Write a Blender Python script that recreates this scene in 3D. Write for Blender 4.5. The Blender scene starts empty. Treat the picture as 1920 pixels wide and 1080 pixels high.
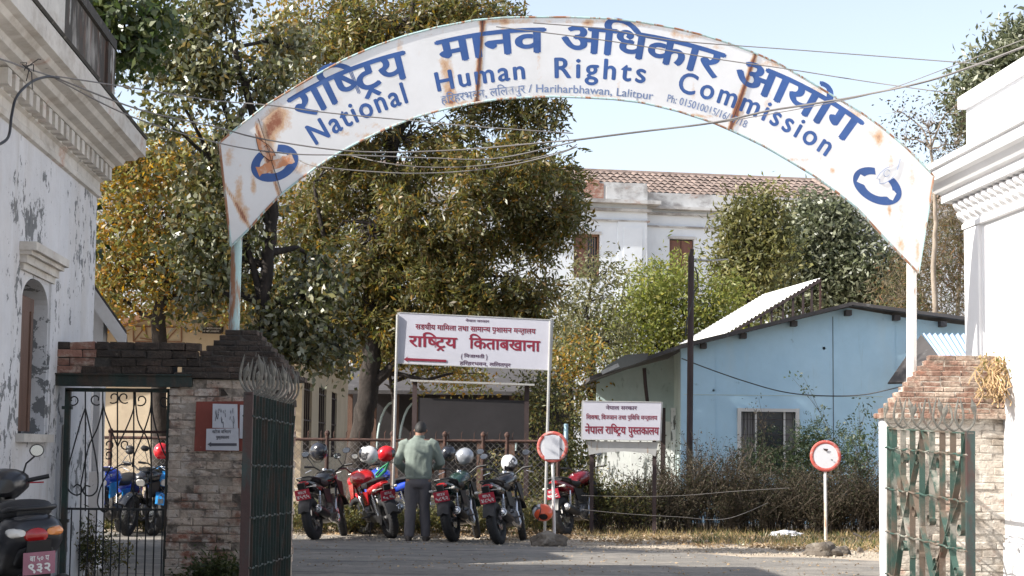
import bpy, bmesh, math, random
import numpy as np
from mathutils import Vector, Matrix, noise
R = math.radians
S = bpy.context.scene
COL = S.collection
random.seed(7)

# ---------------------------------------------------------------- camera
F = 3400.0 / 1920.0
cam_d = bpy.data.cameras.new('camera')
cam = bpy.data.objects.new('camera', cam_d)
COL.objects.link(cam)
cam_d.sensor_width = 36.0
cam_d.lens = 36.0 * F
cam_d.clip_start = 0.1
cam_d.clip_end = 3000.0
CAMZ = 1.3
cam.location = (0, 0, CAMZ)
PITCH = math.atan(305.0 / 3400.0)
cam_rot = Matrix.Rotation(R(90) + PITCH, 3, 'X') @ Matrix.Rotation(R(0.6), 3, 'Z')
cam.rotation_euler = cam_rot.to_euler()
S.camera = cam

# ---------------------------------------------------------------- world and sun
SUN_DIR = Vector((-0.90, -0.33, 0.71)).normalized()      # towards the sun
el = math.asin(SUN_DIR.z)
world = bpy.data.worlds.new("World")
S.world = world
world.use_nodes = True
wn = world.node_tree.nodes; wl = world.node_tree.links
wn.clear()
sky = wn.new('ShaderNodeTexSky')
sky.sky_type = 'NISHITA'
sky.sun_disc = False
sky.sun_elevation = el
sky.sun_rotation = math.atan2(SUN_DIR.x, SUN_DIR.y)
sky.altitude = 1300.0
sky.air_density = 1.0
sky.dust_density = 4.5
sky.ozone_density = 0.6
bgn = wn.new('ShaderNodeBackground')
bgn.inputs['Strength'].default_value = 0.135
wo = wn.new('ShaderNodeOutputWorld')
hsv = wn.new('ShaderNodeHueSaturation'); hsv.inputs['Saturation'].default_value = 0.62; hsv.inputs['Value'].default_value = 1.08
wl.new(sky.outputs[0], hsv.inputs['Color']); wl.new(hsv.outputs[0], bgn.inputs['Color'])
wl.new(bgn.outputs[0], wo.inputs['Surface'])
sun_d = bpy.data.lights.new('sun', 'SUN')
sun_d.energy = 5.0
sun_d.angle = R(0.5)
sun_d.color = (1.0, 0.95, 0.87)
sun_o = bpy.data.objects.new('sun', sun_d)
sun_o.rotation_euler = SUN_DIR.to_track_quat('Z', 'Y').to_euler()
sun_o.location = (-20, -10, 30)
COL.objects.link(sun_o)
S.view_settings.view_transform = 'Standard'
S.view_settings.look = 'None'
S.view_settings.gamma = 1.0
S.view_settings.use_curve_mapping = False
S.view_settings.exposure = 0.92
S.cycles.max_bounces = 8
S.cycles.sample_clamp_direct = 12.0
S.cycles.transparent_max_bounces = 8

# ---------------------------------------------------------------- pixel helpers (photo 1920x1080)
CAMP = Vector((0, 0, CAMZ))
def ray(px, py):
    return cam_rot @ Vector(((px - 960) / 3400.0, (540 - py) / 3400.0, -1.0))
def P(px, py, Y):
    d = ray(px, py)
    return CAMP + d * (Y / d.y)
def G(px, py, z=0.0):
    d = ray(px, py)
    return CAMP + d * ((z - CAMZ) / d.z)
def onplane(px, py, p0, n):
    d = ray(px, py)
    return CAMP + d * ((p0 - CAMP).dot(n) / d.dot(n))

# ---------------------------------------------------------------- object helpers
WL = {}
def tag(o, label=None, cat=None, group=None, kind=None):
    if label: o['label'] = label
    if cat: o['category'] = cat
    if group: o['group'] = group
    if kind: o['kind'] = kind
    return o
def thing(name, label, cat, loc=(0, 0, 0), rot=None, group=None):
    o = bpy.data.objects.new(name, None)
    o.empty_display_size = 0.2
    COL.objects.link(o)
    o.location = loc
    if rot: o.rotation_euler = rot
    WL[o.name] = Vector(loc)
    return tag(o, label, cat, group)

class MB:
    def __init__(self):
        self.v = []; self.f = []
    def poly(self, *pts):
        n = len(self.v); self.v += [tuple(p) for p in pts]; self.f.append(tuple(range(n, n + len(pts)))); return self
    def box(self, c, s, rot=None):
        n = len(self.v); c = Vector(c)
        for dx in (-.5, .5):
            for dy in (-.5, .5):
                for dz in (-.5, .5):
                    p = Vector((dx * s[0], dy * s[1], dz * s[2]))
                    if rot is not None: p = rot @ p
                    self.v.append(tuple(c + p))
        for q in ((0, 1, 3, 2), (4, 6, 7, 5), (0, 4, 5, 1), (2, 3, 7, 6), (0, 2, 6, 4), (1, 5, 7, 3)):
            self.f.append(tuple(n + k for k in q))
        return self
    def bar(self, a, b, w, h=None, up=(0, 0, 1)):
        a = Vector(a); b = Vector(b); h = h or w
        x = (b - a); L = x.length; x.normalize(); up = Vector(up)
        if abs(x.dot(up)) > .98: up = Vector((0, 1, 0))
        y = up.cross(x).normalized(); z = x.cross(y)
        return self.box((a + b) / 2, (L, w, h), Matrix((x, y, z)).transposed())
    def frame(self, M, fn):
        """run fn(mb) in local space then transform by M"""
        sub = MB(); fn(sub); n = len(self.v)
        self.v += [tuple(M @ Vector(p)) for p in sub.v]
        self.f += [tuple(n + k for k in q) for q in sub.f]
        return self
    def tube(self, pts, r, n=8, cap=True, flat=None):
        pts = [Vector(p) for p in pts]
        rs = r if isinstance(r, (list, tuple)) else [r] * len(pts)
        base = len(self.v); up = None
        for i, p in enumerate(pts):
            t = (pts[min(i + 1, len(pts) - 1)] - pts[max(i - 1, 0)])
            if t.length < 1e-9: t = Vector((0, 0, 1))
            t.normalize()
            if up is None:
                up = Vector((0, 0, 1)) if abs(t.z) < .9 else Vector((0, 1, 0))
            a = up.cross(t)
            if a.length < 1e-6: a = Vector((1, 0, 0)).cross(t)
            a.normalize(); b = t.cross(a); up = b
            for k in range(n):
                th = 2 * math.pi * k / n
                ca, sa = math.cos(th), math.sin(th)
                if flat: self.v.append(tuple(p + a * ca * rs[i] * flat[0] + b * sa * rs[i] * flat[1]))
                else: self.v.append(tuple(p + (a * ca + b * sa) * rs[i]))
        for i in range(len(pts) - 1):
            for k in range(n):
                k2 = (k + 1) % n
                self.f.append((base + i * n + k, base + i * n + k2, base + (i + 1) * n + k2, base + (i + 1) * n + k))
        if cap:
            self.f.append(tuple(base + k for k in reversed(range(n))))
            self.f.append(tuple(base + (len(pts) - 1) * n + k for k in range(n)))
        return self
    def rings(self, rings, cap=True, close=False):
        base = len(self.v); n = len(rings[0])
        for r in rings: self.v += [tuple(p) for p in r]
        m = len(rings)
        for i in range(m if close else m - 1):
            j = (i + 1) % m
            for k in range(n):
                k2 = (k + 1) % n
                self.f.append((base + i * n + k, base + i * n + k2, base + j * n + k2, base + j * n + k))
        if cap and not close:
            self.f.append(tuple(base + k for k in reversed(range(n))))
            self.f.append(tuple(base + (m - 1) * n + k for k in range(n)))
        return self
    def loftx(self, secs, n=14, p=2.6):
        """secs: (x, yc, zc, halfw, halfh) along x"""
        rg = []
        for s in secs:
            x, yc, zc, w, h = s[:5]; pp = s[5] if len(s) > 5 else p
            ring = []
            for k in range(n):
                th = 2 * math.pi * k / n
                c, q = math.cos(th), math.sin(th)
                ring.append((x, yc + w * math.copysign(abs(c) ** (2 / pp), c), zc + h * math.copysign(abs(q) ** (2 / pp), q)))
            rg.append(ring)
        return self.rings(rg)
    def loftz(self, secs, n=16, p=2.2):
        """secs: (z, xc, yc, halfx, halfy)"""
        rg = []
        for s in secs:
            z, xc, yc, w, h = s[:5]
            ring = []
            for k in range(n):
                th = 2 * math.pi * k / n
                c, q = math.cos(th), math.sin(th)
                ring.append((xc + w * math.copysign(abs(c) ** (2 / p), c), yc + h * math.copysign(abs(q) ** (2 / p), q), z))
            rg.append(ring)
        return self.rings(rg)
    def lathe(self, prof, n=20, M=None, cap=True):
        """prof: (r, z) about z"""
        rg = []
        for r, z in prof:
            rg.append([Vector((r * math.cos(2 * math.pi * k / n), r * math.sin(2 * math.pi * k / n), z)) for k in range(n)])
        if M is not None: rg = [[M @ p for p in q] for q in rg]
        return self.rings(rg, cap)
    def torus(self, M, R0, r1, r2, n=28, m=10):
        rg = []
        for i in range(n):
            a = 2 * math.pi * i / n
            ring = []
            for k in range(m):
                b = 2 * math.pi * k / m
                rr = R0 + r1 * math.cos(b)
                ring.append(M @ Vector((rr * math.cos(a), rr * math.sin(a), r2 * math.sin(b))))
            rg.append(ring)
        return self.rings(rg, close=True)
    def prism(self, poly, a, b):
        """poly: list of Vectors (planar); extruded from +a to +b (vectors)"""
        a = Vector(a); b = Vector(b); n = len(poly)
        base = len(self.v)
        self.v += [tuple(Vector(p) + a) for p in poly] + [tuple(Vector(p) + b) for p in poly]
        self.f.append(tuple(base + k for k in reversed(range(n))))
        self.f.append(tuple(base + n + k for k in range(n)))
        for k in range(n):
            k2 = (k + 1) % n
            self.f.append((base + k, base + k2, base + n + k2, base + n + k))
        return self
    def mesh(self, name, mat=None, off=None, smooth=None, fix=True):
        me = bpy.data.meshes.new(name)
        v = self.v
        if off is not None: v = [(p[0] - off[0], p[1] - off[1], p[2] - off[2]) for p in v]
        me.from_pydata(v, [], self.f)
        if fix and len(self.f) < 60000:
            bm = bmesh.new(); bm.from_mesh(me); bmesh.ops.recalc_face_normals(bm, faces=bm.faces); bm.to_mesh(me); bm.free()
        if mat: me.materials.append(mat)
        if smooth:
            me.polygons.foreach_set('use_smooth', [True] * len(me.polygons))
            me.set_sharp_from_angle(angle=R(smooth))
        return me
    def build(self, name, mat, parent=None, local=False, smooth=None, label=None, kind=None, cat=None, group=None, fix=True):
        off = None; w = Vector((0, 0, 0))
        if parent is not None and not local:
            w = WL.get(parent.name, Vector((0, 0, 0))); off = w
        elif parent is None and not local:
            # top-level mesh: origin at the base of its own bounds
            vs = self.v; xs = [p[0] for p in vs]; ys = [p[1] for p in vs]; zs = [p[2] for p in vs]
            w = Vector(((min(xs) + max(xs)) / 2, (min(ys) + max(ys)) / 2, min(zs))); off = w
        o = bpy.data.objects.new(name, self.mesh(name, mat, off, smooth, fix))
        COL.objects.link(o)
        if parent is not None: o.parent = parent
        elif not local: o.location = w
        WL[o.name] = w if parent is None or not local else Vector((0, 0, 0))
        return tag(o, label, cat, group, kind)

def inst(name, mesh, parent, loc, rot=(0, 0, 0), scale=(1, 1, 1), world=True):
    o = bpy.data.objects.new(name, mesh)
    COL.objects.link(o)
    o.parent = parent
    l = Vector(loc)
    if world: l = l - WL.get(parent.name, Vector((0, 0, 0)))
    o.location = l; o.rotation_euler = rot; o.scale = scale
    return o

# ---------------------------------------------------------------- materials
def _new(name):
    m = bpy.data.materials.new(name); m.use_nodes = True
    nt = m.node_tree; nt.nodes.clear()
    out = nt.nodes.new('ShaderNodeOutputMaterial')
    b = nt.nodes.new('ShaderNodeBsdfPrincipled')
    nt.links.new(b.outputs[0], out.inputs['Surface'])
    return m, nt, b, out
def c4(c): return (c[0], c[1], c[2], 1.0)
def M(name, col, rough=.8, metal=0., layers=(), var=.15, vscale=2.0, bump=0., bscale=30., spec=.4, coat=0., objrand=0., obj=False, attr=None, attrcol=None, attrcol2=None):
    """layers: (colour, (sx,sy,sz), lo, hi, strength) noise masked coats over the base colour"""
    m, nt, b, out = _new(name)
    N = nt.nodes.new; L = nt.links.new
    if obj:
        pos = N('ShaderNodeTexCoord').outputs['Object']
    else:
        pos = N('ShaderNodeNewGeometry').outputs['Position']
    def noise_(sc, detail=6, rgh=.6, off=0):
        mp = N('ShaderNodeMapping'); L(pos, mp.inputs['Vector']); mp.inputs['Scale'].default_value = sc; mp.inputs['Location'].default_value = (off, off * 1.7, off * .6)
        n = N('ShaderNodeTexNoise'); L(mp.outputs[0], n.inputs['Vector']); n.inputs['Scale'].default_value = 1.0
        n.inputs['Detail'].default_value = detail; n.inputs['Roughness'].default_value = rgh
        return n.outputs['Fac']
    cur = N('ShaderNodeRGB'); cur.outputs[0].default_value = c4(col); cur = cur.outputs[0]
    if objrand:
        oi = N('ShaderNodeObjectInfo')
        h = N('ShaderNodeHueSaturation'); L(cur, h.inputs['Color'])
        mr = N('ShaderNodeMapRange'); L(oi.outputs['Random'], mr.inputs[0]); mr.inputs[3].default_value = 1 - objrand; mr.inputs[4].default_value = 1 + objrand
        L(mr.outputs[0], h.inputs['Value']); cur = h.outputs[0]
    for i, ly in enumerate(layers):
        lc, sc, lo, hi, st = ly[:5]
        f = noise_(sc, 8, .65, 3.1 * i + 1.3)
        if len(ly) > 5:     # group the patches by a slower noise
            f2 = noise_(ly[5], 3, .5, 17.3 + i)
            ma = N('ShaderNodeMath'); ma.operation = 'MULTIPLY_ADD'; L(f2, ma.inputs[0]); ma.inputs[1].default_value = .9; ma.inputs[2].default_value = -.45
            mb_ = N('ShaderNodeMath'); mb_.operation = 'ADD'; L(f, mb_.inputs[0]); L(ma.outputs[0], mb_.inputs[1]); f = mb_.outputs[0]
        mr = N('ShaderNodeMapRange'); L(f, mr.inputs[0]); mr.inputs[1].default_value = lo; mr.inputs[2].default_value = hi; mr.inputs[3].default_value = 0; mr.inputs[4].default_value = st
        mx = N('ShaderNodeMix'); mx.data_type = 'RGBA'; L(mr.outputs[0], mx.inputs[0]); L(cur, mx.inputs[6]); mx.inputs[7].default_value = c4(lc); cur = mx.outputs[2]
    if attr:
        at = N('ShaderNodeAttribute'); at.attribute_name = attr
        f = noise_((13, 13, 11), 10, .78, 7.7)
        a = N('ShaderNodeMath'); a.operation = 'ADD'; L(at.outputs['Fac'], a.inputs[0]); L(f, a.inputs[1])
        for (cc, lo, hi, st) in ((attrcol, .66, .92, .85), (attrcol2 or attrcol, .95, 1.15, .9)):
            mr = N('ShaderNodeMapRange'); L(a.outputs[0], mr.inputs[0]); mr.inputs[1].default_value = lo; mr.inputs[2].default_value = hi; mr.inputs[4].default_value = st
            mx = N('ShaderNodeMix'); mx.data_type = 'RGBA'; L(mr.outputs[0], mx.inputs[0]); L(cur, mx.inputs[6]); mx.inputs[7].default_value = c4(cc); cur = mx.outputs[2]
    if var:
        f = noise_((vscale,) * 3, 8, .7, 11.0)
        mr = N('ShaderNodeMapRange'); L(f, mr.inputs[0]); mr.inputs[1].default_value = .3; mr.inputs[2].default_value = .7; mr.inputs[3].default_value = 1 - var; mr.inputs[4].default_value = 1 + var
        h = N('ShaderNodeHueSaturation'); L(cur, h.inputs['Color']); L(mr.outputs[0], h.inputs['Value']); cur = h.outputs[0]
    L(cur, b.inputs['Base Color'])
    b.inputs['Roughness'].default_value = rough
    b.inputs['Metallic'].default_value = metal
    b.inputs['Specular IOR Level'].default_value = spec
    b.inputs['Coat Weight'].default_value = coat
    b.inputs['Coat Roughness'].default_value = .12
    if bump:
        f = noise_((bscale,) * 3, 8, .6, 5.0)
        bp = N('ShaderNodeBump'); bp.inputs['Strength'].default_value = bump; bp.inputs['Distance'].default_value = .02; L(f, bp.inputs['Height']); L(bp.outputs[0], b.inputs['Normal'])
    return m
def leafmat(name, cols, rough=.45, trans=.35, spec=.5, tcol=None):
    m, nt, b, out = _new(name)
    N = nt.nodes.new; L = nt.links.new
    g = N('ShaderNodeNewGeometry')
    cr = N('ShaderNodeValToRGB'); L(g.outputs['Random Per Island'], cr.inputs[0])
    e = cr.color_ramp.elements
    k = len(cols)
    while len(e) < k: e.new(.5)
    for i, c in enumerate(cols):
        e[i].position = i / max(1, k - 1); e[i].color = c4(c)
    nz = N('ShaderNodeTexNoise'); L(g.outputs['Position'], nz.inputs['Vector']); nz.inputs['Scale'].default_value = .9; nz.inputs['Detail'].default_value = 3
    mr = N('ShaderNodeMapRange'); L(nz.outputs['Fac'], mr.inputs[0]); mr.inputs[1].default_value = .3; mr.inputs[2].default_value = .7; mr.inputs[3].default_value = .7; mr.inputs[4].default_value = 1.3
    h = N('ShaderNodeHueSaturation'); L(cr.outputs[0], h.inputs['Color']); L(mr.outputs[0], h.inputs['Value'])
    L(h.outputs[0], b.inputs['Base Color'])
    b.inputs['Roughness'].default_value = rough
    b.inputs['Specular IOR Level'].default_value = spec
    t = N('ShaderNodeBsdfTranslucent')
    h2 = N('ShaderNodeHueSaturation'); L(h.outputs[0], h2.inputs['Color']); h2.inputs['Value'].default_value = 1.6; h2.inputs['Saturation'].default_value = 1.1
    L(h2.outputs[0], t.inputs['Color'])
    mx = N('ShaderNodeMixShader'); mx.inputs[0].default_value = trans
    L(b.outputs[0], mx.inputs[1]); L(t.outputs[0], mx.inputs[2]); L(mx.outputs[0], out.inputs['Surface'])
    return m

m_gravel = M('pale gravel', (.36, .32, .26), .95, layers=[((.2, .17, .14), (9, 9, 9), .5, .6, .6)], var=.25)
m_asphalt = M('asphalt', (.19, .176, .158), .88, layers=[((.30, .27, .23), (.5, 1.2, 1), .45, .65, .7), ((.36, .32, .27), (.25, .9, 1), .55, .66, .6), ((.07, .068, .066), (.35, 2.2, 1), .585, .62, .6), ((.40, .37, .32), (40, 40, 40), .58, .68, .55), ((.05, .05, .05), (28, 28, 28), .6, .68, .6), ((.33, .29, .24), (3, 3, 3), .6, .68, .6)], var=.25, vscale=5, bump=.9, bscale=40)
m_dirt = M('dry dirt', (.42, .35, .27), .95, layers=[((.26, .20, .14), (.8, 1.5, 1), .5, .62, .7), ((.5, .45, .38), (6, 6, 6), .55, .68, .6), ((.18, .13, .08), (14, 14, 14), .58, .66, .6)], var=.25, vscale=3, bump=.8, bscale=25)
m_plaster_old = M('peeling whitewash', (.60, .60, .62), .9, layers=[((.50, .46, .42), (1.2, 1.2, .5), .48, .68, .5), ((.40, .36, .31), (5, 5, .8), .6, .75, .45), ((.15, .155, .16), (3.2, 3.2, 3.6), .665, .677, .95, (.5, .5, .7)), ((.13, .135, .14), (9, 9, 8), .67, .68, .9, (.6, .6, .8)), ((.38, .35, .32), (2.2, 2.2, .35), .58, .75, .6), ((.20, .19, .18), (26, 26, 22), .66, .68, .7)], var=.12, vscale=1.3, bump=.35, bscale=14)
m_cornice_old = M('grimy cornice plaster', (.55, .52, .48), .9, layers=[((.34, .29, .24), (2.5, 2.5, 5), .5, .66, .6), ((.38, .2, .13), (1.6, 1.6, 3), .62, .72, .7), ((.2, .19, .18), (9, 9, 5), .63, .68, .7)], var=.15, bump=.3, bscale=18)
m_parapet_old = M('mossy black parapet', (.30, .28, .26), .95, layers=[((.05, .044, .038), (2.4, 2.4, .9), .36, .50, .95), ((.13, .07, .05), (5, 5, 1.4), .50, .60, .7), ((.5, .49, .47), (4, 4, .9), .585, .62, .85)], var=.2, bump=.5, bscale=12)
m_black_moss = M('black weathered edge', (.06, .055, .05), .95, layers=[((.2, .18, .16), (6, 6, 6), .58, .68, .7)], var=.25, bump=.5)
m_white_new = M('fresh white paint', (.76, .76, .77), .6, layers=[((.62, .62, .63), (1.5, 1.5, .5), .5, .75, .4), ((.45, .42, .38), (9, 9, .9), .66, .74, .5)], var=.03, vscale=1.5, bump=.08, bscale=10)
m_wood_brown = M('brown painted wood', (.13, .075, .055), .7, layers=[((.07, .04, .03), (8, 8, 1), .5, .7, .6)], var=.2, bump=.3)
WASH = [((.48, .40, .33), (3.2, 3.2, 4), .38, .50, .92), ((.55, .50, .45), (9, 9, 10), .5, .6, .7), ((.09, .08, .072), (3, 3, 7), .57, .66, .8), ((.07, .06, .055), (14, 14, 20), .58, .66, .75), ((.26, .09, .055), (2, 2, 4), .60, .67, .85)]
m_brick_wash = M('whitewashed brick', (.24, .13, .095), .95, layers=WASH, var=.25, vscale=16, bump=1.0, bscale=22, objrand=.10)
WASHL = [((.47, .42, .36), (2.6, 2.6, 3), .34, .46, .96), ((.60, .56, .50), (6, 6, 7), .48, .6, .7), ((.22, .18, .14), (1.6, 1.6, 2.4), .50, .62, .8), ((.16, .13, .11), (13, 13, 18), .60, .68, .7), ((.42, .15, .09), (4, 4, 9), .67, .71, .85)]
m_brick_lit = M('sunlit weathered brick', (.42, .27, .21), .95, layers=WASHL, var=.22, vscale=16, bump=1.0, bscale=22, objrand=.08)  # sunlit copy of the whitewashed brick, sunlight mixed into paler colours
m_brick_dark = M('moss blackened brick', (.048, .038, .032), .95, layers=[((.11, .072, .056), (3, 3, 6), .5, .65, .6), ((.03, .03, .03), (7, 7, 7), .5, .7, .7), ((.16, .14, .12), (18, 18, 18), .64, .7, .5)], var=.25, vscale=9, bump=.8, bscale=35, objrand=.3)
m_brick_red = M('weathered red brick', (.24, .125, .095), .95, layers=[((.45, .38, .32), (5, 5, 9), .5, .62, .7), ((.15, .09, .07), (9, 9, 9), .56, .66, .7)], var=.22, vscale=9, bump=.8, bscale=35, objrand=.22)
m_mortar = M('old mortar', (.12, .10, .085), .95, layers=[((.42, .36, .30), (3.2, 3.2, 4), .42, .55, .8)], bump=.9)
m_mortar_lit = M('sunlit mortar', (.36, .31, .26), .95, layers=WASHL[:4], bump=.9)  # sunlit copy of the old mortar, paler with the light in its colour
m_brick_cap = M('brown weathered cap brick', (.23, .135, .10), .95, layers=[((.44, .36, .29), (4, 4, 6), .46, .6, .8), ((.13, .10, .08), (6, 6, 10), .52, .64, .85), ((.38, .16, .10), (3, 3, 6), .62, .68, .7)], var=.25, vscale=14, bump=1.0, bscale=22, objrand=.12)
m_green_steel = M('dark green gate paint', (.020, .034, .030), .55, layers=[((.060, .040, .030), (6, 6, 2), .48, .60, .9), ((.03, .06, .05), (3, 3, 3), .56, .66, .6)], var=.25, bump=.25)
m_green_sunlit = M('sunlit rusty green steel', (.035, .075, .06), .6, layers=[((.14, .095, .07), (3, 3, 1.2), .48, .58, .85), ((.32, .29, .25), (2.5, 2.5, 1.5), .54, .62, .8), ((.13, .055, .04), (4, 4, 2), .58, .66, .8)], var=.2, bump=.25)  # beige layer paints the lit strip sides; brown layers are rust
m_redstile = M('oxide red steel stile', (.065, .036, .032), .6, layers=[((.03, .07, .065), (3, 3, 1), .5, .6, .8)], var=.2, bump=.2)
m_iron_black = M('black wrought iron', (.02, .021, .022), .5, var=.2)
m_post = M('rusty turquoise post', (.36, .50, .50), .6, layers=[((.30, .13, .06), (14, 14, 1.6), .48, .56, .95), ((.55, .56, .55), (6, 6, 3), .6, .7, .6)], var=.15, bump=.2)
m_post_white = M('chalky white post', (.72, .70, .68), .6, layers=[((.42, .24, .14), (16, 16, 2.2), .58, .66, .85), ((.45, .52, .5), (6, 6, 2), .6, .7, .5)], var=.1, bump=.2)
m_rust = M('rust', (.055, .032, .027), .9, layers=[((.13, .065, .045), (12, 12, 12), .5, .65, .7)], var=.25, bump=.3)
m_arch = M('painted sheet metal', (.70, .70, .71), .45, layers=[((.58, .57, .56), (1.4, 1.4, 1.4), .45, .7, .6), ((.60, .46, .34), (4, 4, 2.0), .62, .78, .6)], var=.05, vscale=1.2, bump=.12, bscale=3, attr='rust', attrcol=(.55, .33, .17), attrcol2=(.24, .07, .035))
m_blue_paint = M('blue lettering paint', (.035, .09, .27), .5, layers=[((.10, .17, .36), (6, 6, 6), .55, .72, .5), ((.45, .40, .38), (14, 14, 5), .67, .71, .8)], var=.2)
m_blue_thin = M('faded blue lettering', (.16, .22, .38), .6, layers=[((.6, .58, .56), (9, 9, 5), .55, .62, .8)], var=.2)
m_orange_paint = M('faded orange paint', (.55, .24, .12), .6, layers=[((.6, .5, .42), (9, 9, 6), .52, .62, .8)], var=.15)
m_signwhite = M('shaded sign board white', (.47, .47, .53), .55, layers=[((.50, .50, .55), (2, 2, 5), .5, .75, .5), ((.5, .42, .34), (4, 4, 12), .66, .72, .5)], var=.06)  # greyed white, tree shade over the sign mixed into the colour
m_signred = M('maroon lettering', (.20, .015, .035), .5, var=.2)
m_signdark = M('dark lettering', (.10, .05, .09), .6, var=.2)
m_galv = M('galvanised pole', (.42, .42, .41), .45, .3, layers=[((.3, .2, .13), (20, 20, 3), .58, .66, .7)], var=.15)
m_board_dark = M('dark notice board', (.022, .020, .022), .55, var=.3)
m_blue_wall = M('sky blue wall sheet', (.42, .61, .74), .75, layers=[((.34, .53, .67), (.7, .7, .5), .45, .65, .6), ((.44, .58, .66), (2, 2, .5), .54, .72, .6), ((.16, .24, .29), (4, 4, 5), .66, .72, .5), ((.28, .38, .42), (9, 9, .6), .60, .72, .45)], var=.05, bump=.05, bscale=4)
m_teal_wall = M('pale teal wall', (.42, .52, .52), .8, layers=[((.55, .61, .61), (2, 2, .6), .5, .65, .5), ((.12, .18, .18), (6, 6, 3), .6, .68, .5)], var=.12)
m_peel_dapple = M('sun dappled peeling boards', (.72, .74, .72), .8, layers=[((.08, .09, .08), (9, 9, 2.2), .53, .57, .9)], var=.12)  # white against dark blotches paints dappled sun over the peeling boards
m_roof_dark = M('dark roof edge', (.06, .055, .055), .8, layers=[((.2, .2, .2), (5, 5, 5), .6, .7, .5)], var=.25)
m_roof_sheet = M('white roof sheet', (.70, .69, .67), .5, layers=[((.5, .46, .42), (2, 2, 2), .55, .7, .5)], var=.06)
m_corr_blue = M('blue white corrugated sheet', (.38, .50, .68), .45, .2, var=.08)
m_glass = M('dark window glass', (.03, .035, .04), .12, spec=.8, var=.2)
m_frame_white = M('white window frame', (.55, .54, .52), .6, var=.1)
m_cream = M('cream plaster', (.46, .385, .285), .85, layers=[((.30, .24, .18), (1, 1, .6), .5, .7, .5), ((.25, .2, .15), (3, 3, 1.5), .65, .72, .5)], var=.1)
m_brown_trim = M('brown painted trim', (.22, .12, .075), .8, var=.2)
m_fascia = M('grey white fascia', (.55, .55, .56), .8, layers=[((.35, .34, .33), (3, 3, 3), .5, .7, .5)], var=.1)
m_palace = M('pale palace plaster', (.66, .70, .75), .9, layers=[((.56, .58, .6), (.35, .35, .35), .5, .7, .5), ((.28, .27, .27), (1.3, 1.3, .45), .66, .72, .6)], var=.06, vscale=.6)
m_palace_old = M('stained palace parapet', (.50, .50, .50), .95, layers=[((.20, .185, .18), (.8, .8, 1.2), .47, .6, .8), ((.33, .22, .18), (.6, .6, .9), .6, .66, .8)], var=.15, vscale=1.2)
m_tile = M('clay roof tile', (.19, .145, .125), .9, layers=[((.13, .10, .09), (3, 3, 3), .5, .65, .7), ((.36, .30, .27), (5, 5, 5), .58, .7, .5)], var=.15, objrand=.25)
m_bark = M('grey brown bark', (.024, .019, .016), .95, layers=[((.055, .046, .04), (9, 9, 2.5), .5, .65, .7), ((.04, .03, .025), (12, 12, 3), .55, .65, .7)], var=.25, bump=.9, bscale=14)
m_bark_pale = M('pale twig bark', (.30, .25, .20), .95, layers=[((.14, .11, .085), (9, 9, 3), .5, .65, .7)], var=.2, bump=.5)
m_rock = M('grey brown rock', (.13, .11, .09), .95, layers=[((.26, .23, .19), (5, 5, 5), .5, .6, .7), ((.1, .085, .07), (9, 9, 9), .58, .66, .7)], var=.2, bump=1.0, bscale=9)
m_wire = M('grey cable', (.16, .15, .145), .6, var=.2)
m_wire_dark = M('black cable', (.03, .03, .032), .5, var=.2)
m_pole_dark = M('dark rusted pole', (.045, .03, .03), .7, var=.3)
# vehicles
m_tyre = M('tyre rubber', (.022, .022, .024), .75, obj=True, var=.2, vscale=20, bump=.5, bscale=60)
m_chrome = M('brushed chrome', (.65, .65, .66), .22, .95, obj=True, var=.1)
m_steel_d = M('grimy engine metal', (.13, .13, .135), .42, .7, obj=True, layers=[((.30, .28, .25), (30, 30, 30), .5, .65, .6)], var=.25, vscale=20)
m_blackp = M('black moulded plastic', (.018, .018, .02), .42, obj=True, var=.2, vscale=9)
m_seat = M('black vinyl seat', (.016, .016, .018), .55, obj=True, var=.2, bump=.15, bscale=40)
m_blackpaint = M('black gloss paint', (.012, .013, .016), .25, obj=True, coat=.8, var=.1)
m_redpaint = M('red gloss paint', (.42, .015, .022), .25, obj=True, coat=.8, var=.1)
m_maroonp = M('dark maroon gloss paint', (.16, .012, .022), .25, obj=True, coat=.8, var=.1)
m_bluepaint = M('blue gloss paint', (.02, .06, .42), .25, obj=True, coat=.8, var=.1)
m_skyblue = M('bright blue gloss paint', (.02, .22, .55), .25, obj=True, coat=.8, var=.1)
m_greydk = M('dark graphite paint', (.016, .0165, .020), .35, obj=True, coat=.4, var=.12, vscale=5)
m_plate = M('red number plate', (.42, .03, .055), .5, obj=True, var=.12, vscale=15)
m_plate_pink = M('faded pink number plate', (.33, .15, .20), .5, obj=True, var=.15, vscale=12)
m_white = M('white marking paint', (.72, .72, .72), .5, obj=True, var=.05)
m_taillight = M('red tail lens', (.33, .012, .012), .15, obj=True, coat=.8, var=.1)
m_amber = M('amber lens', (.62, .22, .06), .2, obj=True, coat=.6, var=.1)
m_clear = M('clear lens', (.62, .60, .56), .15, obj=True, coat=.8, var=.1)
m_mirror = M('mirror glass', (.72, .75, .80), .06, 1.0, obj=True, var=.0)
m_helm_white = M('white helmet shell', (.60, .60, .61), .28, obj=True, coat=.6, layers=[((.03, .03, .035), (7, 7, 7), .54, .55, .95), ((.3, .3, .32), (6, 6, 6), .6, .61, .8)], var=.05)
m_helm_silver = M('silver helmet shell', (.36, .38, .42), .25, .4, obj=True, coat=.6, var=.08)
m_helm_black = M('black helmet shell', (.02, .022, .03), .22, obj=True, coat=.8, var=.1)
m_helm_red = M('red helmet shell', (.55, .012, .02), .25, obj=True, coat=.8, var=.05)
m_helm_orange = M('orange helmet shell', (.75, .10, .03), .3, obj=True, coat=.5, var=.05)
m_visor = M('smoked visor', (.015, .015, .018), .1, obj=True, coat=.8, var=0)
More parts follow.
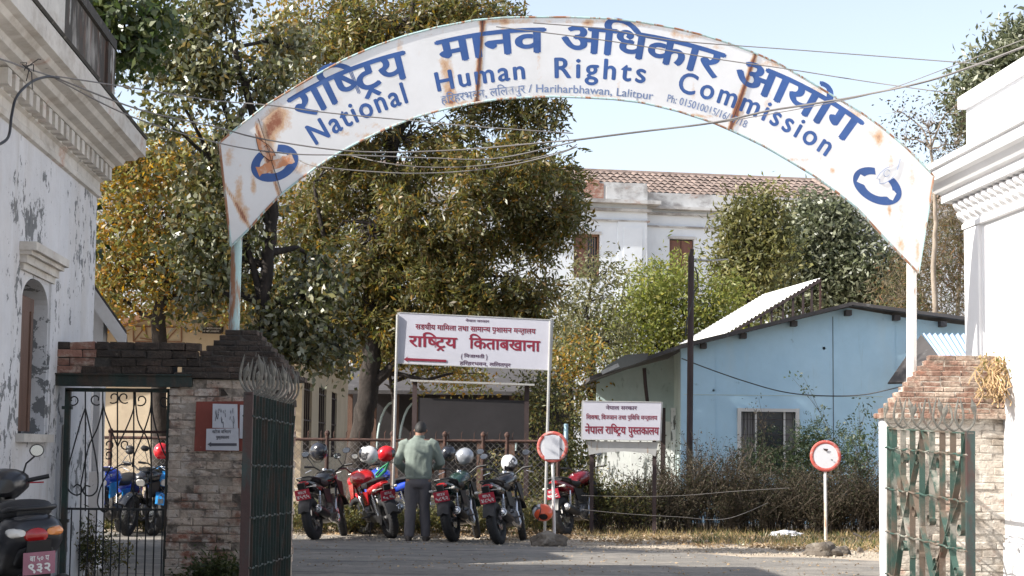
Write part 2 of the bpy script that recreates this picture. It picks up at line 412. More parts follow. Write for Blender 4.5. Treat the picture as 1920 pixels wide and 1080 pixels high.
m_jacket = M('sage green jacket cloth', (.18, .215, .19), .85, obj=True, layers=[((.11, .135, .12), (4, 4, 4), .5, .7, .5)], var=.12, vscale=6, bump=.2, bscale=40)
m_trouser = M('faded grey trousers', (.11, .105, .115), .9, obj=True, layers=[((.13, .125, .14), (5, 5, 3), .5, .68, .6)], var=.15, bump=.2, bscale=40)
m_skin = M('brown skin', (.25, .13, .085), .6, obj=True, var=.08)
m_hair = M('black hair', (.012, .011, .011), .55, obj=True, var=.2, bump=.5, bscale=60)
m_shoe = M('dusty shoes', (.07, .06, .055), .8, obj=True, var=.2)
m_oxide = M('oxide red board', (.22, .055, .04), .75, layers=[((.12, .04, .03), (5, 5, 5), .5, .65, .6), ((.35, .2, .16), (12, 12, 12), .64, .7, .5)], var=.2)
m_paper = M('weathered paper', (.58, .59, .63), .85, layers=[((.45, .45, .5), (9, 9, 9), .5, .68, .5)], var=.08)
m_ink = M('grey ink', (.10, .10, .12), .8, var=.3)
m_signring = M('faded red ring', (.50, .10, .08), .6, layers=[((.6, .42, .38), (12, 12, 12), .5, .62, .7)], var=.15)
m_disc = M('white sign disc', (.66, .66, .69), .6, layers=[((.55, .5, .48), (8, 8, 8), .58, .7, .5)], var=.05)
# leaves
l_olive = leafmat('feathery olive leaves', [(.040, .055, .016), (.14, .115, .028), (.065, .085, .022), (.24, .14, .032), (.045, .05, .018), (.20, .18, .07), (.08, .095, .03), (.10, .065, .024)], .42, .42, .6)
l_big = leafmat('broad grey green leaves', [(.05, .062, .020), (.12, .125, .04), (.035, .045, .015), (.33, .33, .22), (.04, .05, .016), (.17, .12, .03), (.07, .08, .026), (.13, .12, .03)], .36, .2, .7)  # the near-white tone paints sun glints among the leaves
l_yellow = leafmat('yellow autumn leaves', [(.16, .14, .035), (.34, .20, .035), (.10, .12, .035), (.36, .17, .03), (.13, .15, .045), (.25, .24, .09), (.06, .075, .025)], .45, .42, .6)
l_silver = leafmat('silvery green leaves', [(.075, .09, .045), (.22, .23, .15), (.045, .058, .027), (.12, .135, .065)], .42, .25, .7)
l_lime = leafmat('lime green leaves', [(.15, .18, .040), (.24, .25, .06), (.09, .12, .03), (.27, .24, .06)], .5, .42)
l_green = leafmat('fresh green leaves', [(.025, .045, .012), (.05, .075, .018), (.11, .12, .04)], .4, .35, .7)
l_dark = leafmat('dark shrub leaves', [(.025, .045, .018), (.04, .065, .025), (.06, .07, .03)], .5, .3)
l_dry = leafmat('dry weed leaves', [(.05, .042, .028), (.09, .07, .048), (.03, .028, .018), (.035, .042, .018)], .8, .3, .2)
l_straw = leafmat('dry straw', [(.34, .24, .12), (.42, .32, .18), (.22, .17, .08), (.14, .15, .05)], .8, .3, .2)
l_litter = leafmat('fallen leaf litter', [(.30, .20, .11), (.40, .30, .19), (.18, .12, .07), (.5, .42, .32)], .85, .15, .2)
l_russet = leafmat('russet dead leaves', [(.20, .075, .045), (.28, .13, .08), (.13, .07, .04)], .7, .3, .2)

# ---------------------------------------------------------------- lettering
_gc = {}
def _rawglyph(s):
    f = bpy.data.curves.new('lettering', 'FONT'); f.body = s; f.resolution_u = 4
    o = bpy.data.objects.new('lettering', f); COL.objects.link(o)
    dg = bpy.context.evaluated_depsgraph_get()
    me = bpy.data.meshes.new_from_object(o.evaluated_get(dg))
    v = [(p.co.x, p.co.y) for p in me.vertices]; fc = [tuple(p.vertices) for p in me.polygons]
    bpy.data.objects.remove(o); bpy.data.curves.remove(f); bpy.data.meshes.remove(me)
    return v, fc
def _maxx(v): return max([p[0] for p in v] or [0])
def glyph(ch):
    if ch in _gc: return _gc[ch]
    half = ch.endswith('~'); rak = ch.endswith('^'); b = ch.rstrip('~^')
    ref = 'म' if ord(b[0]) > 0x300 else 'H'
    if ' ' == b: v, fc = [], []
    else: v, fc = _rawglyph(b)
    adv = _maxx(_rawglyph(b + ref)[0]) - _maxx(_rawglyph(ref)[0])
    if half:
        bm = bmesh.new(); vs = [bm.verts.new((p[0], p[1], 0)) for p in v]
        for q in fc:
            try: bm.faces.new([vs[k] for k in q])
            except ValueError: pass
        cut = adv - .155
        bmesh.ops.bisect_plane(bm, geom=bm.verts[:] + bm.edges[:] + bm.faces[:], plane_co=(cut, 0, 0), plane_no=(1, 0, 0), clear_outer=True)
        bm.verts.ensure_lookup_table(); bm.verts.index_update()
        v = [(p.co.x, p.co.y) for p in bm.verts]; fc = [tuple(k.index for k in q.verts) for q in bm.faces]; bm.free()
        adv = cut
    if rak:
        n = len(v); cx = adv * .5
        v = list(v) + [(cx, .02), (cx + .17, -.16), (cx + .12, -.20), (cx, -.06), (cx - .12, -.20), (cx - .17, -.16)]
        fc = list(fc) + [(n, n + 1, n + 2, n + 3), (n, n + 3, n + 4, n + 5)]
    _gc[ch] = (v, fc, adv)
    return _gc[ch]
def layout(s, spacing=0.0):
    toks = []
    for ch in s:
        if ch in '~^': toks[-1] += ch
        else: toks.append(ch)
    V = []; Fc = []; Ln = []; x = 0.0
    for i, t in enumerate(toks):
        v, fc, adv = glyph(t)
        n = len(V)
        V += [(p[0] + x, p[1]) for p in v]; Ln += [i % 3] * len(v)
        Fc += [tuple(n + k for k in q) for q in fc]
        x += adv + (spacing if adv > .02 else 0)
    return V, Fc, Ln, x
def put_text(mb, s, mapf, bold=0.0, spacing=0.0, cut=0.0, fit=None):
    """adds lettering; mapf(u, v, layer) -> world point, u,v in em (fit: u normalised to 0..1)"""
    V, Fc, Ln, w = layout(s, spacing)
    if cut:
        bm = bmesh.new(); vs = [bm.verts.new((p[0], p[1], l)) for p, l in zip(V, Ln)]
        for q in Fc:
            try: bm.faces.new([vs[k] for k in q])
            except ValueError: pass
        k = cut
        while k < w:
            bmesh.ops.bisect_plane(bm, geom=bm.verts[:] + bm.edges[:] + bm.faces[:], plane_co=(k, 0, 0), plane_no=(1, 0, 0)); k += cut
        bm.verts.index_update()
        V = [(p.co.x, p.co.y) for p in bm.verts]; Ln = [p.co.z for p in bm.verts]; Fc = [tuple(q.index for q in f.verts) for f in bm.faces]; bm.free()
    offs = [(0, 0)]
    if bold: offs = [(0, 0), (bold, 0), (-bold, 0), (0, bold * .7), (0, -bold * .7)]
    for j, (dx, dy) in enumerate(offs):
        n = len(mb.v)
        for p, l in zip(V, Ln):
            u = p[0] + dx; v = p[1] + dy
            mb.v.append(tuple(mapf(u / w if fit else u, v, l + j * 3)))
        mb.f += [tuple(n + k for k in q) for q in Fc]
    return w
DH = .66       # Devanagari headline height in em (checked below)
try:
    DH = max(p[1] for p in glyph('म')[0])
except Exception: pass
def boardmap(p0, ux, uz, n, h, x0=0, z0=0, w=None):
    """planar mapping: p0 board lower-left, ux/uz unit vectors, h = em size in metres, w = total width"""
    def f(u, v, l):
        return p0 + ux * (x0 + (u * w if w else u * h)) + uz * (z0 + v * h) + n * (.002 + l * .0001)
    return f
# ================================================================ SETTING
gm = MB(); gm.poly((-700, -60, 0), (700, -60, 0), (700, 1200, 0), (-700, 1200, 0))
gm.build('ground', m_dirt, kind='structure')
rd = MB()
edge = [(-400, 990), (0, 995), (300, 999), (530, 1003), (640, 1005), (800, 1007), (900, 1014), (1000, 1022), (1080, 1024), (1150, 1031), (1280, 1036), (1400, 1045), (1520, 1046), (1650, 1053), (1920, 1060), (2300, 1070)]
top = []
for i in range(len(edge) - 1):
    a, b = edge[i], edge[i + 1]
    for k in range(8):
        t = k / 8
        g = G(a[0] + (b[0] - a[0]) * t, a[1] + (b[1] - a[1]) * t)
        g.y += .16 * noise.noise(Vector((g.x * 2.1, 0, 0))) + .05 * noise.noise(Vector((g.x * 9, 3, 0)))
        top.append(g)
for i in range(len(top) - 1):
    a, b = top[i], top[i + 1]
    rd.poly((a.x, a.y, .004), (a.x, 4, .004), (b.x, 4, .004), (b.x, b.y, .004))
rd.build('road', m_asphalt, kind='structure')

# ---- frames for the two street walls
SU = Vector((-.0617, .9981, 0)).normalized()
def LBW(s, out, z): return Vector((-3.13, 0, 0)) + SU * s + Vector((SU.y, -SU.x, 0)) * out + Vector((0, 0, z))
def RBW(s, out, z): return Vector((6.06, 0, 0)) + SU * s + Vector((-SU.y, SU.x, 0)) * out + Vector((0, 0, z))

def wall_holes(mb, W, s0, s1, z0, z1, th, holes):
    ss = sorted({s0, s1} | {h[0] for h in holes} | {h[1] for h in holes})
    zs = sorted({z0, z1} | {h[2] for h in holes} | {h[3] for h in holes})
    def inh(s, z): return any(h[0] < s < h[1] and h[2] < z < h[3] for h in holes)
    for a, b in zip(ss, ss[1:]):
        for c, d in zip(zs, zs[1:]):
            if not inh((a + b) / 2, (c + d) / 2):
                mb.poly(W(a, 0, c), W(b, 0, c), W(b, 0, d), W(a, 0, d))
                mb.poly(W(a, -th, c), W(b, -th, c), W(b, -th, d), W(a, -th, d))
    for a, b, c, d in list(holes) + [(s0, s1, z0, z1)]:
        mb.poly(W(a, 0, c), W(a, -th, c), W(a, -th, d), W(a, 0, d)); mb.poly(W(b, 0, c), W(b, -th, c), W(b, -th, d), W(b, 0, d))
        mb.poly(W(a, 0, d), W(b, 0, d), W(b, -th, d), W(a, -th, d)); mb.poly(W(a, 0, c), W(b, 0, c), W(b, -th, c), W(a, -th, c))
def wbox(mb, W, s0, s1, o0, o1, z0, z1):
    c = [W(s, o, z) for s in (s0, s1) for o in (o0, o1) for z in (z0, z1)]
    n = len(mb.v); mb.v += [tuple(p) for p in c]
    for q in ((0, 1, 3, 2), (4, 6, 7, 5), (0, 4, 5, 1), (2, 3, 7, 6), (0, 2, 6, 4), (1, 5, 7, 3)): mb.f.append(tuple(n + k for k in q))
def sweep(mb, W, s0, s1, prof, ret=4.0):
    """profile (out,z) swept along the wall to its far corner s1 and round it"""
    rg = []
    rg.append([W(s0, o, z) for o, z in prof])
    n = int((s1 - s0) / .5)
    for k in range(1, n): rg.append([W(s0 + (s1 - s0) * k / n, o, z) for o, z in prof])
    rg.append([W(s1 + o, o, z) for o, z in prof])
    rg.append([W(s1 + o, -ret, z) for o, z in prof])
    mb.rings(rg, cap=True)

# ================================================================ LEFT COLONIAL BUILDING
SC = 18.53
lb = thing('colonial_building', 'old whitewashed building with peeling plaster, dentil cornice and mossy black parapet at the left edge', 'building', (-4.3, 15, 0))
mb = MB(); win = (15.0, 16.12, 1.40, 2.72)
wall_holes(mb, LBW, 11.0, SC, -.05, 4.0, .32, [win])
mb.poly(LBW(SC, 0, -.05), LBW(SC, -4, -.05), LBW(SC, -4, 4), LBW(SC, 0, 4))
mb.build('wall', m_plaster_old, lb)
# arched head fillets over the window
mb = MB(); a0, a1, zt = win[0], win[1], win[3]
for sgn in (0, 1):
    pts = []
    sx = a0 if sgn == 0 else a1; d = 1 if sgn == 0 else -1
    arc = [(sx + d * .5 * (1 - math.cos(t)), zt - .22 + .22 * math.sin(t)) for t in [k * math.pi / 2 / 8 for k in range(9)]]
    poly = [LBW(sx, -.002, zt + .001)] + [LBW(s, -.002, z) for s, z in arc]
    nrm = LBW(0, -.3, 0) - LBW(0, 0, 0)
    mb.prism(poly, (0, 0, 0), nrm)
mb.build('arch_head', m_plaster_old, lb)
# window: sill, shutter, frame
w = MB(); wbox(w, LBW, a0, a1, -.26, -.20, 1.40, 2.70); wf = w.build('window', m_board_dark, lb)
w = MB(); wbox(w, LBW, a0 + .005, a0 + .56, -.06, -.03, 1.42, 2.44); wbox(w, LBW, a0 + .47, a0 + .56, -.03, -.015, 1.42, 2.44); w.build('shutter', m_wood_brown, wf)
w = MB(); wbox(w, LBW, a0 + .005, a0 + .7, -.10, -.04, 2.44, 2.56); w.build('frame', m_wood_brown, wf)
w = MB(); wbox(w, LBW, a0 - .08, a1 + .10, -.12, .07, 1.33, 1.399); w.build('sill', m_cornice_old, wf)
w = MB()
for o, z0, z1, e in ((.03, 2.745, 2.80, .03), (.06, 2.80, 2.865, .06), (.10, 2.865, 2.90, .10), (.14, 2.90, 2.97, .13)):
    wbox(w, LBW, a0 - .12 - e * .5, a1 + .12 + e * .5, -.005, o, z0, z1)
w.build('window_hood', m_cornice_old, lb)
w = MB(); wbox(w, LBW, a1 + .02, a1 + .15, -.01, .02, 1.2, 2.74); w.build('window_surround', m_plaster_old, lb)
# second window hood start at frame edge
prof = [(0, 3.84), (.035, 3.85), (.035, 3.90), (.02, 3.92), (.02, 4.0), (.05, 4.02), (.05, 4.16), (.13, 4.17), (.15, 4.2), (.22, 4.22), (.24, 4.27), (.33, 4.29), (.36, 4.33), (.42, 4.345), (.42, 4.52), (.36, 4.55), (0, 4.58)]
c = MB(); sweep(c, LBW, 11.0, SC, prof); cr = c.build('cornice', m_cornice_old, lb)
mb = MB(); wbox(mb, LBW, 0, .14, 0, .09, 0, .125); dm = mb.mesh('dentil', m_cornice_old, LBW(.07, .045, .06))
s = 13.6
while s < SC + .02:
    inst('dentil', dm, cr, LBW(s, .094, 4.085)); s += .27
# dark weathered lip on top, then parapet
mb = MB(); sweep(mb, LBW, 11.0, SC, [(.0, 4.585), (.37, 4.556), (.425, 4.53), (.44, 4.55), (.40, 4.60), (.0, 4.66)]); mb.build('cornice_top', m_black_moss, lb)
mb = MB(); sweep(mb, LBW, 15.6, SC - .3, [(.14, 4.60), (.14, 5.35), (-.25, 5.35), (-.25, 4.60)]); mb.build('parapet', m_parapet_old, lb)
mb = MB(); sweep(mb, LBW, 15.6, SC - .28, [(.08, 5.352), (.17, 5.36), (.17, 5.46), (-.25, 5.50)]); mb.build('parapet_coping', m_black_moss, lb)
mb = MB(); wbox(mb, LBW, 11.0, 15.6, -.25, .16, 4.61, 5.9); mb.build('parapet_pedestal', m_cornice_old, lb); mb = MB(); wbox(mb, LBW, 17.9, 18.35, -.25, .17, 4.61, 5.34); mb.build('parapet_pedestal', m_parapet_old, lb)
mb = MB(); mb.tube([LBW(17.0, .03, 0), LBW(17.0, .03, 1.5)], .03, 8); mb.build('drain_pipe', m_cornice_old, lb)
# hooks and cable clamp on the cornice
mb = MB()
rr = random.Random(3)
for k in range(5):
    p = P(38 + 3 * k, 118 + 2 * k, 12.5)
    q = p + Vector((rr.uniform(0, .12), rr.uniform(-.12, .12), rr.uniform(-.2, .2)))
    mb.tube([p, (p + q) / 2 + Vector((.03, 0, .03)), q], .004, 5)
mb.build('cable_clamp', m_wire_dark, lb)

# ================================================================ RIGHT WHITE BUILDING
RC = 19.3
rb = thing('white_building', 'freshly painted white building with moulded cornice and parapet at the right edge', 'building', (5.5, 16, 0))
mb = MB(); mb.rings([[RBW(11, 0, -.05), RBW(RC, 0, -.05), RBW(RC, -6, -.05), RBW(11, -6, -.05)], [RBW(11, 0, 3.75), RBW(RC, 0, 3.75), RBW(RC, -6, 3.75), RBW(11, -6, 3.75)]]); mb.build('wall', m_white_new, rb)
mb = MB(); wbox(mb, RBW, RC - .45, RC + .02, -.2, .035, -.05, 3.70); mb.build('corner_pilaster', m_white_new, rb)
mb = MB(); wbox(mb, RBW, 11, 18.0, -.1, .10, -.05, .45); wbox(mb, RBW, 11, 18.0, -.1, .05, .45, .52); mb.build('plinth', m_white_new, rb)
prof = [(0, 3.70), (.05, 3.71), (.05, 3.76), (.03, 3.78), (.03, 3.98), (.16, 4.0), (.22, 4.01), (.22, 4.10), (.27, 4.12), (.33, 4.2), (.385, 4.22), (.385, 4.33), (.42, 4.34), (.42, 4.40), (.30, 4.44), (0, 4.46)]
c = MB(); sweep(c, RBW, 11, RC, prof); cr = c.build('cornice', m_white_new, rb)
lm = MB()
lm.rings([[Vector((-.07, 0, .10)), Vector((.07, 0, .10)), Vector((.07, 0, 0)), Vector((-.07, 0, 0))],
          [Vector((-.065, .055, .10)), Vector((.065, .055, .10)), Vector((.06, .05, .035)), Vector((-.06, .05, .035))],
          [Vector((-.04, .085, .10)), Vector((.04, .085, .10)), Vector((.03, .075, .06)), Vector((-.03, .075, .06))]])
dm = lm.mesh('leaf_moulding', m_white_new)
ang = math.atan2(-SU.y, SU.x) + math.pi / 2
for row, (z, o, dz) in enumerate(((3.88, .10, 0), (3.785, .03, .5))):
    s = 16.4 + .1 * dz
    while s < RC + .05:
        b = inst('leaf_moulding', dm, cr, RBW(s, .03 + (.055 if row == 0 else 0), z))
        b.rotation_euler = (0, 0, math.atan2(SU.y, SU.x))
        s += .19
mb = MB(); sweep(mb, RBW, 11, RC - .12, [(.03, 4.45), (.03, 5.0), (-.3, 5.0), (-.3, 4.45)]); mb.build('parapet', m_white_new, rb)
mb = MB(); sweep(mb, RBW, 11, RC - .12, [(.02, 4.985), (.10, 5.0), (.10, 5.13), (-.3, 5.15)]); mb.build('parapet_coping', m_white_new, rb)

# ================================================================ BRICKS
def brickmeshes(mat, nm='brick'):
    out = []
    rr = random.Random(11)
    for k in range(5):
        bm = bmesh.new(); bmesh.ops.create_cube(bm, size=1)
        for v in bm.verts: v.co = Vector((v.co.x * .222, v.co.y * .11, v.co.z * .055))
        bmesh.ops.bevel(bm, geom=bm.edges[:], offset=.0065, segments=1, affect='EDGES', profile=.5)
        for v in bm.verts: v.co += Vector((rr.uniform(-1, 1) * .004, rr.uniform(-1, 1) * .005, rr.uniform(-1, 1) * .004))
        me = bpy.data.meshes.new(nm); bm.to_mesh(me); bm.free(); me.materials.append(mat); out.append(me)
    return out
bk_wash = brickmeshes(m_brick_wash); bk_lit = brickmeshes(m_brick_lit); bk_dark = brickmeshes(m_brick_dark); bk_red = brickmeshes(m_brick_red); bk_cap = brickmeshes(m_brick_cap)
brr = random.Random(5)
def course(parent, a, b, z, h, meshes, shift=0.0, L=.235, proud=.003, skip=0.0):
    """one course of bricks from a to b (2D points at the wall face; outward is to the right of a->b)"""
    a = Vector((a[0], a[1], 0)); b = Vector((b[0], b[1], 0)); u = (b - a); W = u.length; u.normalize(); nr = Vector((u.y, -u.x, 0))
    x = -shift
    th = math.atan2(u.y, u.x)
    while x < W - .02:
        x0 = max(0, x); x1 = min(W, x + L * 1.0 - .008)
        l = x1 - x0
        if l > .035 and brr.random() >= skip:
            c = a + u * (x0 + x1) / 2 + nr * (-.055 + proud + brr.uniform(-.011, .008)) + Vector((0, 0, z + h / 2))
            inst('brick', brr.choice(meshes), parent, c, (brr.uniform(-.012, .012), brr.uniform(-.02, .02), th + brr.uniform(-.02, .02)), (l / .222, 1, (h - .0045) / .055))
        x += L

# ---- left gate pillar with the wall over the side gate
lp = thing('brick_gate_pillar', 'left gate pillar of shaded whitewashed bricks with a black stepped cap and posters', 'gate pillar', (-2.6, 17.05, 0))
X0, X1, Y0, Y1 = -3.12, -2.07, 16.6, 17.5
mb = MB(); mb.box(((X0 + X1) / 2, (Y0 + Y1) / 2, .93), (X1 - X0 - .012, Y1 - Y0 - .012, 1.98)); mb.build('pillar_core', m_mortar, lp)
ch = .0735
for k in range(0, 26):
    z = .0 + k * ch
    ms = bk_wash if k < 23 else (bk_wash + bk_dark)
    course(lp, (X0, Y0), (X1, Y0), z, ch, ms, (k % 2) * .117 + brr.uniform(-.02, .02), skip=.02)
    if k > 2: course(lp, (X1, Y0), (X1, Y1), z, ch, ms, (k % 2) * .117 + .11)
# cap
caps = MB(); cx, cy = -2.53, 17.08; nrow = 9; hh = .052
for k in range(nrow):
    hw = .54 - (.54 - .15) * k / (nrow - 1); z = 1.93 + k * hh
    caps.box((cx, cy, z + hh / 2), (2 * hw - .016, 2 * hw - .016, hh))
    course(lp, (cx - hw, cy - hw), (cx + hw, cy - hw), z, hh, bk_dark, brr.uniform(0, .2), .2)
    course(lp, (cx + hw, cy - hw), (cx + hw, cy + hw), z, hh, bk_dark, brr.uniform(0, .2), .2)
caps.build('cap_core', m_black_moss, lp)
# wall over the side gate
sw = thing('brick_lintel_wall', 'low blackened brick wall over the green side gate, left of the pillar', 'wall', (-3.6, 16.8, 1.84))
mb = MB(); mb.box((-3.635, 16.80, 2.1), (1.02, .38, .285)); mb.build('wall_core', m_black_moss, sw)
for k in range(4):
    z = 1.96 + k * .0735
    course(sw, (-4.16, 16.60), (-3.8, 16.60), z, .0735, bk_red + bk_dark * 2, (k % 2) * .117, skip=.1)
    course(sw, (-3.8, 16.60), (-2.85, 16.585), z, .0735, bk_dark, (k % 2) * .117 + brr.uniform(-.02, .02), skip=.04)
mb = MB(); mb.box((-3.56, 16.62, 1.90), (1.3, .16, .105)); mb.box((-3.58, 16.6, 1.955), (1.34, .2, .012)); mb.build('lintel_beam', m_green_steel, sw)
# poster board with papers
pb = thing('poster_board', 'oxide red board with torn notices and an arrow sheet on the left pillar', 'notice board', (-2.63, 16.57, 1.3))
PY = 16.572
def onp(px, py, Y=PY): return P(px, py, Y)
def quadbox(mb, pts, th=(0, .02, 0)):
    mb.prism([Vector(p) for p in pts], (0, 0, 0), th)
mb = MB(); quadbox(mb, [onp(368, 753), onp(478, 752), onp(478, 846), onp(364, 846)]); mb.build('backing_board', m_oxide, pb)
Yp = PY - .008
mb = MB(); mb.prism([onp(399, 757, Yp), onp(445, 758, Yp), onp(446, 803, Yp), onp(398, 802, Yp)], (0, 0, 0), (0, .006, 0)); pp = mb.build('paper', m_paper, pb, label='upper torn notice with a smeared grey drawing')
mb = MB(); rr = random.Random(4)
for k in range(26):
    a = rr.uniform(403, 441); b0 = rr.uniform(763, 792)
    mb.bar(onp(a, b0, Yp - .002), onp(a + rr.uniform(-2, 2), b0 + rr.uniform(3, 13), Yp - .002), .004, .002)
mb.build('drawing', m_ink, pp)
Yq = PY - .015
mb = MB(); mb.prism([onp(387, 804, Yq), onp(447, 803, Yq), onp(448, 845, Yq), onp(386, 844, Yq)], (0, 0, 0), (0, .004, 0)); pp = mb.build('paper', m_paper, pb, label='arrow notice pointing left')
mb = MB()
mb.prism([onp(387 + a, 804 + b, Yq - .002) for a, b in ((2, 29), (9, 24.5), (9, 27), (57, 27), (57, 32), (9, 32), (9, 34))], (0, 0, 0), (0, -.002, 0))
put_text(mb, 'खोज विभाग', boardmap(onp(398, 812, Yq), Vector((1, 0, 0)), Vector((0, 0, 1)), Vector((0, -1, 0)), .04, w=.17), fit=True, bold=.02)
put_text(mb, 'पुस्तकालय', boardmap(onp(405, 822.5, Yq), Vector((1, 0, 0)), Vector((0, 0, 1)), Vector((0, -1, 0)), .04, w=.12), fit=True, bold=.02)
mb.build('arrow_print', m_ink, pp)
mb = MB(); mb.prism([onp(450, 759, Yp), onp(468, 760, Yp), onp(468, 823, Yp), onp(449, 822, Yp)], (0, 0, 0), (0, .006, 0)); mb.build('paper', m_paper, pb, label='plain narrow notice at the board edge')

# ---- right gate pillar
rp = thing('brick_gate_pillar', 'right gate pillar of sunlit pale bricks with a stepped brick cap', 'gate pillar', (4.4, 18.6, 0))
X0, X1, Y0, Y1 = 3.765, 5.03, 18.2, 18.46
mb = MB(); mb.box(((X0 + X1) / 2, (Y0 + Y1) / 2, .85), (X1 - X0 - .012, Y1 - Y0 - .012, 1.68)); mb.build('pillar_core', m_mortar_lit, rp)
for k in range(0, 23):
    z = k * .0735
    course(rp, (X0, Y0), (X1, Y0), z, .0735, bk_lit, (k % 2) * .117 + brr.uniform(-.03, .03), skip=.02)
mb = MB(); mb.box((X0 - .012, (Y0 + Y1) / 2, .84), (.03, Y1 - Y0, 1.66)); mb.build('sunlit_face', m_white_new, rp)  # white slab puts the sunlight on this side into its colour
caps = MB(); nrow = 12; hh = .054
for k in range(nrow):
    t = k / (nrow - 1)
    xa = 3.70 + (4.24 - 3.70) * t; ya = 18.12 + .24 * t; z = 1.66 + k * hh
    caps.box(((xa + 5.06) / 2, (ya + 18.52) / 2, z + hh / 2), (5.06 - xa - .016, 18.52 - ya - .016, hh))
    course(rp, (xa, ya), (5.06, ya), z, hh, bk_cap, brr.uniform(0, .2), .2, skip=.03)
    course(rp, (xa, 18.52), (xa, ya), z, hh, bk_cap, brr.uniform(0, .2), .2)
caps.build('cap_core', m_mortar_lit, rp)

# ================================================================ IRON GATE LEAVES
m_spear = M('weathered pale iron', (.12, .115, .10), .6, layers=[((.28, .26, .22), (8, 8, 8), .5, .62, .7), ((.12, .06, .045), (7, 7, 7), .56, .66, .7)], var=.2)
def gate_leaf(label, hinge, free, ztop, sag, rails, nv, diags, wid, mt, mt2, spear_h, stile, nsp, curls, seed):
    L = (Vector(free) - Vector(hinge)).length
    rr = random.Random(seed)
    g = thing('gate_leaf', label, 'gate', (hinge[0], hinge[1], 0), (0, 0, math.atan2(free[1] - hinge[1], free[0] - hinge[0])), group='main gate leaves')
    g.rotation_euler.y = math.atan(sag / L)
    K = dict(parent=g, local=True)
    st = MB(); st.box((.02, 0, ztop / 2 + .02), (.04, .05, ztop)); st.build('stile', mt, **K)
    st = MB(); st.box((L - .02, 0, ztop / 2 + .02), (.04, .075, ztop)); st.build('stile', stile, **K)
    t = MB(); t.box((L / 2, 0, ztop), (L, .05, .012)); t.build('top_rail', mt, **K)
    for z in rails:
        t = MB(); pts = [(L * k / 24, .035 * (-1) ** k * .0 - .038 + .006 * math.sin(k * 2.2), z + .008 * math.sin(k * 1.9)) for k in range(25)]
        t.tube(pts, .009, 6); pts = [(p[0], .038, p[2]) for p in pts]; t.tube(pts, .009, 6); t.build('cross_rod', mt2, **K)
    for k in range(nv):
        x = L * (k + .6) / (nv + .2)
        s = MB(); z0 = .04
        if k % 3 == 1 and curls: z0 = rails[1] - .25
        s.box((x, 0, (z0 + ztop) / 2), (.007, wid, ztop - z0)); s.build('strip', mt if k % 2 else mt2, **K)
    for (xa, za, xb, zb) in diags:
        s = MB(); s.bar((xa * L, 0, za), (xb * L, 0, zb), wid, .007); s.build('diagonal_strip', mt2 if rr.random() < .5 else mt, **K)
    for (xc, zc, dr) in curls:
        s = MB(); pts = []
        for k in range(17):
            a = dr * (-.2 + k * 2 * math.pi * 1.05 / 16); rad = .062 - .0016 * k
            pts.append((xc * L + rad * math.cos(a), zc + rad * math.sin(a)))
        for a, b in zip(pts, pts[1:]): s.poly((a[0], -wid / 2, a[1]), (b[0], -wid / 2, b[1]), (b[0], wid / 2, b[1]), (a[0], wid / 2, a[1]))
        s.build('scroll', mt2, **K)
    for k in range(nsp):
        x = L * (k + .5) / nsp
        for d in (-1, 1):
            s = MB(); pts = []; n = 10
            for i in range(n + 1):
                t = i / n
                bl = 1.0 + (1.6 * math.exp(-((t - .78) / .12) ** 2) if (k * 2 + (d > 0)) % 3 == 0 else 0)
                pts.append(((x, d * (.105 * (1 - (1 - min(1, t * 1.25)) ** 2.2) - .055 * max(0, t - .45) * 1.6), ztop + .012 + spear_h * (t ** 1.35) * (1.0 if (k + (d > 0)) % 3 else .84)), .0075 * bl * min(1, (1 - t) * 5 + .1)))
            s.tube([q_[0] for q_ in pts], [q_[1] for q_ in pts], 6, flat=(1, 1.5))
            s.build('spear', m_spear, fix=False, **K)
    return g
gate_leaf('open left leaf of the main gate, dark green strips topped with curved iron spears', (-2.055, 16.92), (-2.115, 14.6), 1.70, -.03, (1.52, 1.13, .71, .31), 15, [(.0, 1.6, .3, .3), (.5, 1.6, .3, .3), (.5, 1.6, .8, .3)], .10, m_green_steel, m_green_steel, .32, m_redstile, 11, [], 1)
gate_leaf('open right leaf of the main gate, sunlit green and rusty strips with rolled scrolls', (3.755, 18.1), (3.96, 15.7), 1.56, .07, (1.37, .97, .545, .13), 8, [(.02, 1.56, .32, .35), (.46, 1.56, .20, .62), (.46, 1.56, .78, .55), (.97, 1.56, .72, .55), (.72, .55, .56, .05), (.20, .62, .1, .1), (.78, .55, .95, .02), (.1, 1.37, .25, .97), (.62, 1.37, .5, .97), (.35, .97, .6, .13), (.9, .97, .6, .3)], .056, m_green_sunlit, m_green_sunlit, .30, m_redstile, 8,
          [(.22, 1.28, 1), (.40, 1.28, 1), (.66, 1.27, 1), (.84, 1.26, 1), (.16, .78, -1), (.55, .75, -1), (.9, .72, -1), (.22, .44, 1), (.42, .40, 1), (.62, .36, 1), (.86, .33, 1), (.36, .80, -1)], 2)

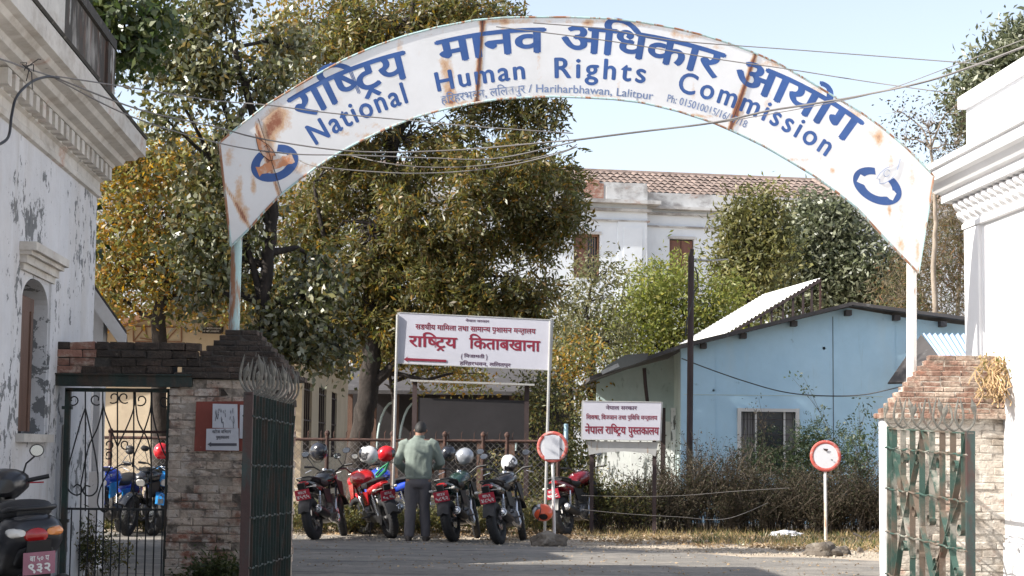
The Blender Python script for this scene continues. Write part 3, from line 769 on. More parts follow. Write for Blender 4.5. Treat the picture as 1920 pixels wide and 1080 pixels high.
# ---- small side gate
sg = thing('side_gate', 'closed pedestrian gate of thin wrought iron scrolls in a green frame', 'gate', (-3.65, 16.68, 0))
YG = 16.68
def Zc(zx, zy): return P(zx / 2.843, 700 + zy / 2.843, YG)   # read off an enlarged crop
fl = P(126, 800, YG).x; fr = P(318, 800, YG).x; zt = P(220, 734, YG).z
for x in (fl, fr):
    mb = MB(); mb.box((x, YG, zt / 2 + .01), (.05, .05, zt)); mb.build('stile', m_green_steel, sg)
mb = MB(); mb.box(((fl + fr) / 2, YG, zt + .012), (fr - fl + .05, .05, .035)); mb.build('top_rail', m_green_steel, sg)
mb = MB(); mb.box(((fl + fr) / 2, YG, .73), (fr - fl - .05, .03, .02)); mb.build('mid_rail', m_iron_black, sg)
mb = MB(); a = Zc(580, 310); mb.box(((a.x + fr) / 2, YG, a.z), (fr - a.x, .03, .025)); mb.build('lock_rail', m_rust, sg)
mb = MB(); mb.box(((fl + fr) / 2, YG, .06), (fr - fl - .05, .03, .025)); mb.build('bottom_rail', m_iron_black, sg)
for px in (133, 150, 165, 180, 194, 209, 225, 241, 257, 273, 289, 304):
    x = P(px, 1000, YG).x
    mb = MB(); mb.tube([(x, YG, .06), (x, YG, .73)], .0065, 6); mb.build('bar', m_iron_black, sg)
curves = [
 [(455, 185), (430, 260), (380, 440), (350, 560), (365, 620), (400, 648), (430, 640), (435, 610), (412, 592), (392, 608)],
 [(455, 185), (480, 300), (515, 480), (522, 600), (500, 645), (465, 652), (443, 630), (455, 600), (482, 604)],
 [(548, 95), (552, 180), (590, 290), (626, 390)], [(720, 95), (712, 190), (670, 300), (626, 390)],
 [(808, 95), (800, 200), (760, 330), (715, 440), (705, 500)], [(808, 95), (815, 220), (850, 360), (882, 440)],
 [(720, 95), (735, 250), (790, 360), (806, 480)],
 [(590, 500), (540, 600), (520, 690), (545, 735), (570, 733), (576, 700), (560, 688)],
 [(455, 95), (455, 735)], [(548, 95), (548, 735)], [(626, 95), (626, 735)], [(713, 95), (713, 735)], [(806, 95), (806, 735)], [(432, 600), (430, 735)], [(548, 180), (520, 290), (470, 400), (430, 600)]]
for cv in curves:
    pts = [Zc(*p) for p in cv]
    if len(pts) > 2:
        fin = []
        for i in range(len(pts) - 1):
            p0, p1, p2, p3 = pts[max(0, i - 1)], pts[i], pts[i + 1], pts[min(len(pts) - 1, i + 2)]
            for k in range(5):
                t = k / 5
                fin.append(.5 * ((2 * p1) + (p2 - p0) * t + (2 * p0 - 5 * p1 + 4 * p2 - p3) * t * t + (3 * p1 - p0 - 3 * p2 + p3) * t ** 3))
        fin.append(pts[-1]); pts = fin
    mb = MB(); mb.tube(pts, .0068, 6); mb.build('scroll' if len(cv) > 2 else 'bar', m_iron_black, sg)
for (x, y, r, d) in ((392, 148, 28, 1), (512, 145, 30, -1), (606, 135, 30, 1), (662, 135, 30, -1), (752, 148, 30, 1), (880, 155, 30, -1), (580, 385, 26, 1), (668, 385, 26, -1), (578, 440, 22, 1)):
    pts = [Zc(x + d * r * (1 - k / 22) * math.cos(-2.2 + k * .42) * 1.1, y - r * (1 - k / 22) * math.sin(-2.2 + k * .42) * 1.1 - 6) for k in range(15)]
    mb = MB(); mb.tube(pts, .0068, 6); mb.build('scroll', m_iron_black, sg)
pl = thing('padlock', 'small pale padlock hanging on the side gate', 'padlock', tuple(P(301, 945, YG - .05)))
mb = MB(); c0 = P(301, 940, YG - .05); mb.box(c0, (.05, .018, .042)); mb.build('lock_body', m_galv, pl)
mb = MB(); mb.tube([c0 + Vector((-.016, 0, .02)), c0 + Vector((-.016, 0, .045)), c0 + Vector((0, 0, .058)), c0 + Vector((.016, 0, .045)), c0 + Vector((.016, 0, .02))], .004, 6); mb.build('shackle', m_chrome, pl)
mb = MB()
for z in (1.65, .62): mb.box((-4.07, YG, z), (.09, .06, .03))
mb.build('hinge', m_green_steel, sg)

# ================================================================ ARCH SIGN
A0 = Vector((P(433, 600, 17.05).x, 17.05, 0)); A1 = Vector((P(1712, 600, 18.45).x, 18.45, 0))
AU = (A1 - A0).normalized(); AN = Vector((AU.y, -AU.x, 0))      # AN faces the camera
def AP(px, py, out=0.0): return onplane(px, py, A0 + AN * out, AN)
top_pts = [(411, 268), (433, 249), (462, 226), (500, 196), (556, 162), (600, 136), (649, 110), (700, 88), (756, 68), (820, 51), (889, 38), (945, 33), (1000, 32), (1067, 32), (1145, 35), (1205, 42), (1265, 53), (1315, 65), (1361, 79), (1410, 97), (1458, 118), (1510, 148), (1564, 181), (1610, 208), (1650, 236), (1700, 278), (1751, 330)]
bot_pts = [(433, 462), (467, 429), (495, 397), (524, 367), (560, 338), (596, 311), (630, 289), (667, 269), (720, 243), (778, 220), (833, 205), (889, 193), (935, 186), (978, 183), (1030, 181), (1096, 183), (1150, 186), (1202, 192), (1270, 208), (1337, 230), (1385, 251), (1434, 275), (1482, 303), (1530, 332), (1570, 361), (1607, 390), (1660, 448), (1722, 512)]
def resample(pl, n):
    d = [0]
    for a, b in zip(pl, pl[1:]): d.append(d[-1] + math.hypot(b[0] - a[0], b[1] - a[1]))
    out = []; j = 0
    for i in range(n + 1):
        s = d[-1] * i / n
        while j < len(pl) - 2 and d[j + 1] < s: j += 1
        t = (s - d[j]) / (d[j + 1] - d[j])
        out.append((pl[j][0] + (pl[j + 1][0] - pl[j][0]) * t, pl[j][1] + (pl[j + 1][1] - pl[j][1]) * t))
    return out
arch = thing('arch_sign', 'rust streaked white arched sign with blue Devanagari and English lettering spanning the gate', 'sign', (.75, 17.7, 3.2))
NA, NB = 420, 30
tp = resample(top_pts, NA); bp = resample(bot_pts, NA)
seams = [((905, 38), (893, 200), 5, 1.15), ((1417, 100), (1368, 245), 5, 1.1), ((498, 198), (600, 330), 0, 0), ((480, 235), (524, 367), 3.5, .9), ((411, 330), (470, 430), 3, .7), ((836, 120), (845, 205), 12, .55), ((1600, 60), (1600, 61), 1, 0)]
blobs = [(520, 222, 26, 24, .62), (520, 300, 34, 22, .25), (448, 360, 8, 40, .45), (475, 345, 6, 30, .4), (505, 255, 16, 30, .45), (1668, 395, 4, 14, .5), (1648, 262, 8, 20, .35), (1100, 45, 10, 6, .5), (1265, 60, 12, 6, .3), (1640, 250, 30, 20, .2), (870, 120, 30, 22, .12), (850, 170, 10, 36, .15), (1385, 215, 14, 25, .35), (1070, 120, 6, 30, .15), (640, 250, 30, 6, .3), (700, 235, 30, 6, .3), (560, 320, 20, 8, .35), (1560, 320, 6, 6, .5), (1500, 140, 20, 10, .25), (1200, 46, 60, 5, .35), (1300, 68, 40, 6, .35), (1450, 120, 40, 8, .35), (940, 40, 60, 5, .3), (780, 66, 40, 5, .2), (1080, 181, 100, 3, .45), (900, 192, 60, 3, .5), (1300, 218, 60, 4, .5), (600, 310, 40, 6, .35), (700, 255, 40, 5, .4), (1480, 300, 50, 4, .35), (1690, 460, 10, 20, .3), (560, 170, 14, 20, .3), (640, 140, 10, 30, .25), (750, 90, 8, 30, .28), (830, 80, 8, 40, .2), (945, 60, 8, 30, .3), (1010, 120, 6, 50, .22), (1160, 160, 6, 20, .25), (1240, 90, 8, 30, .22), (1300, 180, 5, 40, .22), (1340, 90, 30, 8, .3), (1440, 200, 10, 40, .25), (1530, 170, 20, 12, .3), (1600, 215, 20, 12, .35), (1670, 300, 8, 40, .25), (1710, 330, 8, 30, .3), (1690, 400, 6, 50, .22), (1720, 470, 6, 30, .35), (430, 290, 12, 20, .35), (460, 400, 10, 20, .4), (1100, 40, 200, 4, .28)]
def segd(p, a, b):
    ax, ay = a; bx, by = b; dx, dy = bx - ax, by - ay; l = dx * dx + dy * dy or 1
    t = max(0, min(1, ((p[0] - ax) * dx + (p[1] - ay) * dy) / l)); return math.hypot(p[0] - ax - dx * t, p[1] - ay - dy * t)
def rustval(p):
    r = 0.0
    for a, b, w_, s_ in seams:
        if s_: r = max(r, s_ * math.exp(-(segd(p, a, b) / w_) ** 2) * .72)
    for x, y, sx, sy, st in blobs: r += 1.0 * st * math.exp(-((p[0] - x) / sx) ** 2 - ((p[1] - y) / sy) ** 2)
    return r
mb = MB(); vals = []
for i in range(NA + 1):
    for j in range(NB + 1):
        t = j / NB; p = (bp[i][0] + (tp[i][0] - bp[i][0]) * t, bp[i][1] + (tp[i][1] - bp[i][1]) * t)
        wv = .0 * noise.noise(Vector((i * .045, j * .06, 0)))
        mb.v.append(tuple(AP(p[0], p[1], .0 + wv))); vals.append(rustval(p))
for i in range(NA):
    for j in range(NB):
        a = i * (NB + 1) + j; mb.f.append((a, a + NB + 1, a + NB + 2, a + 1))
n0 = len(mb.v)
loop = [i * (NB + 1) for i in range(NA + 1)] + [NA * (NB + 1) + j for j in range(1, NB + 1)] + [i * (NB + 1) + NB for i in range(NA - 1, -1, -1)] + [j for j in range(NB - 1, 0, -1)]
for k in loop: mb.v.append(tuple(Vector(mb.v[k]) - AN * .035)); vals.append(vals[k] + .3)
for k in range(len(loop)):
    k2 = (k + 1) % len(loop); mb.f.append((loop[k], loop[k2], n0 + k2, n0 + k))
mb.f.append(tuple(n0 + k for k in range(len(loop))))
face = mb.build('face_panel', m_arch, arch, smooth=40)
at = face.data.attributes.new('rust', 'FLOAT', 'POINT'); at.data.foreach_set('value', vals)
# rim
mb = MB()
ring = [AP(*p, .004) for p in tp] + [AP(*p, .004) for p in reversed(bp)]
mb.tube([AP(*p, .0) for p in tp[::4]], .011, 6); mb.tube([AP(*p, .0) for p in bp[::4]], .011, 6)
mb.tube([AP(*tp[0], .0), AP(*bp[0], .0)], .012, 6); mb.tube([AP(*tp[-1], .0), AP(*bp[-1], .0)], .012, 6)
mb.build('rim', m_post, arch)
# rivets along the seams
mb = MB()
for a, b in (((905, 38), (893, 198)), ((1417, 102), (1368, 243)), ((484, 222), (528, 362))):
    mb = MB(); mb.bar(AP(a[0], a[1], .003), AP(b[0], b[1], .003), .014, .004); mb.build('seam_strip', m_rust, arch)
# lettering along the arc: words are fitted between two baseline pixels with the arc's bow
def arcword(mb, s, a, b, hpx, bow, bold, em=None, cut=.1, spacing=0.0, hb=None):
    """a,b baseline ends in photo pixels; hpx letter height; bow = sagitta in px (up)"""
    em = em or DH
    ax, ay = a; bx, by = b; W = math.hypot(bx - ax, by - ay); ux, uy = (bx - ax) / W, (by - ay) / W; nx, ny = uy, -ux   # n points up in the picture
    def f(u, v, l):
        q = 4 * bow * u * (1 - u); sl = 4 * bow * (1 - 2 * u) / W
        ang = math.atan(sl)
        tx, ty = ux * math.cos(ang) + nx * math.sin(ang), uy * math.cos(ang) + ny * math.sin(ang)
        mx, my = ty, -tx
        h = v / em * hpx
        return AP(ax + ux * W * u + nx * q + mx * h, ay + uy * W * u + ny * q + my * h, .0008 + l * .00007)
    put_text(mb, s, f, bold, spacing, cut, fit=True)
EH = .70
def word(mat, *a_, **k_):
    q = MB(); arcword(q, *a_, **k_); q.build('lettering', mat, arch, fix=False)
word(m_blue_paint, 'रािष~ट^य', (566, 229), (767, 145), 50, 9, .026)
word(m_blue_paint, 'मानव', (828, 122), (1020, 98), 45, 6, .030)
word(m_blue_paint, 'अिधकार', (1052, 98), (1343, 147), 48, 12, .028)
word(m_blue_paint, 'आयोग', (1372, 158), (1588, 268), 50, 10, .028)
word(m_blue_paint, 'National', (590, 273), (772, 190), 40, 7, .026, em=EH, spacing=.09)
word(m_blue_paint, 'Human', (818, 172), (992, 147), 36, 3, .026, em=EH, spacing=.09)
word(m_blue_paint, 'Rights', (1037, 146), (1218, 157), 38, 4, .026, em=EH, spacing=.14)
word(m_blue_paint, 'Commission', (1268, 171), (1555, 298), 39, 16, .024, em=EH, spacing=.12)
word(m_blue_thin, 'हिरहरभवन, लिलतपुर', (828, 195), (985, 174), 14, 2, .012)
word(m_blue_thin, '/ Hariharbhawan, Lalitpur', (991, 173), (1224, 187), 15, 4, .012, em=EH)
word(m_blue_thin, 'Ph: 015010015/16/17/18', (1249, 190), (1398, 240), 14, 4, .012, em=EH)
# emblems
def emblem(cx, cy, rx, ry, rot, sx, col_in):
    def E(x, y, l=0.0):
        c, s = math.cos(rot), math.sin(rot)
        return AP(cx + x * c - y * s, cy + x * s + y * c, .0015 + l)
    mb = MB(); n = 44
    for k in range(n):
        a0, a1 = 2 * math.pi * k / n, 2 * math.pi * (k + 1) / n
        def io(a):
            # thick lower crescent, open notch at the upper middle
            th = .50 + .22 * math.sin(a)
            return th
        def pt(a, r): return E(rx * r * math.cos(a), ry * r * math.sin(a))
        if -2.0 < (a0 - 2 * math.pi if a0 > math.pi else a0) < -1.25: continue
        r0, r1 = (.62 if math.sin(a0) < 0 else .55), (.62 if math.sin(a1) < 0 else .55)
        mb.poly(pt(a0, 1), pt(a1, 1), pt(a1, r1), pt(a0, r0))
    # jagged inner band
    mb.build('emblem_ring', m_blue_paint, arch, fix=False)
    mb = MB(); rr = random.Random(int(cx))
    up = []; dn = []
    for k in range(13):
        x = -rx * .78 + 1.56 * rx * k / 12
        up.append(E(x, -ry * .18 + rr.uniform(-2, 2), .001)); dn.append(E(x, ry * .34 + rr.uniform(-2, 2), .001))
    for k in range(12): mb.poly(up[k], up[k + 1], dn[k + 1], dn[k])
    mb.build('emblem_band', col_in, arch, fix=False)
    # outlined open hand holding a flame
    mb = MB()
    hand = [(2, -6), (-2, -14), (-7, -12), (-6, -24), (-2, -36), (4, -44), (10, -52), (13, -66), (16, -50), (18, -36), (15, -22), (8, -10), (2, -6)]
    pts = [E(x * sx, y * 1.0, .004) for x, y in hand]
    if col_in is m_orange_paint:
        c0 = E(6 * sx, -25, .003)
        for a, b in zip(pts, pts[1:]): mb.poly(c0, a, b)
        mb.build('emblem_hand', m_orange_paint, arch, fix=False); mb = MB()
    mb.tube(pts, .0028, 5)
    mb.tube([E((4 + 5 * math.cos(t)) * sx, -30 + 7 * math.sin(t), .006) for t in [k * .5 for k in range(12)]], .0022, 5)
    mb.build('emblem_outline', m_blue_thin if col_in is not m_orange_paint else m_rust, arch, fix=False)
emblem(515, 306, 46, 33, R(-22), -1, m_orange_paint)
emblem(1645, 349, 49, 31, R(28), 1.1, m_arch)
# posts
lpx = P(440, 600, 17.1)
mb = MB(); t = AP(441, 448); mb.tube([Vector((P(438, 612, 17.12).x, 17.14, 2.25)), Vector((t.x, t.y + .11, t.z + .12))], .052, 12); o = mb.build('post', m_post, arch, smooth=40, label='rust streaked turquoise post on the left pillar')
mb = MB(); t = AP(1714, 500); q = AP(1712, 705); mb.tube([Vector((q.x, q.y + .09, 1.7)), Vector((t.x, t.y + .11, t.z + .12))], .052, 12); mb.build('post', m_post_white, arch, smooth=40, label='chalky white post on the right pillar')
# ================================================================ PALACE BEHIND
p0 = P(1205, 600, 80.6); p0.z = 0
PU = Vector((11.2, 2.2, 0)).normalized(); PN = Vector((PU.y, -PU.x, 0))
def PW(s, out, z): return p0 + PU * s + PN * out + Vector((0, 0, z))
def ps(px, out=0): return (onplane(px, 600, p0 + PN * out, PN) - p0).dot(PU)
pal = thing('palace_building', 'large pale palace building with brown shutters and a clay tiled roof behind the trees', 'building', tuple(PW(-5, -5, 0)))
mb = MB(); wins = [(ps(1068), ps(1117), 8.9, 10.85), (ps(1255), ps(1301), 8.9, 10.85), (ps(860), ps(905), 8.9, 10.85), (ps(1420), ps(1466), 8.9, 10.85)]
wall_holes(mb, PW, -34, 18, 0, 12.2, .5, [w_ for w_ in wins if w_[0] > 0])
mb.build('wall', m_palace, pal)
def PB(s, out, z): return PW(s, out + .7, z)
mb = MB(); wall_holes(mb, PB, -34, 0, 0, 12.3, .69, [(w_[0], w_[1], w_[2], w_[3]) for w_ in wins if w_[0] < 0]); mb.build('projecting_bay', m_palace, pal)
for w_ in wins:
    FW = PB if w_[0] < 0 else PW
    q = MB(); wbox(q, FW, w_[0], w_[1], -.4, -.3, w_[2], w_[3]); wn_ = q.build('window', m_glass, pal)
    mid = (w_[0] + w_[1]) / 2
    for k, (a, b) in enumerate(((w_[0] + .03, mid - .02), (mid + .02, w_[1] - .03))):
        if k == 1 and w_[0] < -1:
            q = MB()
            for j in range(5): x = a + (b - a) * (j + .5) / 5; wbox(q, FW, x - .012, x + .012, -.2, -.17, w_[2], w_[3])
            wbox(q, FW, a, b, -.2, -.17, w_[2] + .9, w_[2] + .95); wbox(q, FW, a - .05, a, -.22, -.12, w_[2], w_[3]); wbox(q, FW, b - .05, b, -.22, -.12, w_[2], w_[3]); wbox(q, FW, a, b, -.22, -.12, w_[3] - .1, w_[3]); q.build('grille', m_brown_trim, wn_)
        else:
            q = MB(); wbox(q, FW, a, b, -.18, -.13, w_[2], w_[3] - .06)
            for (za, zb) in ((w_[2] + .1, w_[2] + .9), (w_[2] + 1.0, w_[3] - .2)): wbox(q, FW, a + .08, b - .08, -.13, -.115, za, zb)
            q.build('shutter', M('brown shutter %d' % k, (.17, .085, .065), .8, var=.15) if not bpy.data.materials.get('brown shutter %d' % k) else bpy.data.materials['brown shutter %d' % k], wn_)
    q = MB(); wbox(q, FW, w_[0] - .06, w_[1] + .06, -.01, .06, w_[3], w_[3] + .12); q.build('lintel', m_palace_old, wn_)
mb = MB(); wbox(mb, PW, .0, 18, -.3, .10, 11.35, 11.42); wbox(mb, PW, 0, 18, -.3, .16, 11.9, 12.0); wbox(mb, PW, 0, 18, -.3, .42, 12.14, 12.26); mb.build('cornice', m_palace_old, pal)
mb = MB(); wbox(mb, PB, -34, .1, -.3, .10, 11.45, 11.52); wbox(mb, PB, -34, .16, -.3, .16, 11.9, 12.02); wbox(mb, PB, -34, .5, -.3, .5, 12.22, 12.38); mb.build('cornice', m_palace_old, pal)
mb = MB(); wbox(mb, PB, -1.35, -.02, -.2, .07, 0, 11.45); wbox(mb, PB, -1.1, -.25, -.2, .10, 0, 11.2); mb.build('pilaster', m_palace, pal)
mb = MB(); wbox(mb, PW, 0, 18, -.5, -.05, 12.26, 12.92); mb.build('parapet', m_palace_old, pal)
mb = MB(); wbox(mb, PB, -34, .0, -.5, -.05, 12.38, 13.2); wbox(mb, PB, -1.9, 0.0, -.5, .05, 12.38, 13.0); mb.build('parapet', m_palace_old, pal)
for k in range(3):
    for j in range(4 - (k == 2)): pass
q = MB(); wbox(q, PB, -2.9, -2.0, -.5, .02, 12.39, 13.12); wbox(q, PB, -2.75, -2.2, -.5, .01, 13.1, 13.28); q.build('exposed_brick_patch', m_brick_red, pal)
# roof: sheet beneath and single tiles on it
def PR(s, t, lift=0): return PW(s, -.3 - 4.6 * t, 12.9 + 1.62 * t + lift)
mb = MB(); rg = [PR(-34, 0), PR(18, 0), PR(18, 1), PR(-34, 1)]; mb.prism([p - Vector((0, 0, .06)) for p in rg], (0, 0, 0), (0, 0, -.15)); rf = mb.build('roof', m_tile, pal)
tm = MB(); W_, L_ = .30, .72
ra = []
for j in range(2):
    y = -L_ / 2 + L_ * j; lift = .05 if j == 0 else .0
    ra.append([Vector((W_ / 2 * math.cos(t), y, .085 * math.sin(t) + lift)) for t in [math.pi * k / 5 for k in range(6)]] + [Vector((W_ / 2 * .86 * math.cos(t), y, .065 * math.sin(t) + lift)) for t in [math.pi * (1 - k / 5) for k in range(6)]])
tm.rings(ra); tmesh = tm.mesh('roof_tile', m_tile, smooth=50)
slope = math.atan2(1.62, 4.6); yaw = math.atan2(PU.y, PU.x)
trr = random.Random(2)
NR = 7
for r in range(NR):
    for k in range(41):
        s_ = -3.35 + .322 * k
        o = inst('roof_tile', tmesh, rf, PR(s_ + trr.uniform(-.012, .012), (r + .5) / NR, -.02 + trr.uniform(-.012, .012)), (slope, 0, yaw + trr.uniform(-.03, .03)))
mb = MB(); mb.tube([PR(-34, 1.0, .02), PR(-10, 1.0, .03), PR(18, 1.0, .0)], .13, 8); mb.build('ridge', m_tile, rf)
tl = []
mb = MB(); 
for k in range(0, 80):
    s_ = -3.35 - .322 * (k + 1)
    mb.tube([PR(s_, 0, .02), PR(s_, 1, .02)], .13, 6)
for k in range(30):
    s_ = -3.35 + .322 * (41 + k)
    if s_ < 18: mb.tube([PR(s_, 0, .02), PR(s_, 1, .02)], .13, 6)
mb.build('far_tiles', m_tile, rf, kind='stuff', fix=False)

# ================================================================ BLUE BUILDING
YB = 34.0
bb = thing('blue_building', 'single storey sky blue building with low gable and dark roof edge behind dry weeds', 'building', (4.5, 36, 0))
def BP(px, py, Y=YB): return P(px, py, Y)
gw = [BP(1277, 1010), BP(1277, 652), BP(1400, 622), BP(1590, 577), BP(1700, 596), BP(1860, 616), BP(1860, 1010)]
for p in (gw[0], gw[-1]): p.z = -.02
# gable wall with window opening: split in polygons round the hole
wx0, wx1 = BP(1389, 800).x, BP(1492, 800).x; wz1 = BP(1440, 772).z; wz0 = wz1 - 1.15
def gz(x):
    pts = gw[1:6]
    for a, b in zip(pts, pts[1:]):
        if a.x <= x <= b.x: return a.z + (b.z - a.z) * (x - a.x) / (b.x - a.x)
    return pts[-1].z
mb = MB(); xs = sorted([gw[1].x, gw[2].x, gw[3].x, gw[4].x, gw[5].x, wx0, wx1])
for a, b in zip(xs, xs[1:]):
    if b - a < .001: continue
    for (za, zb) in (((0, wz0), (wz1, None)) if wx0 - .001 <= a and b <= wx1 + .001 else ((0, None),)):
        zt1, zt2 = (gz(a), gz(b)) if zb is None else (zb, zb)
        mb.prism([Vector((a, YB, za)), Vector((b, YB, za)), Vector((b, YB, zt2)), Vector((a, YB, zt1))], (0, 0, 0), (0, .18, 0))
mb.build('gable_wall', m_blue_wall, bb)
mb = MB(); mb.box((gw[0].x + .06, YB + 4, 1.6), (.12, 7.6, 3.2)); mb.build('side_wall', m_teal_wall, bb)
for px in (1343, 1562, 1680):
    q = BP(px, 700); mb = MB(); mb.box((q.x, YB - .004, gz(q.x) / 2 - .04), (.012, .006, gz(q.x) - .12)); mb.build('seam', m_blue_wall if px != 1562 else m_roof_dark, bb)
for sx_, sy_, sr_ in ((1545, 653, .03), (1338, 732, .022), (1700, 660, .02)):
    mb = MB(); q = BP(sx_, sy_); mb.lathe([(.001, -.02), (sr_, -.015), (sr_, 0), (.001, 0)], 10, Matrix.Translation(q) @ Matrix.Rotation(R(90), 4, 'X')); mb.build('pipe_hole', m_board_dark, bb)
mb = MB(); q = BP(1300, 740); mb.bar((gw[0].x + .05, YB - .003, q.z), (BP(1655, 742).x, YB - .003, q.z), .006, .014); mb.build('seam', m_teal_wall, bb)
q = MB(); q.box(((wx0 + wx1) / 2, YB + .12, (wz0 + wz1) / 2), (wx1 - wx0, .02, wz1 - wz0)); wd = q.build('window', m_glass, bb)
q = MB()
for x in (wx0 - .03, wx1 + .03): q.box((x, YB - .01, (wz0 + wz1) / 2), (.07, .06, wz1 - wz0 + .13))
q.box(((wx0 + wx1) / 2, YB - .012, wz1 + .03), (wx1 - wx0 + .13, .06, .06)); q.box(((wx0 + wx1) / 2, YB - .012, wz0 - .03), (wx1 - wx0 + .13, .08, .06)); q.build('frame', m_frame_white, wd)
q = MB()
for t in (.28, .80): q.box((wx0 + (wx1 - wx0) * t, YB + .05, (wz0 + wz1) / 2), (.035, .04, wz1 - wz0))
q.build('mullion', m_frame_white, wd)
q = MB(); rr = random.Random(8)
for (ta, tb) in ((.03, .26), (.83, .98)):
    for k in range(7):
        x = wx0 + (wx1 - wx0) * (ta + (tb - ta) * (k + .5) / 7); q.tube([(x, YB + .095, wz0 + .02), (x + rr.uniform(-.01, .01), YB + .095, wz1 - .02)], .02, 6)
    q.build('curtain', m_wire, wd); q = MB()
for k in range(4):
    q = MB(); z = wz0 + (wz1 - wz0) * (k + .5) / 4; q.bar((wx0, YB + .03, z), (wx1, YB + .03, z), .008); q.build('bar', m_pole_dark, wd)
# roofs
def slab(mb, a, b, y0, y1, th):
    a = Vector(a); b = Vector(b); mb.prism([Vector((a.x, y0, a.z)), Vector((b.x, y0, b.z)), Vector((b.x, y1, b.z)), Vector((a.x, y1, a.z))], (0, 0, 0), (0, 0, -th))
pk = BP(1590, 569); le = BP(1106, 706, 33.7); re = BP(1880, 607)
mb = MB(); mid = BP(1277, 646, 33.7)
slab(mb, le, mid, 33.6, 42, .07); slab(mb, mid, (pk.x, 0, pk.z), 33.6, 42, .07); mb.build('roof', m_roof_dark, bb)
mb = MB(); slab(mb, (pk.x, 0, pk.z + .002), re, 33.6, 42, .06); mb.build('roof', m_roof_dark, bb)
for px, py in ((1320, 645), (1395, 626), (1490, 603), (1592, 583), (1683, 592), (1770, 604)):
    q = BP(px, py, 33.75); mb = MB(); mb.box((q.x, 34.2, q.z - .03), (.11, .9, .10)); mb.build('rafter_end', m_roof_dark, bb)
# recessed side bay with pale teal wall, peeling boards with painted sun dapples below
mb = MB(); xa, xb = P(1118, 800, 35.6).x, P(1277, 800, 35.6).x
mb.prism([Vector((xa, 35.6, 1.9)), Vector((xb, 35.6, 1.9)), Vector((xb, 35.6, 3.2)), Vector((xa, 35.6, 2.75))], (0, 0, 0), (0, .15, 0)); mb.build('recessed_wall', m_teal_wall, bb)
mb = MB(); mb.box(((xa + xb) / 2, 35.67, .95), (xb - xa, .15, 1.9)); mb.build('dappled_wall', m_peel_dapple, bb)
for px in (1243, 1262):
    q = P(px, 850, 34.9); mb = MB(); mb.box((q.x, 34.9, 1.0), (.09, .09, 2.3)); mb.build('veranda_post', m_peel_dapple if px == 1262 else m_pole_dark, bb)
for k in range(9):
    q = P(1128 + k * 15, 900, 35.3); mb = MB(); mb.box((q.x, 35.4, .55 + .12 * (k % 3)), (.13, .03, 1.1 + .24 * (k % 3)), Matrix.Rotation(R(trr.uniform(-3, 3)), 3, 'Y')); mb.build('board', m_peel_dapple, bb)
mb = MB(); mb.tube([P(1208, 690, 34.5), P(1210, 720, 34.5), P(1214, 755, 34.5)], .035, 8); mb.build('down_pipe', m_pole_dark, bb)
# raised white sheet roof with its posts
ws = thing('sloping_sheet_canopy', 'bright white sloping sheet canopy on thin posts above the blue roof', 'canopy', tuple(P(1420, 600, 36)))
A_, B_, C_, D_ = P(1363, 624, 35), P(1538, 521, 35), P(1434, 551, 38.5), P(1275, 645, 38.5)
mb = MB(); nn = 96; rwa, rwb = [], []
for k in range(nn + 1):
    wv_ = Vector((0, 0, .018 * math.sin(k * math.pi / 2)))
    rwa.append(A_ + (B_ - A_) * (k / nn) + wv_); rwb.append(D_ + (C_ - D_) * (k / nn) + wv_)
for k in range(nn):
    mb.poly(rwa[k], rwa[k + 1], rwb[k + 1], rwb[k])
mb.build('sheet', m_roof_sheet, ws, fix=False)
mb = MB(); mb.bar(A_ + Vector((0, .01, -.05)), B_ + Vector((0, .01, -.05)), .05, .05); mb.bar(B_ + Vector((-.03, 0, -.05)), C_ + Vector((-.03, 0, -.05)), .05, .05); mb.build('edge_frame', m_pole_dark, ws)
for px in (1404, 1427, 1447, 1468, 1487, 1506, 1522, 1538):
    t = (px - 1363) / (1538 - 1363); tp_ = A_ + (B_ - A_) * t; r_ = mid.z + (pk.z - mid.z) * (tp_.x - mid.x) / (pk.x - mid.x)
    mb = MB(); mb.bar((tp_.x, 35.02, r_ - .02), (tp_.x, 35.02, tp_.z - .03), .04); mb.build('post', m_rust if px == 1538 else m_pole_dark, ws)
sp = thing('solar_panel', 'small dark solar panel on the left eave of the blue building', 'solar panel', tuple(P(1178, 680, 33.5)))
a, b = P(1126, 701, 33.4), P(1213, 671, 33.4)
mb = MB(); mb.prism([P(x_, y_, 33.4) for x_, y_ in ((1125, 700), (1137, 686), (1172, 665), (1216, 662), (1214, 673), (1190, 683), (1137, 699))], (0, 0, 0), (0, .06, 0)); mb.build('panel', m_glass, sp)
mb = MB(); mb.bar(P(1128, 699, 33.38), P(1160, 684, 33.38), .02, .07); mb.build('frame', m_galv, sp)
# tin awning on the right
aw = thing('tin_awning', 'small awning of blue white corrugated tin with a dark gable end by the white building', 'awning', tuple(P(1760, 670, 32.6)))
mb = MB(); a, b = P(1730, 626, 33.6), P(1900, 627, 33.6); c_, d = P(1762, 670, 32.3), P(1915, 671, 32.3)
n = 64
rows = []
for j in range(2):
    l0, l1 = ((c_, d), (a, b))[j]
    rows.append([l0 + (l1 - l0) * (k / n) + Vector((0, 0, .022 * math.sin(k * math.pi / 2))) for k in range(n + 1)])
for k in range(n): mb.poly(rows[0][k], rows[0][k + 1], rows[1][k + 1], rows[1][k])
mb.build('corrugated_sheet', m_corr_blue, aw)
mb = MB(); mb.prism([P(1665, 717, 32.9), P(1727, 627, 33.4), P(1762, 669, 32.5), P(1718, 716, 32.4)], (0, 0, 0), (0, .05, -.03)); mb.build('gable_end', m_roof_dark, aw)
mb = MB()
for px in (1700, 1790): q = P(px, 720, 33.9); mb = MB(); mb.bar((q.x, 33.8, q.z - .2), (q.x, 33.0, q.z + .3), .04); mb.build('bracket', m_pole_dark, aw)

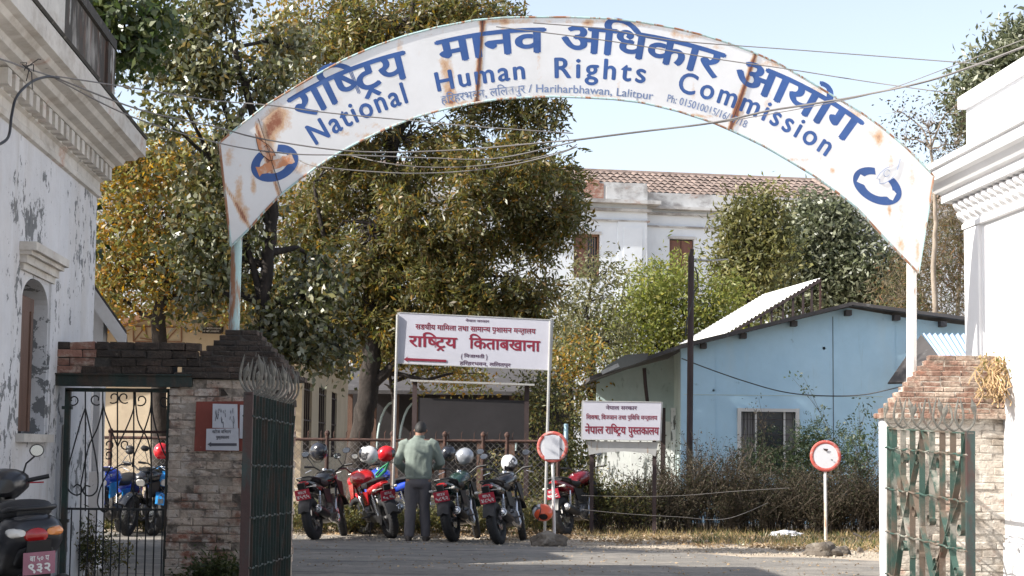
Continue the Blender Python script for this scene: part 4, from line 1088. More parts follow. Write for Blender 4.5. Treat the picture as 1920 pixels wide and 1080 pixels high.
# ================================================================ CREAM BUILDING AND OUTBUILDINGS, LEFT
cb = thing('cream_building', 'cream plastered building with brown roof trim and barred windows behind the left pillar', 'building', (-6.0, 40, 0))
YC = 36.0
lx, rx = P(238, 800, YC).x, P(565, 800, YC).x
pkc = P(400, 560, YC); lz = P(238, 612, YC).z; rz = P(600, 632, YC).z
mb = MB(); mb.prism([Vector((lx - 2, YC, -.02)), Vector((rx, YC, -.02)), Vector((rx, YC, rz + .1)), Vector((pkc.x, YC, pkc.z - .05)), Vector((lx - 2, YC, lz - .5))], (0, 0, 0), (0, .2, 0)); mb.build('gable_wall', m_cream, cb)
c0, c1 = Vector((rx, YC + .2, 0)), Vector((-4.32, 48, 0)); cu = (c1 - c0).normalized(); cn = Vector((cu.y, -cu.x, 0))
def CW(s, out, z): return c0 + cu * s + cn * out + Vector((0, 0, z))
def cs(px): return (onplane(px, 800, c0, cn) - c0).dot(cu)
cw = [(cs(569), cs(584), 1.1, 2.65), (cs(597), cs(611), 1.1, 2.65), (cs(621), cs(631), 1.1, 2.65)]
mb = MB(); wall_holes(mb, CW, 0, 12, 0, rz, .2, cw); mb.build('side_wall', m_cream, cb)
for a, b, z0, z1 in cw:
    q = MB(); wbox(q, CW, a, b, -.19, -.14, z0, z1); wo_ = q.build('window', m_glass, cb)
    for k in range(4):
        x = a + (b - a) * (k + .5) / 4; q = MB(); wbox(q, CW, x - .02, x + .02, -.06, -.03, z0, z1); q.build('bar', m_pole_dark, wo_)
    q = MB()
    for t in (.1, .5, .9): wbox(q, CW, a, b, -.03, -.01, z0 + (z1 - z0) * t - .015, z0 + (z1 - z0) * t + .015)
    q.build('cross_bar', m_pole_dark, wo_)
mb = MB(); e0 = Vector((lx - 2.2, 0, lz - .55)); slab(mb, e0, (pkc.x, 0, pkc.z + .05), YC - .5, YC + 12, .1); mb.build('roof', m_brown_trim, cb)
mb = MB(); e1 = Vector((rx + .75, 0, rz + .05)); slab(mb, (pkc.x, 0, pkc.z + .052), e1, YC - .5, YC + 12, .1); mb.build('roof', m_brown_trim, cb)
# brown painted line frame on the gable
mb = MB()
def ln(x0, y0, x1, y1, w=.035): mb.bar(P(x0, y0, YC - .01), P(x1, y1, YC - .01), .01, w, up=(0, 1, 0)) if False else mb.bar(P(x0, y0, YC - .012), P(x1, y1, YC - .012), .02, w * .6)
for l in ((250, 612, 340, 614), (250, 640, 340, 641), (250, 612, 250, 640), (340, 614, 340, 641), (252, 638, 272, 613), (284, 634, 304, 613), (272, 613, 276, 634), (304, 613, 308, 634), (312, 638, 334, 614), (262, 634, 290, 638)): ln(*l)
mb.build('line_ornament', m_brown_trim, cb)
mb = MB(); mb.prism([P(378, 612, YC - .03), P(419, 612, YC - .03), P(418, 626, YC - .03), P(379, 625, YC - .03)], (0, 0, 0), (0, .02, 0)); npl = mb.build('name_plate', m_board_dark, cb)
mb = MB(); 
for z_, sx_ in ((617, 34), (622.5, 30)):
    a = P(381, z_, YC - .032)
    put_text(mb, 'रा कितावखाना', boardmap(a, Vector((1, 0, 0)), Vector((0, 0, 1)), Vector((0, -1, 0)), .05, w=sx_ / 94.4), fit=True)
mb.build('lettering', m_white, npl, fix=False)
# steep roofed annex behind the colonial building, seen as a bargeboard and through the side gate
oh = thing('annex_building', 'small pale annex with steep roof and grey bargeboard between the colonial building and cream gable', 'outbuilding', (-6.5, 21.5, 0))
e0a, e1a, r0a, r1a = Vector((-4.42, 19.6, 0)), Vector((-5.40, 24.2, 0)), Vector((-6.45, 19.6, 0)), Vector((-7.35, 24.2, 0))
w0a, w1a = Vector((-8.6, 19.6, 0)), Vector((-9.4, 24.2, 0))
EZ, RZ = 2.84, 5.6  # unseen depth and ridge of the annex sized to shade the road
def up3(v, z): return Vector((v.x, v.y, z))
mb = MB(); mb.prism([up3(e0a, -.02), up3(e0a, EZ), up3(r0a, RZ), up3(w0a, EZ), up3(w0a, -.02)], (0, 0, 0), (0, .15, 0)); mb.build('gable_wall', m_fascia, oh)
mb = MB(); mb.prism([up3(e0a, -.02) + Vector((0, .151, 0)), up3(e1a, -.02), up3(e1a, EZ), up3(e0a, EZ) + Vector((0, .151, 0))], (0, 0, 0), (-.15, 0, 0)); mb.build('side_wall', m_fascia, oh)
dz = Vector((.29, 0, -.40))
for q0, q1 in (((e0a, r0a), (e1a, r1a)), ((w0a, r0a), (w1a, r1a))):
    k_ = Vector((-.29 if q0[0].x < -7 else .29, 0, -.40))
    p1, p2, p3, p4 = up3(q0[0], EZ + .03) + k_ + Vector((0, -.18, 0)), up3(q0[1], RZ + .03) + Vector((0, -.18, 0)), up3(q1[1], RZ + .03), up3(q1[0], EZ + .03) + k_
    mb = MB(); mb.prism([p1, p2, p3, p4], (0, 0, 0), (0, 0, .07)); mb.build('roof', m_roof_dark, oh)
a_ = up3(e0a, EZ) + dz + Vector((0, -.20, .06)); b_ = up3(r0a, RZ) + Vector((0, -.20, .06))
mb = MB(); mb.prism([a_, b_, b_ + Vector((0, 0, -.28)), a_ + Vector((0, 0, -.20))], (0, 0, 0), (0, .03, 0)); mb.build('bargeboard', m_fascia, oh)
YO = 19.5
def OP(px, py, Y=YO): return P(px, py, Y)
mb = MB(); a, b = OP(155, 900).x, OP(194, 900).x; z = OP(180, 884).z; mb.box(((a + b) / 2, YO - .08, z / 2), (b - a, .3, z)); mb.build('plinth_block', m_plaster_old, oh)
for px in (168, 187):
    mb = MB(); q = OP(px, 800); mb.box((q.x, YO + .06, .98), (.03, .05, 1.9)); mb.build('door_jamb', m_white_new, oh)
mb = MB(); a, b = OP(118, 900, 19.3).x, OP(156, 900, 19.3).x; z = OP(140, 966, 19.3).z; mb.box(((a + b) / 2, 19.35, z / 2), (b - a, .2, z)); mb.build('red_dado', m_oxide, oh)
# low veranda building in the shade behind the big tree
vb = thing('veranda_building', 'low dark veranda building in shade behind the fence and big tree', 'building', (-2, 50, 0))
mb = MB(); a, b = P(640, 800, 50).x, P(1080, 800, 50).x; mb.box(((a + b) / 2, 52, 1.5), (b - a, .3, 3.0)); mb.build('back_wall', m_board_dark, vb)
for px in (655, 700, 742, 778, 830, 900, 960):
    q = P(px, 800, 50); mb = MB(); mb.box((q.x, 50, 1.4), (.16, .16, 2.8)); mb.build('pillar', m_wood_brown, vb)
    mb = MB(); pts = [(q.x + .1 + .45 * (1 - math.cos(t)), 49.95, 1.3 + 1.3 * math.sin(t)) for t in [k * .26 for k in range(7)]]; mb.tube(pts, .035, 5); mb.build('brace', m_teal_wall, vb)
mb = MB(); mb.prism([Vector((a, 49.3, 2.9)), Vector((b, 49.3, 2.9)), Vector((b, 53, 3.7)), Vector((a, 53, 3.7))], (0, 0, 0), (0, 0, -.1)); mb.build('roof', m_roof_dark, vb)

# ================================================================ SIGN BOARDS, FENCE, POLES
def board(name, label, cat, quad, Y, th=.04, mat=None):
    t = thing(name, label, cat, tuple(P(quad[3][0], quad[3][1], Y)))
    pts = [P(x, y, Y) for x, y in quad]
    mb = MB(); mb.prism(pts, (0, 0, 0), (0, th, 0)); mb.build('panel', mat or m_signwhite, t)
    mb = MB()
    for a, b in zip(pts, pts[1:] + pts[:1]): mb.bar(a + Vector((0, th / 2 - .001, 0)), b + Vector((0, th / 2 - .001, 0)), th + .012, .014)
    mb.build('frame', m_galv, t)
    return t, pts
Y1s = 27.6
ks, kp = board('direction_sign', 'wide white sign with maroon Devanagari lettering and left arrow on tall thin poles', 'sign', [(748, 586), (1035, 600), (1031, 694), (744, 681)], Y1s)
def linemap(Yx, x0, y0, x1, y1, h, out=.006):
    """text fitted between two pixels; h letter height in px"""
    a = P(x0, y0, Yx - out * .5); b = P(x1, y1, Yx - out * .5); u = b - a; zz = Vector((0, 0, 1)); hm = h / (3400.0 / Yx) / DH
    def f(u_, v, l): return a + u * u_ + zz * (v * hm) + Vector((0, -1, 0)) * (l * .0001)
    return f
mb = MB()
put_text(mb, 'रािष~ट^य', linemap(Y1s, 767, 649, 856, 653, 19), .03, fit=True)
put_text(mb, 'िकताबखाना', linemap(Y1s, 880, 653, 1012, 659, 19), .03, fit=True)
put_text(mb, 'सङघीय मािमला तथा सामान~य प^शासन मन~त^ालय', linemap(Y1s, 779, 617, 1004, 626, 9), .02, fit=True)
mb.prism([P(757 + a, 673.5 + b, Y1s - .006) for a, b in ((0, 0), (8, -5), (7, -2.2), (80, 1.0), (80, 5.5), (7, 2.4), (8, 5.5))], (0, 0, 0), (0, -.003, 0))
mb.build('lettering', m_signred, ks, fix=False)
mb = MB()
put_text(mb, 'नेपाल सरकार', linemap(Y1s, 873, 603, 917, 605, 4.2), .02, fit=True)
put_text(mb, '(', linemap(Y1s, 864, 672, 867, 672, 8), .02, fit=True); put_text(mb, ')', linemap(Y1s, 911, 673, 914, 673, 8), .02, fit=True)
put_text(mb, 'िनजामती', linemap(Y1s, 870, 670, 908, 671.5, 5.5), .02, fit=True)
put_text(mb, 'हिरहरभवन, लिलतपुर', linemap(Y1s, 862, 684, 957, 688, 6.2), .02, fit=True)
mb.build('small_lettering', m_signdark, ks, fix=False)
for (xt, yt, xb_) in ((745.5, 590, 736), (1032, 602, 1022)):
    a = P(xt, yt, Y1s - .03); b = G(xb_, 1000); b = Vector((P(xb_, 900, Y1s).x, Y1s + .02, 0))
    mb = MB(); mb.tube([a, b], .022, 8); mb.build('pole', m_galv, ks, smooth=40)
Y2s = 28.6
ls, kp = board('library_sign', 'smaller white sign with maroon Devanagari lettering above a grey plank by the teal wall', 'sign', [(1094, 752), (1240, 754), (1237, 826), (1092, 824)], Y2s)
mb = MB()
put_text(mb, 'नेपाल', linemap(Y2s, 1097, 813, 1131, 813, 13), .03, fit=True)
put_text(mb, 'रािष~ट^य', linemap(Y2s, 1135, 813, 1173, 814, 13), .03, fit=True)
put_text(mb, 'पुस~तकालय', linemap(Y2s, 1178, 814, 1235, 815, 13), .03, fit=True)
put_text(mb, 'िशक~षा, िवज~ञान तथा प^िविध मन~त^ालय', linemap(Y2s, 1099, 786, 1232, 787.5, 7.5), .015, fit=True)
mb.build('lettering', m_signred, ls, fix=False)
mb = MB(); put_text(mb, 'नेपाल सरकार', linemap(Y2s, 1136, 768, 1194, 768.5, 6.5), .02, fit=True); mb.build('small_lettering', m_signdark, ls, fix=False)
mb = MB(); q = [P(x, y, Y2s + .05) for x, y in ((1102, 827), (1234, 829), (1229, 856), (1215, 850), (1170, 846), (1125, 849), (1104, 853))]; mb.prism(q, (0, 0, 0), (0, .04, 0)); mb.build('lower_plank', m_galv, ls)
for px in (1110, 1228):
    x = P(px, 900, Y2s).x; mb = MB(); mb.box((x, Y2s + .12, .85), (.06, .06, 1.7)); mb.build('leg', m_pole_dark, ls)
# dark notice board
Y3 = 29.4
nb = thing('notice_board', 'large black notice board under a thin hood behind the wire fence', 'notice board', (P(885, 800, Y3).x, Y3, 0))
def NP(x, y): return P(x, y, Y3)
mb = MB(); mb.prism([NP(784, 746), NP(984, 751), NP(984, 828), NP(784, 825)], (0, 0, 0), (0, .05, 0)); mb.build('panel', m_board_dark, nb)
for px in (778, 988):
    mb = MB(); t_ = NP(px, 716 if px < 800 else 722); mb.box((t_.x, Y3 + .02, t_.z / 2), (.075, .075, t_.z)); mb.build('post', m_pole_dark, nb)
mb = MB(); mb.bar(NP(770, 714), NP(1002, 722), .28, .03); mb.build('hood', m_galv, nb)
# round no-entry signs
def round_sign(label, cx, cy, Y, base, paper, rad=29):
    c = P(cx, cy, Y); rr_ = rad / (3400 / Y)
    bs = Vector((P(base[0], base[1], Y).x, Y + .03, 0))
    t = thing('round_sign', label, 'road sign', tuple(bs), group='round signs on poles')
    Mx = Matrix.Translation(c) @ Matrix.Rotation(R(90), 4, 'X')
    mb = MB(); mb.lathe([(0.001, .0), (rr_ * .8, .0), (rr_ * .8, -.012), (.001, -.012)], 40, Mx); mb.build('disc', m_disc, t)
    mb = MB(); mb.torus(Mx @ Matrix.Translation((0, 0, -.004)), rr_ * .89, rr_ * .12, .012, 44, 8); mb.build('ring', m_signring, t, smooth=50)
    mb = MB(); mb.tube([(c.x, Y + .035, c.z + .1), (c.x, Y + .035, c.z - .1), bs], .022, 10); mb.build('pole', m_post_white, t, smooth=40)
    if paper:
        mb = MB(); mb.prism([P(cx + a, cy + b, Y - .016) for a, b in ((-15, -21), (13, -21), (13, 23), (-15, 23))], (0, 0, 0), (0, .003, 0)); mb.build('paper', m_paper, t)
        mb = MB(); mb.bar(P(cx + 14, cy + 2, Y - .018), P(cx + 20, cy + 8, Y - .018), .004, .012); mb.build('mark', m_pole_dark, t)
    else:
        mb = MB(); mb.prism([P(cx + a, cy + b, Y - .014) for a, b in ((-5, -14), (5, -13), (3, -9), (-2, -10))], (0, 0, 0), (0, -.002, 0)); mb.prism([P(cx + a, cy + b, Y - .014) for a, b in ((10, 6), (14, 7), (13, 9), (10, 8))], (0, 0, 0), (0, -.002, 0)); mb.build('chip', m_pole_dark, t)
    mb = MB(); mb.tube([c + Vector((-.09, .02, -rr_ * .85)), c + Vector((-.03, .03, -rr_ * 1.08)), c + Vector((.03, .03, -rr_ * 1.08)), c + Vector((.09, .02, -rr_ * .85))], .006, 5); mb.build('bracket', m_rust, t)
round_sign('faded round red ringed sign with a paper sheet, beside the parked motorbikes', 1036, 838, 26.4, (1040, 1000), True)
round_sign('bright round white sign with a red ring in front of the blue building', 1548, 855, 26.2, (1549, 1017), False)
# rocks
def rock(label, cx, cy, w, h, seed, Yo=0):
    g = G(cx, cy); rr_ = random.Random(seed); s_ = g.y / 3400
    bm = bmesh.new(); bmesh.ops.create_icosphere(bm, subdivisions=4, radius=1)
    for v in bm.verts:
        d = 1 + .34 * noise.noise(v.co * 1.3 + Vector((seed, 0, 0))) + .14 * noise.noise(v.co * 3.2 + Vector((0, seed, 0))) + .04 * noise.noise(v.co * 9)
        v.co = Vector((v.co.x * d * w * s_ / 2, v.co.y * d * w * s_ * .36, max(-.05, v.co.z * d * h * s_ * .75 + h * s_ * .25)))
    me = bpy.data.meshes.new('rock'); bm.to_mesh(me); bm.free(); me.materials.append(m_rock)
    o = bpy.data.objects.new('rock', me); COL.objects.link(o); o.location = (g.x, g.y, 0); tag(o, label, 'rock', 'rocks holding the round signs')
    return o
rock('dark flat rock at the foot of the papered round sign', 1026, 1024, 70, 26, 1)
rock('pale tilted rock at the foot of the bright round sign', 1540, 1042, 68, 27, 2.5)
rock('small stone leaning beside the pale rock', 1578, 1040, 32, 16, 5)
rock('small pale stone in the dry grass', 1612, 1036, 12, 10, 9)
# fence
YF = 28.9
fn = thing('wire_fence', 'rusty pipe fence with diamond wire mesh behind the motorbikes', 'fence', (P(760, 900, YF).x, YF, 0))
fx0, fx1 = P(-100, 900, YF).x, P(1046, 900, YF).x
rz0 = P(545, 818, YF).z; rz1 = P(1000, 827, YF).z
mb = MB(); mb.tube([(fx0, YF, 1.44), (fx1, YF, 1.45)], .024, 8); mb.build('top_rail', m_rust, fn)
mb = MB(); mb.tube([(fx0, YF, .12), (fx1, YF, .12)], .02, 8); mb.build('bottom_rail', m_rust, fn)
for px in (60, 205, 340, 460, 612, 735, 833, 905, 950, 1046):
    x = P(px, 900, YF).x
    mb = MB(); mb.tube([(x, YF, 0), (x, YF, 1.52)], .032, 8); po = mb.build('post', m_rust, fn)
    mb = MB(); mb.lathe([(.001, 0), (.04, .02), (.045, .05), (.03, .08), (.001, .1)], 10, Matrix.Translation((x, YF, 1.50))); mb.build('finial', m_rust, po)
for px in range(552, 1045, 24):
    x = P(px, 900, YF).x; mb = MB(); mb.tube([(x, YF, 1.43), (x, YF, 1.56), (x + .02, YF, 1.60)], [.009, .008, .002], 5); mb.build('spike', m_rust, fn)
mb = MB(); st = .10; x = fx0 - 1.4
def clipseg(xa, za, xb, zb):
    return (xa, za, xb, zb)
while x < fx1:
    for d in (1, -1):
        xa, xb = (x, x + 1.32) if d > 0 else (x + 1.32, x)
        za, zb = .12, 1.44
        # clip to the fence ends
        t0, t1 = 0.0, 1.0
        dx = xb - xa
        for lim, sg_ in ((fx0, 1), (fx1, -1)):
            fa = (xa - lim) * sg_; fb = (xb - lim) * sg_
            if fa < 0 and fb < 0: t0, t1 = 1, 0
            elif fa < 0: t0 = max(t0, fa / (fa - fb))
            elif fb < 0: t1 = min(t1, fa / (fa - fb))
        if t1 > t0: mb.bar((xa + dx * t0, YF + .004 * d, za + (zb - za) * t0), (xa + dx * t1, YF + .004 * d, za + (zb - za) * t1), .0045)
    x += st
mb.build('wire_mesh', m_wire, fn, kind='stuff', fix=False)
# low concrete wall behind the bikes left
mb = MB(); x0, x1 = P(545, 900, 30).x, P(640, 900, 30).x
# utility pole
YPp = 32.0
up = thing('steel_pole', 'dark rusted steel pole standing before the blue wall', 'pole', (P(1294, 900, YPp).x, YPp, 0))
a = P(1296, 480, YPp); b = Vector((P(1292, 900, YPp).x, YPp, 0))
mb = MB(); mb.tube([b, a], .055, 10); mb.build('shaft', m_pole_dark, up, smooth=40)
mb = MB(); mb.tube([a, P(1298, 467, YPp)], .035, 8); mb.build('top_pipe', m_pole_dark, up)
mb = MB(); mb.tube([P(1299, 486, YPp), P(1306, 486, YPp), P(1307, 493, YPp)], .02, 8); mb.build('insulator', m_galv, up)
mb = MB(); mb.tube([P(x, y, YPp - .1) for x, y in ((1303, 500), (1308, 515), (1309, 538), (1302, 545), (1298, 570), (1288, 600), (1285, 630))], .012, 6); mb.build('hanging_cable', m_wire_dark, up)
bp_ = thing('blue_pole', 'thin blue painted pole among shrubs behind the papered round sign', 'pole', (P(1060, 850, 30).x, 30, 0))
mb = MB(); x = P(1060, 850, 30).x; mb.tube([(x, 30, 0), (x + .01, 30, 1.75)], .035, 8); mb.build('shaft', m_blue_wall, bp_)

# ================================================================ WIRES
def wire(label, pts, r=.006, mat=None, dr=True):
    fin = []
    Q = [P(*p) for p in pts]
    for i in range(len(Q) - 1):
        p0_, p1, p2, p3 = Q[max(0, i - 1)], Q[i], Q[i + 1], Q[min(len(Q) - 1, i + 2)]
        for k in range(8):
            t = k / 8; fin.append(.5 * ((2 * p1) + (p2 - p0_) * t + (2 * p0_ - 5 * p1 + 4 * p2 - p3) * t * t + (3 * p1 - p0_ - 3 * p2 + p3) * t ** 3))
    fin.append(Q[-1])
    mb = MB(); mb.tube(fin, r, 6); return mb.build('overhead_wire', mat or m_wire, None, smooth=60, label=label, cat='wire', group='overhead wires')
wire('topmost wire crossing the arch sign top and the sky to the right', [(1000, 43, 16.3), (1130, 54, 16.3), (1265, 76, 16.2), (1500, 94, 16), (1760, 114, 15.6), (1860, 122, 15.4)], .005)
wire('thin wire sagging below the topmost one across the sky', [(930, 50, 16.4), (1150, 78, 16.4), (1347, 111, 16.3), (1467, 128, 16.2), (1620, 152, 16), (1790, 176, 15.5)], .005)
wire('thick twisted cable rising to the top right corner', [(1075, 263, 16.4), (1200, 247, 16.4), (1337, 230, 16.3), (1440, 208, 16.2), (1510, 197, 16.1), (1620, 178, 15.9), (1760, 146, 15.5), (1930, 84, 15)], .010)
wire('thin wire beside the thick cable at the upper right', [(1337, 232, 16.35), (1510, 202, 16.2), (1650, 172, 15.9), (1780, 126, 15.5), (1930, 70, 15)], .004)
wire('upper wire leaving the left cornice across the arch lettering', [(105, 143, 13.9), (250, 165, 15.0), (400, 188, 16.5), (502, 197, 16.6), (620, 212, 16.6), (770, 226, 16.6), (900, 238, 16.5), (1075, 250, 16.5)], .006)
wire('middle wire passing below the left end of the arch', [(105, 146, 13.9), (260, 205, 15.0), (400, 237, 16.5), (500, 262, 16.6), (667, 284, 16.6), (844, 282, 16.6), (1000, 269, 16.5), (1080, 262, 16.4)], .007)
wire('wire running over the left arch emblem', [(105, 148, 13.9), (250, 220, 15.0), (413, 269, 16.5), (540, 288, 16.6), (667, 291, 16.6), (800, 296, 16.6), (930, 297, 16.5), (1080, 265, 16.4)], .006)
wire('lowest sagging wire under the arch', [(560, 300, 16.9), (600, 313, 16.7), (733, 324, 16.6), (820, 324, 16.6), (889, 319, 16.6), (960, 309, 16.5), (1044, 289, 16.4), (1082, 275, 16.4)], .006)
wire('second lowest sagging wire beneath the arch', [(650, 290, 16.8), (720, 305, 16.6), (790, 313, 16.6), (880, 312, 16.6), (980, 300, 16.5), (1060, 282, 16.4), (1082, 270, 16.4)], .005)
wire('curved black cable looping off the left cornice', [(-12, 275, 11.6), (15, 258, 11.9), (22, 215, 12.1), (32, 180, 12.3), (60, 153, 12.9), (90, 144, 13.5), (110, 147, 13.9)], .010, m_wire_dark)
wire('short wire from the frame edge to the left cornice clamp', [(-12, 107, 11.6), (20, 117, 12.1), (50, 128, 12.7), (105, 146, 13.9)], .006)
wire('wire sagging across the blue wall', [(1278, 672, 32.5), (1330, 692, 32.5), (1400, 716, 32.4), (1470, 735, 32.4), (1540, 742, 32.3), (1620, 740, 32), (1700, 722, 31.5)], .011, m_wire_dark)
wire('short grey wire from the steel pole into the tree', [(1305, 487, 32), (1330, 488, 33), (1365, 486, 35)], .015)
wire('upper strand of wire strung through the dry weeds', [(1090, 929, 27.9), (1180, 931, 27.9), (1280, 929, 27.9), (1380, 921, 27.8), (1480, 915, 27.7)], .0038, m_wire)
wire('lower strand of wire strung through the dry weeds', [(1090, 955, 27.6), (1170, 963, 27.6), (1270, 969, 27.6), (1360, 973, 27.6), (1440, 943, 27.6)], .0038, m_wire)
# ================================================================ VEGETATION
def np_mesh(name, V, Fq, mat, off):
    """V (n,3), Fq (m,4) quads"""
    me = bpy.data.meshes.new(name)
    V = V - np.array(off)[None, :]
    me.vertices.add(len(V)); me.vertices.foreach_set('co', V.astype(np.float32).ravel())
    me.loops.add(Fq.size); me.loops.foreach_set('vertex_index', Fq.astype(np.int32).ravel())
    me.polygons.add(len(Fq)); me.polygons.foreach_set('loop_start', (np.arange(len(Fq)) * Fq.shape[1]).astype(np.int32))
    me.update(calc_edges=True); me.materials.append(mat)
    return me
def unit(a): return a / np.maximum(1e-9, np.linalg.norm(a, axis=1))[:, None]
def leafquads(C, D, l, w, rng, up=.0):
    n = len(C)
    r = rng.normal(size=(n, 3)); r[:, 2] *= .6
    S_ = unit(np.cross(D, r)); N_ = unit(np.cross(D, S_))
    if up:
        flip = N_[:, 2] < 0; N_[flip] *= -1
    l = l * rng.uniform(.55, 1.45, n)[:, None]; w = w * rng.uniform(.7, 1.2, n)[:, None]
    V = np.stack([C, C + D * l * .48 + S_ * w / 2 + N_ * w * .12, C + D * l - N_ * l * .10, C + D * l * .48 - S_ * w / 2 + N_ * w * .12], 1)
    return V.reshape(-1, 3)
def add_leaves(name, parent, mat, C, l, w, rng, droop=.3, label=None):
    D = rng.normal(size=C.shape); D[:, 2] -= droop; D = unit(D)
    V = leafquads(C, D, l, w, rng); Fq = np.arange(len(V)).reshape(-1, 4)
    w_ = WL[parent.name]
    o = bpy.data.objects.new(name, np_mesh(name, V, Fq, mat, w_)); COL.objects.link(o); o.parent = parent
    WL[o.name] = w_
    return tag(o, label, kind='stuff')
def add_fronds(name, parent, mat, C, L, l, w, npair, rng, droop=.5, label=None):
    D = rng.normal(size=C.shape); D[:, 2] = D[:, 2] * .6 - droop; D = unit(D)
    r = rng.normal(size=C.shape); Sd = unit(np.cross(D, r))
    LL = L * rng.uniform(.6, 1.2, len(C))[:, None]
    Cs, Ds = [], []
    for k in range(npair):
        t = (k + .6) / npair
        base = C + D * LL * t + np.array([0, 0, -1]) * (t * t * .25) * LL
        for sg_ in (-1, 1):
            Cs.append(base); Ds.append(unit(Sd * sg_ + D * .75 + rng.normal(size=C.shape) * .22 + np.array([0, 0, -.15])))
    Cc = np.concatenate(Cs); Dd = np.concatenate(Ds)
    V = leafquads(Cc, Dd, l, w, rng); Fq = np.arange(len(V)).reshape(-1, 4)
    w_ = WL[parent.name]
    o = bpy.data.objects.new(name, np_mesh(name, V, Fq, mat, w_)); COL.objects.link(o); o.parent = parent
    WL[o.name] = w_
    return tag(o, label, kind='stuff')
def wob(a, b, n, amp, rr):
    a = Vector(a); b = Vector(b); L = (b - a).length
    pts = []
    off = Vector((0, 0, 0))
    for k in range(n + 1):
        t = k / n
        off = off * .7 + Vector((rr.uniform(-1, 1), rr.uniform(-1, 1), rr.uniform(-1, 1))) * amp * L / n
        e = math.sin(t * math.pi)
        pts.append(a.lerp(b, t) + off * (e if k < n else 0) + Vector((0, 0, .06 * L * e)))
    return pts
def tree(name, label, cat, base, trunk, blobs, leaf, seed, group=None, bark=None, limbs=True, gap=.0, gscale=.9, rlimb=.06, twigs=.35, shell=.35, xl=(), dens=1.0):
    """base (px, Y) ; trunk [(px,py,r)] ; blobs [(px,py,Y,rx_px,rz_px,ry_m,n_clusters)] ; leaf = fn(name,parent,C,rng)"""
    rr = random.Random(seed); rng = np.random.default_rng(seed)
    bark = bark or m_bark
    b0 = P(base[0], 900, base[1]); b0.z = 0
    t = thing(name, label, cat, tuple(b0), group=group)
    nodes = []
    if trunk:
        pts = [Vector((b0.x, b0.y, -.05))] + [P(q[0], q[1], q[3] if len(q) > 3 else base[1]) for q in trunk]; rs = [trunk[0][2] * 1.25] + [q[2] for q in trunk]
        fin, fr = [], []
        for i in range(len(pts) - 1):
            for k in range(4):
                s_ = k / 4; fin.append(pts[i].lerp(pts[i + 1], s_) + Vector((rr.uniform(-1, 1), rr.uniform(-1, 1), 0)) * rs[i] * .18); fr.append(rs[i] + (rs[i + 1] - rs[i]) * s_)
        fin.append(pts[-1]); fr.append(rs[-1])
        mb = MB(); mb.tube(fin, fr, 10); mb.build('trunk', bark, t, smooth=60)
        nodes = list(zip(fin, fr))[len(fin) // 3:]
    CC = []
    br = MB(); nb_ = 0
    for pl_, ra_, rb_ in xl:
        q_ = [P(a_, b_, base[1]) for a_, b_ in pl_]; ff = []
        for i in range(len(q_) - 1):
            for k in range(4): ff.append(q_[i].lerp(q_[i + 1], k / 4) + Vector((rr.uniform(-1, 1), rr.uniform(-1, 1), rr.uniform(-1, 1))) * ra_ * .2)
        ff.append(q_[-1]); br.tube(ff, [ra_ + (rb_ - ra_) * k / (len(ff) - 1) for k in range(len(ff))], 8); nodes += [(f_, rb_ * 1.3) for f_ in ff[3:]]
    for bl in blobs:
        px, py, Y, rx, rz, ry, nc = bl[:7]; nc = int(nc * dens)
        c = P(px, py, Y); s_ = Y / 3400; rx *= s_; rz *= s_
        if nodes and limbs:
            nd, nr = min(nodes, key=lambda q: (q[0] - c).length + (2.0 if q[0].z > c.z else 0))
            pl = wob(nd, c, 6, .35, rr); r0 = min(nr * .8, rlimb)
            br.tube(pl, [r0 * (1 - .65 * k / 6) for k in range(7)], 7)
            limb = pl[2:]
        else: limb = [c, c + Vector((0, 0, -rz * .6))]
        k = 0; tries = 0
        while k < nc and tries < nc * 8:
            tries += 1
            v = Vector((rr.gauss(0, 1), rr.gauss(0, 1), rr.gauss(0, 1))).normalized() * (rr.random() ** shell)
            p = Vector((c.x + v.x * rx, c.y + v.y * ry, c.z + v.z * rz))
            if gap and noise.noise(p * gscale + Vector((seed, 0, 0))) < gap - .5 + 0: continue
            k += 1; CC.append(p)
            if rr.random() < twigs:
                q = min(limb, key=lambda z: (z - p).length)
                pl = wob(q, p, 4, .4, rr); rt = max(.006, r0 * .28 if nodes and limbs else .012)
                br.tube(pl, [rt * (1 - .75 * j / 4) for j in range(5)], 5)
    if br.v: br.build('branches', bark, t, smooth=60, kind='stuff', fix=False)
    C = np.array([tuple(p) for p in CC])
    leaf(t, C, rng)
    return t
def clustered(C, per, sd, rng):
    K = np.repeat(C, per, 0); return K + rng.normal(size=K.shape) * sd

